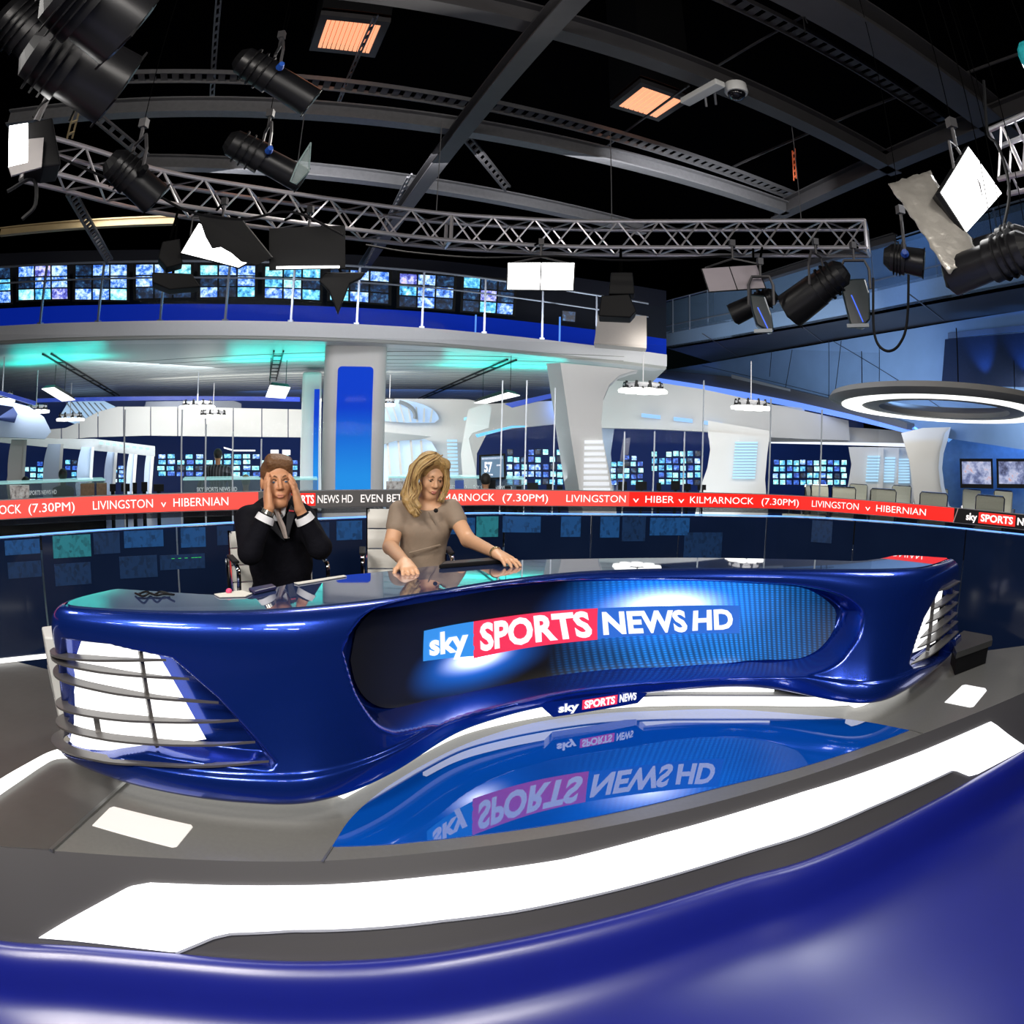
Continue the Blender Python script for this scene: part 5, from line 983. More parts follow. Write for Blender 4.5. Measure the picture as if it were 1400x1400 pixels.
for k in (0, 20, 40):
    mb = MB(); P = [seg[k], segb[k], segb[k]-dz, seg[k]-dz]
    for a, b in zip(P, P[1:]+P[:1]): mb.cyl(a, b, .02, n=6)
    obj('end_frame', mb, TR, tr)
for x in (400, 600, 833, 1100):
    k = int(np.argmin([abs(proj(p)[0, 0]-x) for p in FU])); p = FU[k]; mb = MB(); mb.cyl(p, Vector((p.x, p.y, 4.62)), .005, n=5); obj('hanger', mb, STEEL_L, tr)
# second truss at the far right
P0 = [at(1385, 150, 3.3), at(1395, 260, 3.0)]
tr2 = thing('lighting_truss', 'short piece of silver lattice truss at the right edge behind the bright diamond lamp', 'truss', at(1385, 200, 3.4))
A, B = at(1352, 178, 3.45), at(1440, 140, 3.45); A2, B2 = at(1365, 245, 3.1), at(1450, 225, 3.1)
off_ = Vector((.22, .16, 0))
for a, b in ((A, B), (A2, B2), (A+off_, B+off_), (A2+off_, B2+off_)): mb = MB(); mb.cyl(a, b, .02, n=8); obj('chord', mb, TR, tr2)
for k in range(5):
    t0, t1 = k/5, (k+1)/5; 
    for o_ in (Vector((0, 0, 0)), off_): mb = MB(); mb.cyl((A.lerp(B, t0) if k % 2 else A2.lerp(B2, t0))+o_, (A2.lerp(B2, t1) if k % 2 else A.lerp(B, t1))+o_, .01, n=5); obj('brace', mb, TR, tr2)
    mb = MB(); mb.cyl(A.lerp(B, t0), A2.lerp(B2, t1)+off_, .01, n=5); obj('brace', mb, TR, tr2)
def hang(t, p):
    p = Vector(p); best = None
    for q in FU+BK_:
        l = (Vector((q.x, q.y, 0))-Vector((p.x, p.y, 0))).length
        if best is None or l < best[0]: best = (l, q)
    if best[0] < .9 and p.z < zt_: q = best[1]-Vector((0, 0, gap)); mb = MB(); mb.cyl(p, q, .012, n=5); obj('clamp_arm', mb, ROD, t)
    else: mb = MB(); mb.cyl(p, (p.x, p.y, 7.56), .003, n=5); obj('hanging_rod', mb, ROD, t)
def hook(c, up_to, t, r=.012):
    mb = MB(); mb.cyl(c, up_to, r, n=6); mb.box(up_to, .05, .05, .06); obj('clamp', mb, STEEL, t); hang(t, up_to)
for q_ in (A, B): hang(tr2, q_)
def panel_lamp(q, D, label, lit=True, thick=.10, rise=.2, power=0, seams=True, Ds=None):
    Ds = Ds or [D]*4; P = [atD(x, y, d) for (x, y), d in zip(q, Ds)]; c = sum(P, Vector())/4; n = (P[1]-P[0]).cross(P[3]-P[0]).normalized(); n = n if n.dot(c-Vector((0, 0, CAM_Z))) > 0 else -n
    t = thing('softbox_lamp', label, 'studio lamp', c); O = [c+(p-c)*1.04 for p in P]
    mb = MB(); mb.rings([[p-n*.01 for p in O], [p+n*.02 for p in O], [c+(p-c)*.8+n*thick for p in P]]); obj('housing', mb, BLACK, t)
    for (u_, v_) in (((0, .49), (.51, 1)) if seams else ((0, 1),)):
        mb = MB(); f = lambda x, y: (P[3].lerp(P[2], x)).lerp(P[0].lerp(P[1], x), y)-n*.014; mb.prism([f(u_, 0), f(v_, 0), f(v_, 1), f(u_, 1)], n*.003); obj('diffuser', mb, LAMP_GLOW if lit else mat('unlit_diffuser', (.28, .24, .27), .4, noise=.05), t)
    for e0, e1_ in ((0, 3), (1, 2)):
        mb = MB(); m0 = P[e0].lerp(P[e1_], .5); top = c+n*.04+Vector((0, 0, rise)); mb.tube([m0, m0+Vector((0, 0, rise*.6)), top], .01, 5); obj('yoke', mb, STEEL, t)
    hook(c+n*.04+Vector((0, 0, rise)), c+n*.04+Vector((0, 0, rise+.15)), t); return t
panel_lamp([(695, 360), (785, 360), (783, 397), (694, 396)], 6.2, 'bright white rectangular panel lamp hanging under the truss at the centre', power=1)
pl2 = panel_lamp([(272, 306), (352, 352), (326, 366), (248, 346)], 5.6, 'tilted white panel lamp at the left, half covered by a black flap', seams=False, rise=.3)
mb = MB(); mb.prism([atD(x, y, 5.4) for x, y in [(270, 292), (330, 300), (372, 352), (352, 362), (330, 358), (316, 346), (302, 338), (290, 340), (281, 324)]], (.0, .02, .01)); obj('black_flap', mb, BLACK, pl2)
t = panel_lamp([(370, 314), (470, 310), (470, 366), (370, 368)], 5.5, 'large black-fronted softbox left of centre with a glowing lower edge', lit=False, seams=False); 
for ch in t.children:
    if ch.name.startswith('diffuser'): ch.data.materials[0] = BLACK
mb = MB(); mb.beam(atD(378, 366, 5.42), atD(464, 365, 5.42), .02, .015); obj('lit_edge', mb, LAMP_GLOW, t)
dl = panel_lamp([(1322, 202), (1367, 265), (1319, 318), (1284, 264)], 3.6, 'brightest diamond-shaped white panel lamp at the upper right', seams=False, rise=.28, Ds=[3.7, 3.9, 3.5, 3.4])
FP = [atD(1215, 252, 3.5), atD(1271, 234, 3.62), atD(1338, 348, 3.45), atD(1296, 376, 3.35)]; G = []; rr_ = random.Random(3)
for i in range(13):
    r_ = []
    for j in range(19): u_, v_ = i/12, j/18; p = FP[0].lerp(FP[1], u_).lerp(FP[3].lerp(FP[2], u_), v_); r_.append(p+Vector((rr_.uniform(-1, 1), rr_.uniform(-1, 1), rr_.uniform(-1, 1)))*.006)
    G.append(r_)
mb = MB(); mb.grid(G); fo = obj('foil_flap', mb, mat('crumpled_foil', (.36, .34, .31), .32, metal=.5, noise=.2, nscale=12, bump=.5), dl, smooth=80); fo['label'] = 'crumpled grey foil flap'; sd = fo.modifiers.new('s', 'SOLIDIFY'); sd.thickness = .006
spot('foil_light', atD(1300, 262, 3.1), atD(1268, 320, 3.4), 80, 2.5, (1, .95, .88))
def box_lamp(q, D, th, label, lit_q=None, name='box_lamp'):
    t = thing(name, label, 'studio lamp', atD(q[0][0], q[0][1], D)); obj('housing', slab(q, D, th), BLACK, t, bevel=.01)
    if lit_q: obj('diffuser', slab(lit_q, D-.03, .02), LAMP_GLOW, t)
    hang(t, atD(sum(p[0] for p in q)/len(q), min(p[1] for p in q)+1, D+th/2)); return t
t = box_lamp([(38, 168), (72, 160), (84, 225), (60, 228), (36, 222)], 3.4, .25, 'black lamp housing at the left with a bright white front', [(13, 172), (38, 168), (39, 220), (12, 227)])
obj('side_flap', slab([(39, 190), (60, 188), (57, 228), (16, 240), (12, 228), (38, 222)], 3.36, .02), mat('flap_grey', (.4, .38, .38), .5, noise=.1), t)
mb = MB(); p = atD(50, 165, 3.5); mb.cyl(p, p+Vector((.1, 0, .35)), .02, n=6); obj('yoke', mb, STEEL, t)
def spotlamp(a, b, D0, D1, r0, r1, label, name='spotlight', shutter=True, lens=None, yoke=True, fins=True):
    A, B = atD(*a, D0), atD(*b, D1); d = (B-A).normalized(); L = (B-A).length; t = thing(name, label, 'spotlight', (A+B)/2)
    mb = MB(); mb.cyl(A, A.lerp(B, .45), r0*.85, r0, n=16); mb.cyl(A.lerp(B, .45), B, r1*.92, r1, n=16); bar_ = obj('barrel', mb, mat('lamp_black', (.012, .012, .014), .35, metal=.3, noise=.2), t, smooth=True)
    mb = MB(); mb.cyl(A-d*.05, A, r0*.5, r0*.85, n=16); obj('rear_cap', mb, BLACK, t)
    if fins:
        for q in (.1, .2, .3): mb = MB(); mb.cyl(A.lerp(B, q), A.lerp(B, q+.02), r0*1.08, n=16); obj('cooling_fin', mb, BLACK, bar_)
    mb = MB(); mb.cyl(B, B+d*.01, r1*1.15, n=4); obj('gel_frame', mb, BLACK, t)
    mb = MB(); mb.cyl(B+d*.006, B+d*.014, r1*.85, n=20); obj('lens', mb, lens or mat('lens_glass', (.1, .14, .16), .05, noise=.1), bar_)
    if not yoke: hang(t, A.lerp(B, .4)+Vector((0, 0, r0*.8)))
    if yoke:
        m = A.lerp(B, .45); s_ = d.cross(Vector((0, 0, 1))).normalized()*r0*1.3
        mb = MB(); mb.tube([m-s_, m-s_+Vector((0, 0, r0*1.2)), m-s_*.6+Vector((0, 0, r0*2.2)), m+s_*.6+Vector((0, 0, r0*2.2)), m+s_+Vector((0, 0, r0*1.2)), m+s_], .012, 5); obj('yoke', mb, STEEL, t); hook(m+Vector((0, 0, r0*2.2)), m+Vector((0, 0, r0*2.2+.12)), t)
        mb = MB(); mb.cyl(m+s_, m+s_*1.35, .03, .02, n=8); obj('knob', mb, POOLB if random.random() < .4 else BLACK, t)
    return t
spotlamp((332, 82), (425, 140), 4.4, 4.5, .13, .12, 'black profile spotlight hanging left of the first rooflight')
spotlamp((318, 195), (412, 246), 4.6, 4.7, .12, .10, 'black profile spotlight above the truss with a tilted glass gel frame')
t = thing('gel_frame', 'clear glass gel frame tilted upright on the lens of the profile spotlight', 'gel frame', atD(412, 225, 4.6)); obj('glass', slab([(425, 195), (422, 235), (405, 252), (397, 248), (406, 225)], 4.55, .01), mat('gel_clear', (.5, .6, .6), .05, alpha=.3, noise=.1), t); mb = MB(); q = [(425, 195), (422, 235), (405, 252), (397, 248), (406, 225), (425, 195)]; mb.tube([atD(x, y, 4.54) for x, y in q], .006, 5); obj('frame', mb, mat('gel_rim', (.3, .4, .4), .3, metal=.5, noise=.1), t)
spotlamp((157, 222), (212, 272), 4.0, 4.1, .12, .11, 'black spotlight clamped in front of the left end of the truss')
spotlamp((55, 60), (160, 122), 2.9, 3.0, .20, .19, 'big black floodlight housing at the upper left corner, lower one', yoke=False)
spotlamp((90, -20), (175, 40), 2.2, 2.3, .18, .165, 'big black floodlight housing at the upper left corner, upper one', yoke=False)
spotlamp((10, 20), (75, 75), 3.9, 4.0, .18, .17, 'black rounded spotlight back at the very top left corner')
spotlamp((1150, 372), (1080, 425), 6.0, 6.2, .15, .17, 'black profile spotlight under the right end of the truss'); spotlamp((1055, 405), (1003, 430), 6.4, 6.5, .10, .11, 'smaller black spotlight below the unlit grey panel')
def cyc(q, D, label):
    t = thing('cyc_lamp', label, 'studio lamp', atD(q[0][0], q[0][1], D)); obj('housing', slab(q, D, .15), mat('cyc_black', (.02, .03, .035), .2, noise=.2), t, bevel=.015)
    cx = sum(p[0] for p in q)/len(q); x0 = min(p[0] for p in q); x1 = max(p[0] for p in q); y0 = min(p[1] for p in q); y1 = max(p[1] for p in q)
    mb = MB(); mb.beam(atD(x0+.35*(x1-x0), y0+.35*(y1-y0), D-.02), atD(x0+.75*(x1-x0), y0+.9*(y1-y0), D-.02), .012, .01); obj('blue_tube', mb, glow('tube_royal', (.02, .12, .9), .9), t)
    mb = MB(); mb.beam(atD(x0+.2*(x1-x0), y1-1, D-.02), atD(x1-2, y1-2, D-.02), .05, .03); obj('lip', mb, mat('lip_grey', (.3, .33, .36), .4, noise=.1), t)
    a, b = atD(x0, y0+15, D), atD(x1, y0+15, D); mb = MB(); mb.tube([a, a+Vector((0, 0, .18)), a.lerp(b, .15)+Vector((0, 0, .26)), a.lerp(b, .85)+Vector((0, 0, .26)), b+Vector((0, 0, .18)), b], .015, 5); obj('yoke', mb, STEEL, t); m = a.lerp(b, .5)+Vector((0, 0, .26)); hook(m, m+Vector((0, 0, .14)), t)
cyc([(1162, 381), (1183, 380), (1189, 400), (1190, 436), (1180, 447), (1162, 444), (1156, 420), (1150, 395)], 6.0, 'black trough lamp with a blue streak hanging under the end of the truss')
cyc([(1024, 402), (1046, 404), (1055, 430), (1058, 450), (1052, 454), (1034, 444), (1028, 425)], 6.0, 'black trough lamp with a bright blue tube below the unlit panel')
panel_lamp([(960, 368), (1034, 363), (1046, 394), (970, 399)], 6.1, 'unlit mauve-grey panel lamp right of centre under the truss', lit=False)
box_lamp([(822, 404), (860, 402), (870, 425), (862, 434), (818, 432)], 6.5, .3, 'black moving-head lamp hanging right of the bright centre panel', name='moving_lamp')
box_lamp([(835, 372), (865, 372), (868, 402), (832, 402)], 6.5, .2, 'black yoke box above the moving-head lamp', name='lamp_control_box')
box_lamp([(445, 372), (500, 372), (494, 380), (478, 388), (462, 430), (450, 398), (436, 384)], 5.6, .05, 'black pointed flag hanging right of the black softbox', name='black_flag')
box_lamp([(222, 330), (246, 326), (250, 360), (228, 366), (216, 352)], 5.7, .2, 'black lamp body left of the tilted panel lamp', name='lamp_housing_unit')
box_lamp([(208, 372), (262, 374), (275, 392), (232, 396), (208, 386)], 5.8, .2, 'flat black lamp body under the tilted panel lamp', name='lamp_housing_unit')
spotlamp((1218, 352), (1262, 360), 4.6, 4.6, .11, .10, 'black floodlight silhouetted before the right balcony', yoke=True)
spotlamp((1400, 340), (1302, 378), 3.3, 3.5, .11, .10, 'large black profile spotlight at the right edge under the foil flap', yoke=False)
spotlamp((1395, 325), (1340, 345), 3.6, 3.7, .09, .08, 'black spotlight body at the right edge above the large profile spotlight', yoke=False)
box_lamp([(1372, 318), (1420, 300), (1425, 350), (1380, 352)], 3.7, .25, 'black lamp yoke and box cluster at the right edge', name='lamp_housing_unit')
t = thing('spot_reflector', 'teal-tinted lamp reflector at the far top right edge', 'studio lamp', atD(1405, 80, 3.4)); mb = MB(); c = atD(1412, 82, 3.4); mb.ell(c, .1, .06, .12, 14); obj('lens', mb, mat('teal_lens', (.02, .2, .22), .2, noise=.6, nscale=30, emit=(.0, .12, .13), es=.6), t); hang(t, c)
def cable(pts, D, label, r=.008, name='cable', m=BLACK):
    mb = MB(); mb.tube(cr([atD(x, y, D) for x, y in pts], 5), r, 5); return tag(obj(name, mb, m), label, 'cable')
cable([(1194, 380), (1194, 430), (1196, 458), (1203, 474), (1216, 480), (1230, 470), (1240, 440), (1242, 360)], 5.6, 'looped black cable hanging below the right trough lamp', .012)
cable([(1104, 32), (1098, 20), (1101, 45)], 4.5, 'thin cable on the upper right beam', .006)
cable([(80, 215), (150, 245), (205, 262), (260, 290), (330, 300), (400, 290), (470, 322)], 4.6, 'black cable draped along the left of the truss', .010)
cable([(500, 335), (560, 345), (640, 352), (700, 352), (760, 350), (860, 356), (1000, 350)], 5.9, 'black cable running along the bottom of the truss', .010)
cable([(45, 160), (60, 140), (90, 130), (102, 145), (95, 165)], 3.4, 'black cable looping over the left lamp', .008)
cable([(1345, 110), (1350, 180), (1365, 200), (1380, 260), (1370, 320)], 3.7, 'black cable hanging behind the diamond lamp', .010)
cable([(10, 262), (45, 245), (48, 280), (30, 300)], 3.6, 'black cable with plug at the left edge', .012)
# ================================================================ PEOPLE (smooth-blended solid shapes turned into one continuous surface each)
def sdf_mesh(prims, vox=.006, pad=.05):
    B = []
    for p in prims:
        if p[0] == 'cap': a, b = np.array(p[1], float), np.array(p[2], float); r = max(p[3], p[4]); B.append((np.minimum(a, b)-r, np.maximum(a, b)+r))
        else: c = np.array(p[1], float); r = max(p[2]); B.append((c-r, c+r))
    pos = [b for b, p in zip(B, prims) if not (p[-1] == 'neg')]
    lo = np.min([b[0] for b in pos], 0)-pad/2; hi = np.max([b[1] for b in pos], 0)+pad/2
    n = np.ceil((hi-lo)/vox).astype(int)+1; phi = np.full(n, .5, np.float32); ax = [lo[k]+vox*np.arange(n[k]) for k in range(3)]
    for (b0, b1), p in zip(B, prims):
        neg = p[-1] == 'neg'; k = p[5] if p[0] == 'cap' else p[4]; m = k+3*vox
        i0 = np.clip(np.floor((b0-m-lo)/vox).astype(int), 0, n); i1 = np.clip(np.ceil((b1+m-lo)/vox).astype(int)+1, 0, n)
        if np.any(i1-i0 < 1): continue
        sl = tuple(slice(a, b) for a, b in zip(i0, i1)); X, Y, Z = np.meshgrid(*[ax[q][sl[q]] for q in range(3)], indexing='ij'); Q = np.stack([X, Y, Z], -1)
        if p[0] == 'cap':
            a, b = np.array(p[1], float), np.array(p[2], float); ab = b-a; t = np.clip(((Q-a)@ab)/(ab@ab+1e-12), 0, 1); d = np.linalg.norm(Q-a-t[..., None]*ab, axis=-1)-(p[3]+(p[4]-p[3])*t)
        else:
            q = (Q-np.array(p[1], float)); R_ = p[3]; q = q@np.array(R_, float) if R_ is not None else q; r = np.array(p[2], float)
            k0 = np.linalg.norm(q/r, axis=-1); k1 = np.linalg.norm(q/(r*r), axis=-1); d = np.where(k1 > 1e-6, k0*(k0-1)/np.maximum(k1, 1e-6), -r.min())
        f = phi[sl]
        if neg: h = np.clip(.5-.5*(f+d)/k, 0, 1); phi[sl] = f*(1-h)+(-d)*h+k*h*(1-h)
        else: h = np.clip(.5+.5*(f-d)/k, 0, 1); phi[sl] = f*(1-h)+d*h-k*h*(1-h)
    s = phi < 0; cell = np.zeros(n-1, int); cs = None
    cnt = np.zeros(n-1, np.int8)
    for dx in (0, 1):
        for dy in (0, 1):
            for dz in (0, 1): cnt += s[dx:n[0]-1+dx, dy:n[1]-1+dy, dz:n[2]-1+dz]
    act = (cnt > 0) & (cnt < 8); idx = np.full(n-1, -1, int); I = np.argwhere(act); idx[act] = np.arange(len(I)); acc = np.zeros((len(I), 3)); num = np.zeros(len(I))
    for a in range(3):
        for d1 in (0, 1):
            for d2 in (0, 1):
                o0 = [0, 0, 0]; o = [q for q in range(3) if q != a]; o0[o[0]] = d1; o0[o[1]] = d2; o1 = list(o0); o1[a] = 1
                p0 = I+o0; p1 = I+o1; f0 = phi[tuple(p0.T)]; f1 = phi[tuple(p1.T)]; c = (f0 < 0) != (f1 < 0); t = np.where(c, f0/np.where(c, f0-f1, 1), 0)
                acc += np.where(c[:, None], p0+t[:, None]*(p1-p0), 0); num += c
    V = lo+vox*acc/np.maximum(num, 1)[:, None]; F = []
    for a in range(3):
        o = [q for q in range(3) if q != a]; sh = [slice(None)]*3; s0 = list(sh); s1 = list(sh); s0[a] = slice(0, n[a]-1); s1[a] = slice(1, n[a])
        ch = s[tuple(s0)] != s[tuple(s1)]; E_ = np.argwhere(ch); E_ = E_[(E_[:, o[0]] > 0) & (E_[:, o[1]] > 0) & (E_[:, o[0]] < n[o[0]]-1) & (E_[:, o[1]] < n[o[1]]-1)]
        u = np.zeros(3, int); v = np.zeros(3, int); u[o[0]] = 1; v[o[1]] = 1
        q = [idx[tuple((E_-x).T)] for x in (0*u, u, u+v, v)]; F += [tuple(r) for r in np.stack(q, 1) if min(r) >= 0]
    return V, F
def blob(name, prims, m, parent, vox=.006):
    V, F = sdf_mesh(prims, vox); o = obj(name, (V, F), m, parent, smooth=180); return o
def frame(fwd, up=(0, 0, 1), roll=0):
    f = Vector(fwd).normalized(); r = f.cross(Vector(up)).normalized(); u = r.cross(f)
    if roll: q = Matrix.Rotation(roll, 3, f); r, u = q@r, q@u
    return r, f, u
def L3(c, fr, x, y, z): return Vector(c)+fr[0]*x+fr[1]*y+fr[2]*z
def RM(fr): return np.array([list(fr[0]), list(fr[1]), list(fr[2])]).T
def head_prims(c, fr, s=1.0, fem=False):
    P = lambda x, y, z: L3(c, fr, x*s, y*s, z*s); R_ = RM(fr); j = .9 if fem else 1
    return [('ell', P(0, -.012, .035), (.074*s, .092*s, .085*s), R_, .02), ('ell', P(0, .028, -.03), (.056*s*j, .062*s, .078*s), R_, .03), ('ell', P(0, .058, -.098), (.024*s*j, .020*s, .016*s), R_, .025),
            ('cap', P(-.046*j, .0, -.07), P(-.014, .052, -.102), .02*s*j, .016*s, .03), ('cap', P(.046*j, .0, -.07), P(.014, .052, -.102), .02*s*j, .016*s, .03),
            ('cap', P(-.03, .074, .026), P(.03, .074, .026), .010*s, .010*s, .02), ('ell', P(-.036, .056, -.028), (.02*s, .02*s, .022*s), R_, .025), ('ell', P(.036, .056, -.028), (.02*s, .02*s, .022*s), R_, .025),
            ('cap', P(0, .086, .014), P(0, .104, -.026), .0065*s, .0105*s, .010), ('ell', P(-.011, .095, -.031), (.007*s, .008*s, .006*s), R_, .008), ('ell', P(.011, .095, -.031), (.007*s, .008*s, .006*s), R_, .008),
            ('ell', P(-.029, .099, .004), (.018*s, .016*s, .011*s), R_, .012, 'neg'), ('ell', P(.029, .099, .004), (.018*s, .016*s, .011*s), R_, .012, 'neg'),
            ('ell', P(-.074, -.008, -.008), (.009*s, .018*s, .030*s), R_, .008), ('ell', P(.074, -.008, -.008), (.009*s, .018*s, .030*s), R_, .008),
            ('ell', P(0, .084, -.062), (.024*s, .012*s, .010*s), R_, .014)]
def face_details(c, fr, t, s, lip, brow, iris, lid=0.0, skin=None):
    P = lambda x, y, z: L3(c, fr, x*s, y*s, z*s); R_ = Matrix((fr[0], fr[1], fr[2])).transposed()
    for q in (-1, 1):
        mb = MB(); mb.ell(P(.0295*q, .0765, .003), .0118*s, .0108*s, .0085*s, 14, R_); e = obj('eye', mb, mat('eye_white', (.75, .72, .68), .25, noise=.03), t, smooth=True)
        g = P(.0295*q, .0768, .003); mb = MB(); mb.ell(g+(fr[1]*.0085-fr[2]*.0015*(1+4*lid))*s, .0062*s, .0036*s, .0062*s, 10, R_); obj('iris', mb, mat('iris_'+iris, {'blue': (.08, .16, .25), 'dark': (.05, .04, .03)}[iris], .15, noise=.1), e, smooth=True)
        mb = MB(); mb.tube([P(q*x, y, z+ (.004-.011*lid)) for x, y, z in ((.014, .084, .004), (.022, .0885, .0095), (.031, .0885, .0105), (.041, .080, .005))], [.0012*s, .0022*s, .0022*s, .0014*s], 6); obj('eyelash', mb, mat('lash_dark', (.03, .018, .012), .6, noise=.1), t)
        if lid:
            mb = MB(); mb.ell(P(.0295*q, .0772, .0055), .0128*s, .0118*s, .0080*s, 12, R_); obj('eyelid', mb, skin, e, smooth=True)
        mb = MB(); mb.tube([P(q*x, y, z) for x, y, z in ((.012, .0865, .021), (.024, .0875, .027), (.038, .078, .026), (.047, .066, .020))], [.003*s, .0036*s, .0028*s, .001*s], 6); obj('eyebrow', mb, brow, t, smooth=True)
    mb = MB(); mb.tube([P(x, y, z) for x, y, z in ((-.023, .0835, -.063), (-.012, .0925, -.0595), (0, .0945, -.0615), (.012, .0925, -.0595), (.023, .0835, -.063))], [.001, .0035*s, .0036*s, .0035*s, .001], 8)
    mb.tube([P(x, y, z) for x, y, z in ((-.021, .083, -.065), (-.01, .091, -.0695), (0, .0925, -.0705), (.01, .091, -.0695), (.021, .083, -.065))], [.001, .0040*s, .0045*s, .0040*s, .001], 8); obj('lips', mb, lip, t, smooth=True)
def hand_prims(wrist, d, pn, s=1.0, side=1, curl=.3, spread=.12, k=.006):
    """d: towards the fingers, pn: direction the palm faces, side: +1 thumb on the d x pn side"""
    d = Vector(d).normalized(); pn = (Vector(pn)-d*Vector(pn).dot(d)).normalized(); w_ = d.cross(pn)*side; P = []; W = Vector(wrist)
    base = []
    for i, (off, ln, fl) in enumerate(((.030, .088, .070), (.010, .092, .079), (-.010, .088, .073), (-.029, .080, .057))):
        kn = W + d*ln*s + w_*off*s; P.append(('cap', W+w_*off*.5*s+d*.01*s, kn, .014*s, .0105*s, .016)); a = (off/.03)*spread; f = (d+w_*a).normalized(); p = kn; ang = curl*.6; r = .0092*s
        for sg, rr in zip((.45, .31, .24), (.0088, .0080, .0072)):
            v = f*math.cos(ang)+pn*math.sin(ang); q = p+v*fl*sg*s; P.append(('cap', p, q, r, rr*s, k)); p = q; r = rr*s; ang += curl*(.9+.1*i)
    P.append(('ell', W+d*.045*s, (.034*s, .045*s, .016*s), RM((w_, d, pn)), .014))
    t0 = W+d*.022*s+w_*.024*s+pn*.006*s; t1 = t0+(d*.7+w_*.75+pn*.25).normalized()*.042*s; t2 = t1+(d*.95+w_*.32+pn*.2).normalized()*.033*s; t3 = t2+(d*.98+w_*.05+pn*.25).normalized()*.026*s
    P += [('cap', t0, t1, .016*s, .0115*s, .014), ('cap', t1, t2, .0108*s, .0095*s, k), ('cap', t2, t3, .0095*s, .0080*s, k)]; return P
SKIN_M = mat('skin_tanned', (.62, .30, .16), .42, noise=.06, nscale=30, spec=.4); SKIN_W = mat('skin_fair', (.74, .42, .25), .42, noise=.05, nscale=30, spec=.4)
SUIT = mat('suit_charcoal', (.0035, .0035, .007), .85, noise=.25, nscale=16, bump=.5, spec=.15); SHIRT = mat('shirt_white', (.78, .78, .82), .6, noise=.03, bump=.05); TIE = mat('tie_beige', (.66, .55, .50), .45, noise=.2, nscale=150); DRESS = mat('dress_taupe', (.31, .235, .175), .7, noise=.06, nscale=11, bump=.35)
HAIR_M = mat('hair_brown', (.15, .068, .026), .5, noise=.5, nscale=90, bump=.6); HAIR_W = mat('hair_blonde', (.46, .29, .11), .4, noise=.45, nscale=60, bump=.6)
# ---------- the man with raised hands
hm = atD(379, 658, 3.30); man = thing('person', 'man in a dark suit with both hands raised to his temples', 'person', (hm.x, hm.y, 0))
fm = frame(Vector((.55, .0, 1.05))-hm + Vector((0, 0, .1)), roll=math.radians(2)); HS = 1.0
back = Vector((hm.x, hm.y, 0)).normalized(); rt_ = Vector((back.y, -back.x, 0)).normalized()      # image right, away from camera
hmc = hm + Vector((0, 0, 0))
shl, shr = atD(338, 711, 3.36), atD(415, 711, 3.40); neck0 = atD(377, 697, 3.40); chest = atD(381, 722, 3.42); belly = atD(384, 770, 3.45); hip = atD(386, 806, 3.48); hip.z = min(hip.z, .44)
ell_, elr = atD(342, 755, 3.16), atD(437, 748, 3.22)
wl, wr_ = atD(368, 697, 3.17), atD(410, 698, 3.20)
def TR_(c): return RM((rt_, back, Vector((0, 0, 1))))
TM = RM((rt_, back, Vector((0, 0, 1))))
leg = []
for q in (-1, 1):
    h = Vector((hip.x, hip.y, .42))+rt_*.10*q; kn = h-back*.42+Vector((0, 0, .02)); an = kn+Vector((0, 0, -.38))+back*.03; leg += [('cap', h, kn, .085, .06, .04), ('cap', kn, an, .058, .042, .03)]
jack = [('ell', chest, (.175, .115, .17), TM, .05), ('ell', belly, (.165, .125, .16), TM, .06), ('ell', Vector((hip.x, hip.y, .46)), (.18, .14, .14), TM, .06), ('cap', shl+rt_*.02, shr-rt_*.02, .06, .06, .05), ('cap', neck0-Vector((0, 0, .03)), chest+Vector((0, 0, .05)), .07, .12, .04),
        ('cap', shl, ell_, .066, .056, .035), ('cap', ell_, wl-(wl-ell_).normalized()*.045, .055, .038, .02), ('cap', shr, elr, .066, .056, .035), ('cap', elr, wr_-(wr_-elr).normalized()*.045, .055, .038, .02),
        ('cap', neck0-back*.13+rt_*.005+Vector((0, 0, .01)), atD(390, 738, 3.24), .048, .006, .01, 'neg'), ('cap', neck0+Vector((0, 0, .03)), neck0-back*.10-Vector((0, 0, .0)), .06, .05, .01, 'neg')]
blob('suit_jacket', jack, SUIT, man, .0065)
blob('trousers', leg+[('ell', Vector((hip.x, hip.y, .42)), (.17, .13, .09), TM, .04)], SUIT, man, .011)
for q in (-1, 1):
    a = Vector((hip.x, hip.y, .02))+rt_*.10*q-back*.39; mb = MB(); mb.ell(a-back*.06+Vector((0, 0, .03)), .045, .12, .045, 12, Matrix((rt_, back, Vector((0, 0, 1)))).transposed()); obj('shoe', mb, BLACK_G, man, smooth=True)
blob('shirt', [('ell', chest+Vector((0, 0, .0)), (.15, .095, .15), TM, .03), ('cap', neck0+Vector((0, 0, -.01)), neck0+Vector((0, 0, .045)), .062, .058, .01), ('cap', neck0-Vector((0, 0, .01)), chest-back*.035, .07, .062, .03)], SHIRT, man, .006)
for e_, w_ in ((ell_, wl), (elr, wr_)):
    u_ = (w_-e_).normalized(); mb = MB(); mb.cyl(w_-u_*.060, w_-u_*.028, .0475, .042, n=24); obj('shirt_cuff', mb, SHIRT, man, smooth=True)
T0 = [atD(x, y, d) for x, y, d in ((377, 696, 3.275), (379, 701, 3.265), (383, 712, 3.262), (388, 724, 3.268), (392, 736, 3.275))]
mb = MB(); mb.rings([[p-rt_*w_+back*.004, p-back*.006, p+rt_*w_+back*.004, p+back*.012] for p, w_ in zip(T0, (.014, .010, .013, .015, .013))]); obj('tie', mb, TIE, man, smooth=True)
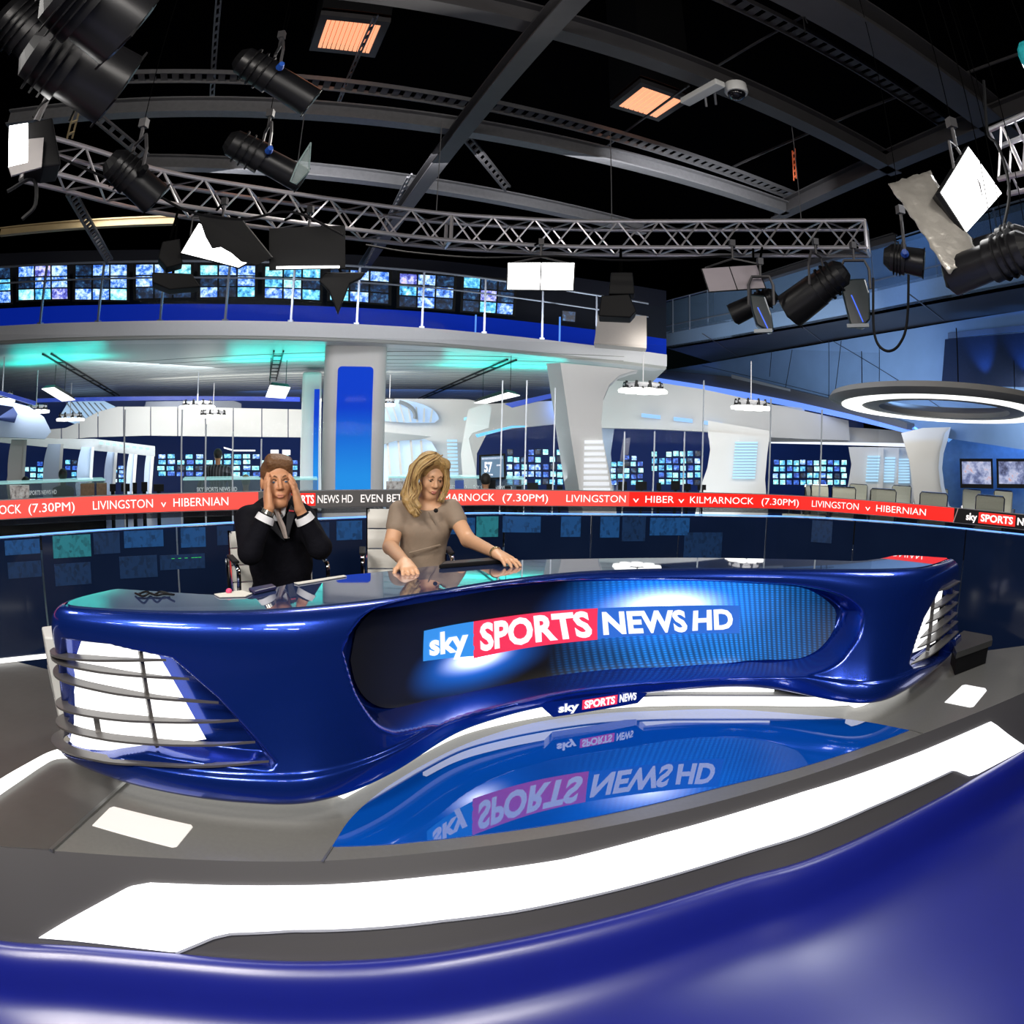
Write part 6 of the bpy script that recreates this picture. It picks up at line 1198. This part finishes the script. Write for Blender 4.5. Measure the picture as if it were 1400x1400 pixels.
for q, pts in ((-1, ((368, 690), (372, 697), (379, 712), (375, 712), (366, 698))), (1, ((385, 690), (391, 694), (389, 706), (384, 700)))):
    mb = MB(); mb.prism([atD(x, y, 3.275) for x, y in pts], back*.01); obj('collar', mb, SHIRT, man)
for pts in (((356, 692), (367, 696), (381, 722), (390, 740), (384, 736), (370, 722), (366, 712)), ((398, 690), (405, 700), (400, 716), (394, 738), (391, 722), (392, 704))):
    mb = MB(); mb.prism([atD(x, y, 3.262) for x, y in pts], back*.012); obj('lapel', mb, mat('lapel_satin', (.010, .010, .016), .55, noise=.2), man, bevel=.003)
mb = MB(); mb.prism([atD(x, y, 3.25) for x, y in ((395, 697), (402, 698), (402, 700), (395, 699))], back*.006); obj('lapel_pin', mb, mat('pin_red', (.5, .03, .05), .4, noise=.1), man)
hp = hand_prims(wl, atD(363, 652, 3.22)-wl, (hm-wl)+rt_*.3, 1.02, side=1, curl=.12, spread=.10)+hand_prims(wr_, atD(400, 651, 3.22)-wr_, (hm-wr_)-rt_*.3, 1.02, side=-1, curl=.14, spread=.16)
body = head_prims(hm, fm, HS)+[('cap', hm-Vector((0, 0, .07))+back*.02, neck0-Vector((0, 0, .02)), .055, .058, .02), ('cap', wl-(wl-ell_).normalized()*.07, wl+Vector((0, 0, .005)), .030, .024, .012), ('cap', wr_-(wr_-elr).normalized()*.07, wr_+Vector((0, 0, .005)), .030, .024, .012)]+hp
blob('head_and_hands', body, SKIN_M, man, .0042)
P = lambda x, y, z: L3(hm, fm, x, y, z); R_ = RM(fm)
blob('hair', [('ell', P(0, -.018, .042), (.080, .095, .084), R_, .01), ('cap', P(-.045, .045, .080), P(.035, .06, .090), .024, .024, .03), ('cap', P(-.05, .0, .09), P(.03, .02, .105), .026, .026, .03), ('ell', P(0, .108, -.004), (.066, .062, .074), R_, .012, 'neg'), ('ell', P(0, .05, -.075), (.10, .10, .075), R_, .015, 'neg')], HAIR_M, man, .005)
face_details(hm, fm, man, HS, mat('lips_man', (.55, .22, .16), .45, noise=.1), mat('brow_brown', (.16, .08, .04), .7, noise=.2), 'blue', lid=.22, skin=SKIN_M)
mb = MB(); u_ = (wl-ell_).normalized(); mb.cyl(wl-u_*.022, wl-u_*.004, .031, .030, n=20); obj('wristwatch', mb, mat('watch_steel', (.6, .58, .52), .2, metal=.9, noise=.1), man, smooth=True)
# ---------- the woman in the taupe dress
hw = atD(588, 650, 3.62); wom = thing('person', 'blonde woman in a taupe short-sleeved dress looking down', 'person', (hw.x, hw.y, 0))
bk = Vector((hw.x, hw.y, 0)).normalized(); rw = Vector((bk.y, -bk.x, 0)).normalized()
fw = frame(-bk*1.0+rw*.42+Vector((0, 0, -.36)), roll=math.radians(-3))
Dw = 3.62; W_ = lambda x, y, d=0: atD(x, y, Dw+d)
nk = W_(584, 686, .04); sl, sr = W_(546, 699, .03), W_(617, 697, .02); ch = W_(582, 716, .05); wa = W_(578, 752, .06); hpw = W_(577, 790, .08); TW = RM((rw, bk, Vector((0, 0, 1))))
el_, er_ = W_(534, 748, -.05), W_(640, 738, -.10); hl = at(556, 776, .745); hr = at(689, 766.5, .75)
wl2 = hl + (el_-hl).normalized()*.07; wl2.z = .755; wr2 = hr + (er_-hr).normalized()*.10; wr2.z = max(wr2.z, .765)
dress = [('ell', ch, (.145, .095, .13), TW, .05), ('ell', ch-bk*.045+rw*.055-Vector((0, 0, .03)), (.062, .055, .06), TW, .04), ('ell', ch-bk*.045-rw*.055-Vector((0, 0, .03)), (.062, .055, .06), TW, .04), ('ell', wa, (.125, .09, .13), TW, .06), ('ell', Vector((hpw.x, hpw.y, .50)), (.165, .125, .15), TW, .06), ('cap', sl+rw*.01, sr-rw*.01, .045, .045, .04),
         ('cap', sl, sl.lerp(el_, .42), .056, .052, .03), ('cap', sr, sr.lerp(er_, .36), .056, .052, .03), ('ell', nk-bk*.05+Vector((0, 0, .012)), (.088, .085, .050), TW, .012, 'neg')]
for q in (-1, 1):
    h = Vector((hpw.x, hpw.y, .44))+rw*.09*q; dress.append(('cap', h, h-bk*.36, .085, .065, .04))
blob('dress', dress, DRESS, wom, .0065)
body = head_prims(hw, fw, .93, True)+[('cap', hw-Vector((0, 0, .07))+bk*.015, nk-Vector((0, 0, .03)), .046, .050, .025), ('ell', nk-Vector((0, 0, .045))+bk*.0, (.118, .072, .055), TW, .03), ('cap', sl, el_, .044, .040, .02), ('cap', el_, wl2, .040, .024, .015), ('cap', sr, er_, .044, .038, .02), ('cap', er_, wr2, .038, .024, .015)]
body += hand_prims(wl2, hl-wl2+Vector((.02, -.03, -.01)), (0, 0, -1), .92, side=-1, curl=.35, spread=.15)+hand_prims(wr2, (hr-wr2)+Vector((.03, 0, 0)), (0, 0, -1), .92, side=1, curl=.22, spread=.15)
blob('head_and_arms', body, SKIN_W, wom, .0045)
P = lambda x, y, z: L3(hw, fw, x*.93, y*.93, z*.93); R_ = RM(fw)
G_ = lambda pts, r0, r1: [('cap', W_(*pts[i]), W_(*pts[i+1]), r0+(r1-r0)*i/(len(pts)-1), r0+(r1-r0)*(i+1)/(len(pts)-1), .012) for i in range(len(pts)-1)]
hair = [('ell', P(0, -.02, .042), (.080, .095, .086), R_, .01), ('cap', P(-.055, .045, .085), P(.02, .065, .112), .030, .028, .025), ('cap', P(.03, .06, .10), P(.072, .035, .04), .022, .020, .02), ('cap', P(-.045, .06, .08), P(-.078, .03, .01), .026, .022, .02), ('ell', P(.004, .12, -.010), (.064, .065, .094), R_, .014, 'neg')]
hair += G_([(566, 640, -.03), (563, 660, -.05), (561, 676, -.07)], .029, .026)+G_([(561, 672, -.07), (556, 684, -.09), (562, 695, -.10), (570, 704, -.12)], .028, .012)+G_([(572, 668, -.08), (566, 682, -.11), (572, 692, -.12), (562, 700, -.12)], .020, .012)+G_([(560, 660, 0), (553, 676, -.02), (561, 690, -.05)], .028, .014)
hair += G_([(608, 636, 0), (611, 655, -.02), (609, 670, -.04), (602, 682, -.05)], .018, .010)+G_([(604, 660, .02), (608, 675, 0), (600, 684, -.02)], .018, .010)+G_([(590, 660, .10), (590, 690, .10)], .06, .04)
blob('hair', hair, HAIR_W, wom, .005)
face_details(hw, fw, wom, .93, mat('lips_rose', (.60, .20, .17), .35, noise=.1), mat('brow_fair', (.22, .12, .05), .7, noise=.2), 'dark', lid=.5, skin=SKIN_W)
rh = random.Random(11)
def strands(paths, n, r, m, spread):
    mb = MB()
    for _ in range(n):
        pts = rh.choice(paths); o = Vector((rh.gauss(0, 1), rh.gauss(0, 1), rh.gauss(0, 1)))*spread; ph = rh.uniform(0, 6.28); L_ = len(pts)
        Q = [W_(x, y, d_)+o*(1-.35*i/(L_-1))+rw*.004*math.sin(ph+i*1.7) for i, (x, y, d_) in enumerate(pts)]; Q = cr(Q, 4); mb.tube(Q, [r*(1-.6*k/(len(Q)-1)) for k in range(len(Q))], 5)
    o = obj('hair_strands', mb, m, wom, smooth=180); o['kind'] = 'stuff'
LOCKS = [[(596, 624, -.06), (582, 626, -.08), (568, 637, -.075), (562, 656, -.075), (559, 676, -.09), (564, 690, -.11), (572, 702, -.13)], [(594, 623, -.03), (575, 629, -.05), (563, 645, -.05), (557, 664, -.06), (554, 682, -.08), (561, 696, -.11), (568, 705, -.12)], [(597, 626, -.09), (586, 632, -.12), (574, 643, -.12), (568, 658, -.11), (570, 672, -.11), (563, 684, -.12), (570, 694, -.13)]]
strands(LOCKS, 90, .0042, HAIR_W, .008); strands(LOCKS, 60, .0035, mat('hair_blonde_light', (.62, .44, .20), .35, noise=.3, nscale=60), .009); strands(LOCKS, 45, .0035, mat('hair_blonde_dark', (.22, .12, .045), .5, noise=.3, nscale=60), .008)
LOCK2 = [[(594, 624, -.08), (604, 632, -.09), (609, 646, -.06), (611, 662, -.05), (607, 676, -.05), (602, 684, -.06)], [(592, 623, -.03), (604, 628, -.04), (611, 642, -.02), (612, 660, -.02), (609, 676, -.03), (604, 686, -.05)]]
strands(LOCK2, 50, .0035, HAIR_W, .006); strands(LOCK2, 30, .003, MATS['hair_blonde_light'], .006)
mb = MB(); c = W_(596, 698, -.105); mb.lathe(c, [(.001, -.008), (.010, -.006), (.012, .002), (.001, .006)], 10, Matrix((rw, Vector((0, 0, 1)), bk)).transposed()); obj('microphone_clip', mb, BLACK, wom)
mb = MB(); mb.tube([W_(x, y, -.108) for x, y in ((586, 700), (590, 708), (596, 718))], [.003, .006, .002], 6); obj('neckline_pleat', mb, mat('pleat_shadow', (.20, .15, .11), .7, noise=.1), wom)  # shade of the pleat put in as a darker dress colour
mb = MB(); mb.tube([W_(x, y, d) for x, y, d in ((560, 756, -.055), (575, 752, -.072), (590, 748, -.07), (602, 745, -.045))], .005, 6); obj('waist_pleat', mb, DRESS, wom)
u_ = (hr-wr2).normalized(); mb = MB(); mb.cyl(wr2-u_*.02, wr2-u_*.004, .029, .028, n=18); obj('wristwatch', mb, mat('watch_gold', (.55, .45, .25), .2, metal=.9, noise=.1), wom, smooth=True)
for q in (-1, 1):
    h = Vector((hpw.x, hpw.y, .43))+rw*.09*q; mb = MB(); mb.tube([h-bk*.34, h-bk*.40-Vector((0, 0, .05)), h-bk*.40-Vector((0, 0, .36))], [.055, .05, .035], 12); mb.ell(h-bk*.46-Vector((0, 0, .385)), .035, .035, .03, 10); obj('leg', mb, SKIN_W, wom, smooth=True)
# ---------- white leather chairs
def white_chair(c, back_dir, ztop, wd, label, seat_z=.40):
    t = thing('presenter_chair', label, 'chair', (c.x, c.y, 0)); b = Vector(back_dir).normalized(); s_ = Vector((b.y, -b.x, 0)); base = Vector((c.x, c.y, 0)); z0 = seat_z+.04; n = 4
    for k in range(n):
        za, zb = z0+(ztop-z0)*k/n+.004, z0+(ztop-z0)*(k+1)/n-.004; ln = .05*(k/n); mb = MB(); P = []
        for i in range(9):
            t_ = i/8; z = za+(zb-za)*t_; bul = .020*math.sin(math.pi*t_)+.014; o = b*(.04+.08*((z-z0)/(ztop-z0)))
            r_ = wd/2-(.012 if (k == n-1 and i > 6) else 0); P.append([base+o-s_*r_-b*bul*.5+Vector((0, 0, z)), base+o-b*bul+Vector((0, 0, z)), base+o+s_*r_-b*bul*.5+Vector((0, 0, z)), base+o+s_*r_+b*.02+Vector((0, 0, z)), base+o-s_*r_+b*.02+Vector((0, 0, z))])
        mb.rings(P); obj('back_pad', mb, WHITE_L, t, smooth=True)
    mb = MB(); P = [[base+s_*wd/2*x-b*y+Vector((0, 0, z)) for x, y, z in ((-1, -.02, z0-.05), (1, -.02, z0-.05), (1, -.02, z0), (-1, -.02, z0))], [base+s_*wd/2*x-b*y+Vector((0, 0, z)) for x, y, z in ((-1, .46, z0-.05), (1, .46, z0-.05), (1, .46, z0-.01), (-1, .46, z0-.01))]]; mb.rings(P); obj('seat', mb, WHITE_L, t, bevel=.015)
    for q in (-1, 1):
        a = base+s_*(wd/2+.03)*q; mb = MB(); mb.tube(cr([a+b*.03+Vector((0, 0, z0-.02)), a+b*.05+Vector((0, 0, z0+.20)), a-b*.02+Vector((0, 0, z0+.235)), a-b*.22+Vector((0, 0, z0+.225)), a-b*.27+Vector((0, 0, z0+.18)), a-b*.24+Vector((0, 0, z0-.03))], 5), .011, 8); ar_ = obj('armrest', mb, CHROME, t, smooth=True)
        mb = MB(); mb.beam(a-b*.03+Vector((0, 0, z0+.245)), a-b*.21+Vector((0, 0, z0+.238)), .035, .012); obj('arm_pad', mb, BLACK, ar_, bevel=.004)
        mb = MB(); mb.tube([base+s_*wd/2*q+b*.05+Vector((0, 0, z0)), base+s_*wd/2*q+b*.14+Vector((0, 0, ztop))], .009, 6); obj('back_frame', mb, CHROME, t)
    m = base-b*.2; mb = MB(); mb.cyl(m+Vector((0, 0, z0-.05)), m+Vector((0, 0, .08)), .028, n=12); obj('column', mb, CHROME, t, smooth=True)
    for k in range(5):
        a = 2*math.pi*k/5+.3; q = m+Vector((math.cos(a)*.27, math.sin(a)*.27, .055)); mb = MB(); mb.tube([m+Vector((0, 0, .09)), q], .016, 6); mb.cyl(q-Vector((0, 0, .0)), (q.x, q.y, .03), .012, n=6); mb.ell((q.x, q.y, .027), .026, .026, .027, 8); obj('leg', mb, CHROME, t)
    return t
cmn = atD(371, 780, 3.60); white_chair(cmn, back-rt_*.25, .79, .40, 'white ribbed leather chair under the man in the dark suit')
cwn = atD(553, 770, 3.80); white_chair(cwn, bk-rw*.1, .885, .41, 'white high-backed leather chair behind the blonde woman')
# ---------- things on the desk top
lt = thing('laptop', 'thin black laptop lying on the desk in front of the blonde woman', 'laptop', at(645, 773, .73)); P4 = [at(600, 777.5, .725), at(688, 770.5, .725), at(684, 766.5, .725), at(606, 773, .725)]
mb = MB(); mb.prism(P4, (0, 0, .016)); obj('base', mb, BLACK, lt, bevel=.003); mb = MB(); mb.prism([p.lerp(sum(P4, Vector())/4, .08)+Vector((0, 0, .0165)) for p in P4], (0, 0, .002)); obj('keyboard', mb, mat('key_black', (.03, .03, .035), .4, noise=.3, nscale=200), lt)
def sheet(px, label, z=.726, m=None, name='paper_sheet'):
    mb = MB(); mb.prism([at(x, y, z) for x, y in px], (0, 0, .003)); return tag(obj(name, mb, m or mat('paper_white', (.72, .70, .64), .7, noise=.03)), label, 'paper')
sheet([(293, 813), (330, 808), (345, 812), (336, 816), (300, 817)], 'white paper on the desk at the left of the man'); sheet([(402, 797.5), (470, 787), (474, 788.5), (408, 799.5)], 'white script paper on the desk right in front of the man')
tag(obj('tablet', MB().prism([at(x, y, .726) for x, y in [(340, 808), (372, 802), (378, 806), (348, 813)]], (0, 0, .012)), mat('tablet_navy', (.03, .03, .09), .3, noise=.1), bevel=.003), 'dark flat tablet on the desk before the man', 'tablet')
mb = MB(); mb.ell(at(313, 808, .735), .012, .012, .010, 10); tag(obj('pink_eraser', mb, mat('pink_rubber', (.8, .08, .2), .5, noise=.05), smooth=True), 'small pink object on the white paper left of the man', 'eraser')
for k, pts in enumerate((((185, 811), (196, 815), (205, 811), (214, 814), (224, 812), (238, 813)), ((188, 813), (200, 809), (210, 813), (220, 809), (232, 812)))):
    mb = MB(); mb.tube(cr([at(x, y, .73+.006*(i % 2)) for i, (x, y) in enumerate(pts)], 6), .004, 5); tag(obj('earpiece_cable', mb, BLACK), ['tangled black cable on the left end of the desk top', 'thinner black cable looped over the tangled one on the desk top'][k], 'cable')
# ---------- background people
def bg_person(px, py, D, label, hair, top, h_head=.235, view='back', arms=True, w_=1.0, legs=True, m_skin=None):
    c = atD(px, py, D); t = thing('person', label, 'person', (c.x, c.y, NF)); b = Vector((c.x, c.y, 0)).normalized(); s_ = Vector((b.y, -b.x, 0)); Z = Vector((0, 0, 1)); TT = RM((s_, b, Z)); sh = c-Z*.27
    mt = top; body = [('ell', sh-Z*.12, (.20*w_, .12, .22), TT, .08), ('ell', sh-Z*.42, (.17*w_, .12, .22), TT, .08), ('cap', sh-s_*.15*w_, sh+s_*.15*w_, .07, .07, .06)]
    if arms:
        for q in (-1, 1):
            e = sh+s_*(.36 if q < 0 and view == 'back' else .26)*q-Z*.30; h = sh+s_*.16*q-Z*.50-b*.05; body += [('cap', sh+s_*.19*q*w_, e, .06, .05, .04), ('cap', e, h, .05, .04, .03)]
    blob('shirt', body, mt, t, .022)
    blob('head_and_neck', [('ell', c, (.078, .095, .115), TT, .03), ('cap', c-Z*.1, sh, .05, .055, .03)], m_skin or SKIN_M, t, .014)
    blob('hair', [('ell', c+Z*.02+b*(-.015 if view == 'back' else .015), (.086, .10, .108), TT, .03)], hair, t, .014)
    if legs: blob('trousers', [('cap', sh+s_*.09*q-Z*.55, Vector((c.x, c.y, NF+.05))+s_*.1*q, .09, .05, .05) for q in (-1, 1)], BLACK, t, .03)
    return t
STR = bpy.data.materials.new('striped_shirt'); STR.use_nodes = True; nt = STR.node_tree; wv = nt.nodes.new('ShaderNodeTexWave'); wv.inputs['Scale'].default_value = 5.5; tc = nt.nodes.new('ShaderNodeTexCoord'); nt.links.new(tc.outputs['Object'], wv.inputs['Vector']); rp = nt.nodes.new('ShaderNodeValToRGB'); rp.color_ramp.elements[0].color = (.012, .012, .015, 1); rp.color_ramp.elements[1].color = (.16, .16, .18, 1); rp.color_ramp.elements[0].position = .6; nt.links.new(wv.outputs['Color'], rp.inputs[0]); nt.links.new(rp.outputs[0], nt.nodes['Principled BSDF'].inputs['Base Color'])
HD_ = mat('hair_dark', (.02, .014, .01), .6, noise=.2)
bg_person(298, 622, 13.4, 'man in a dark striped shirt standing in the newsroom with his back turned', HD_, STR)
bg_person(86, 650, 12.8, 'dark-haired person seated behind the far left counter, in silhouette', HD_, BLACK, arms=False, legs=False, m_skin=mat('skin_silhouette', (.12, .06, .035), .5, noise=.05))  # shade of the silhouette put into a darker skin colour
bg_person(35, 661, 12.8, 'person low behind the far left counter, only dark hair showing', HD_, BLACK, arms=False, legs=False)
bg_person(664, 657, 11.4, 'person seated below the score screen, only dark hair showing', HD_, BLACK, arms=False, legs=False)
bg_person(336, 658, 12.6, 'blond person low behind the counter at the left of the suited man', mat('hair_sandy', (.25, .18, .09), .5, noise=.2), POOLB, arms=False, legs=False)
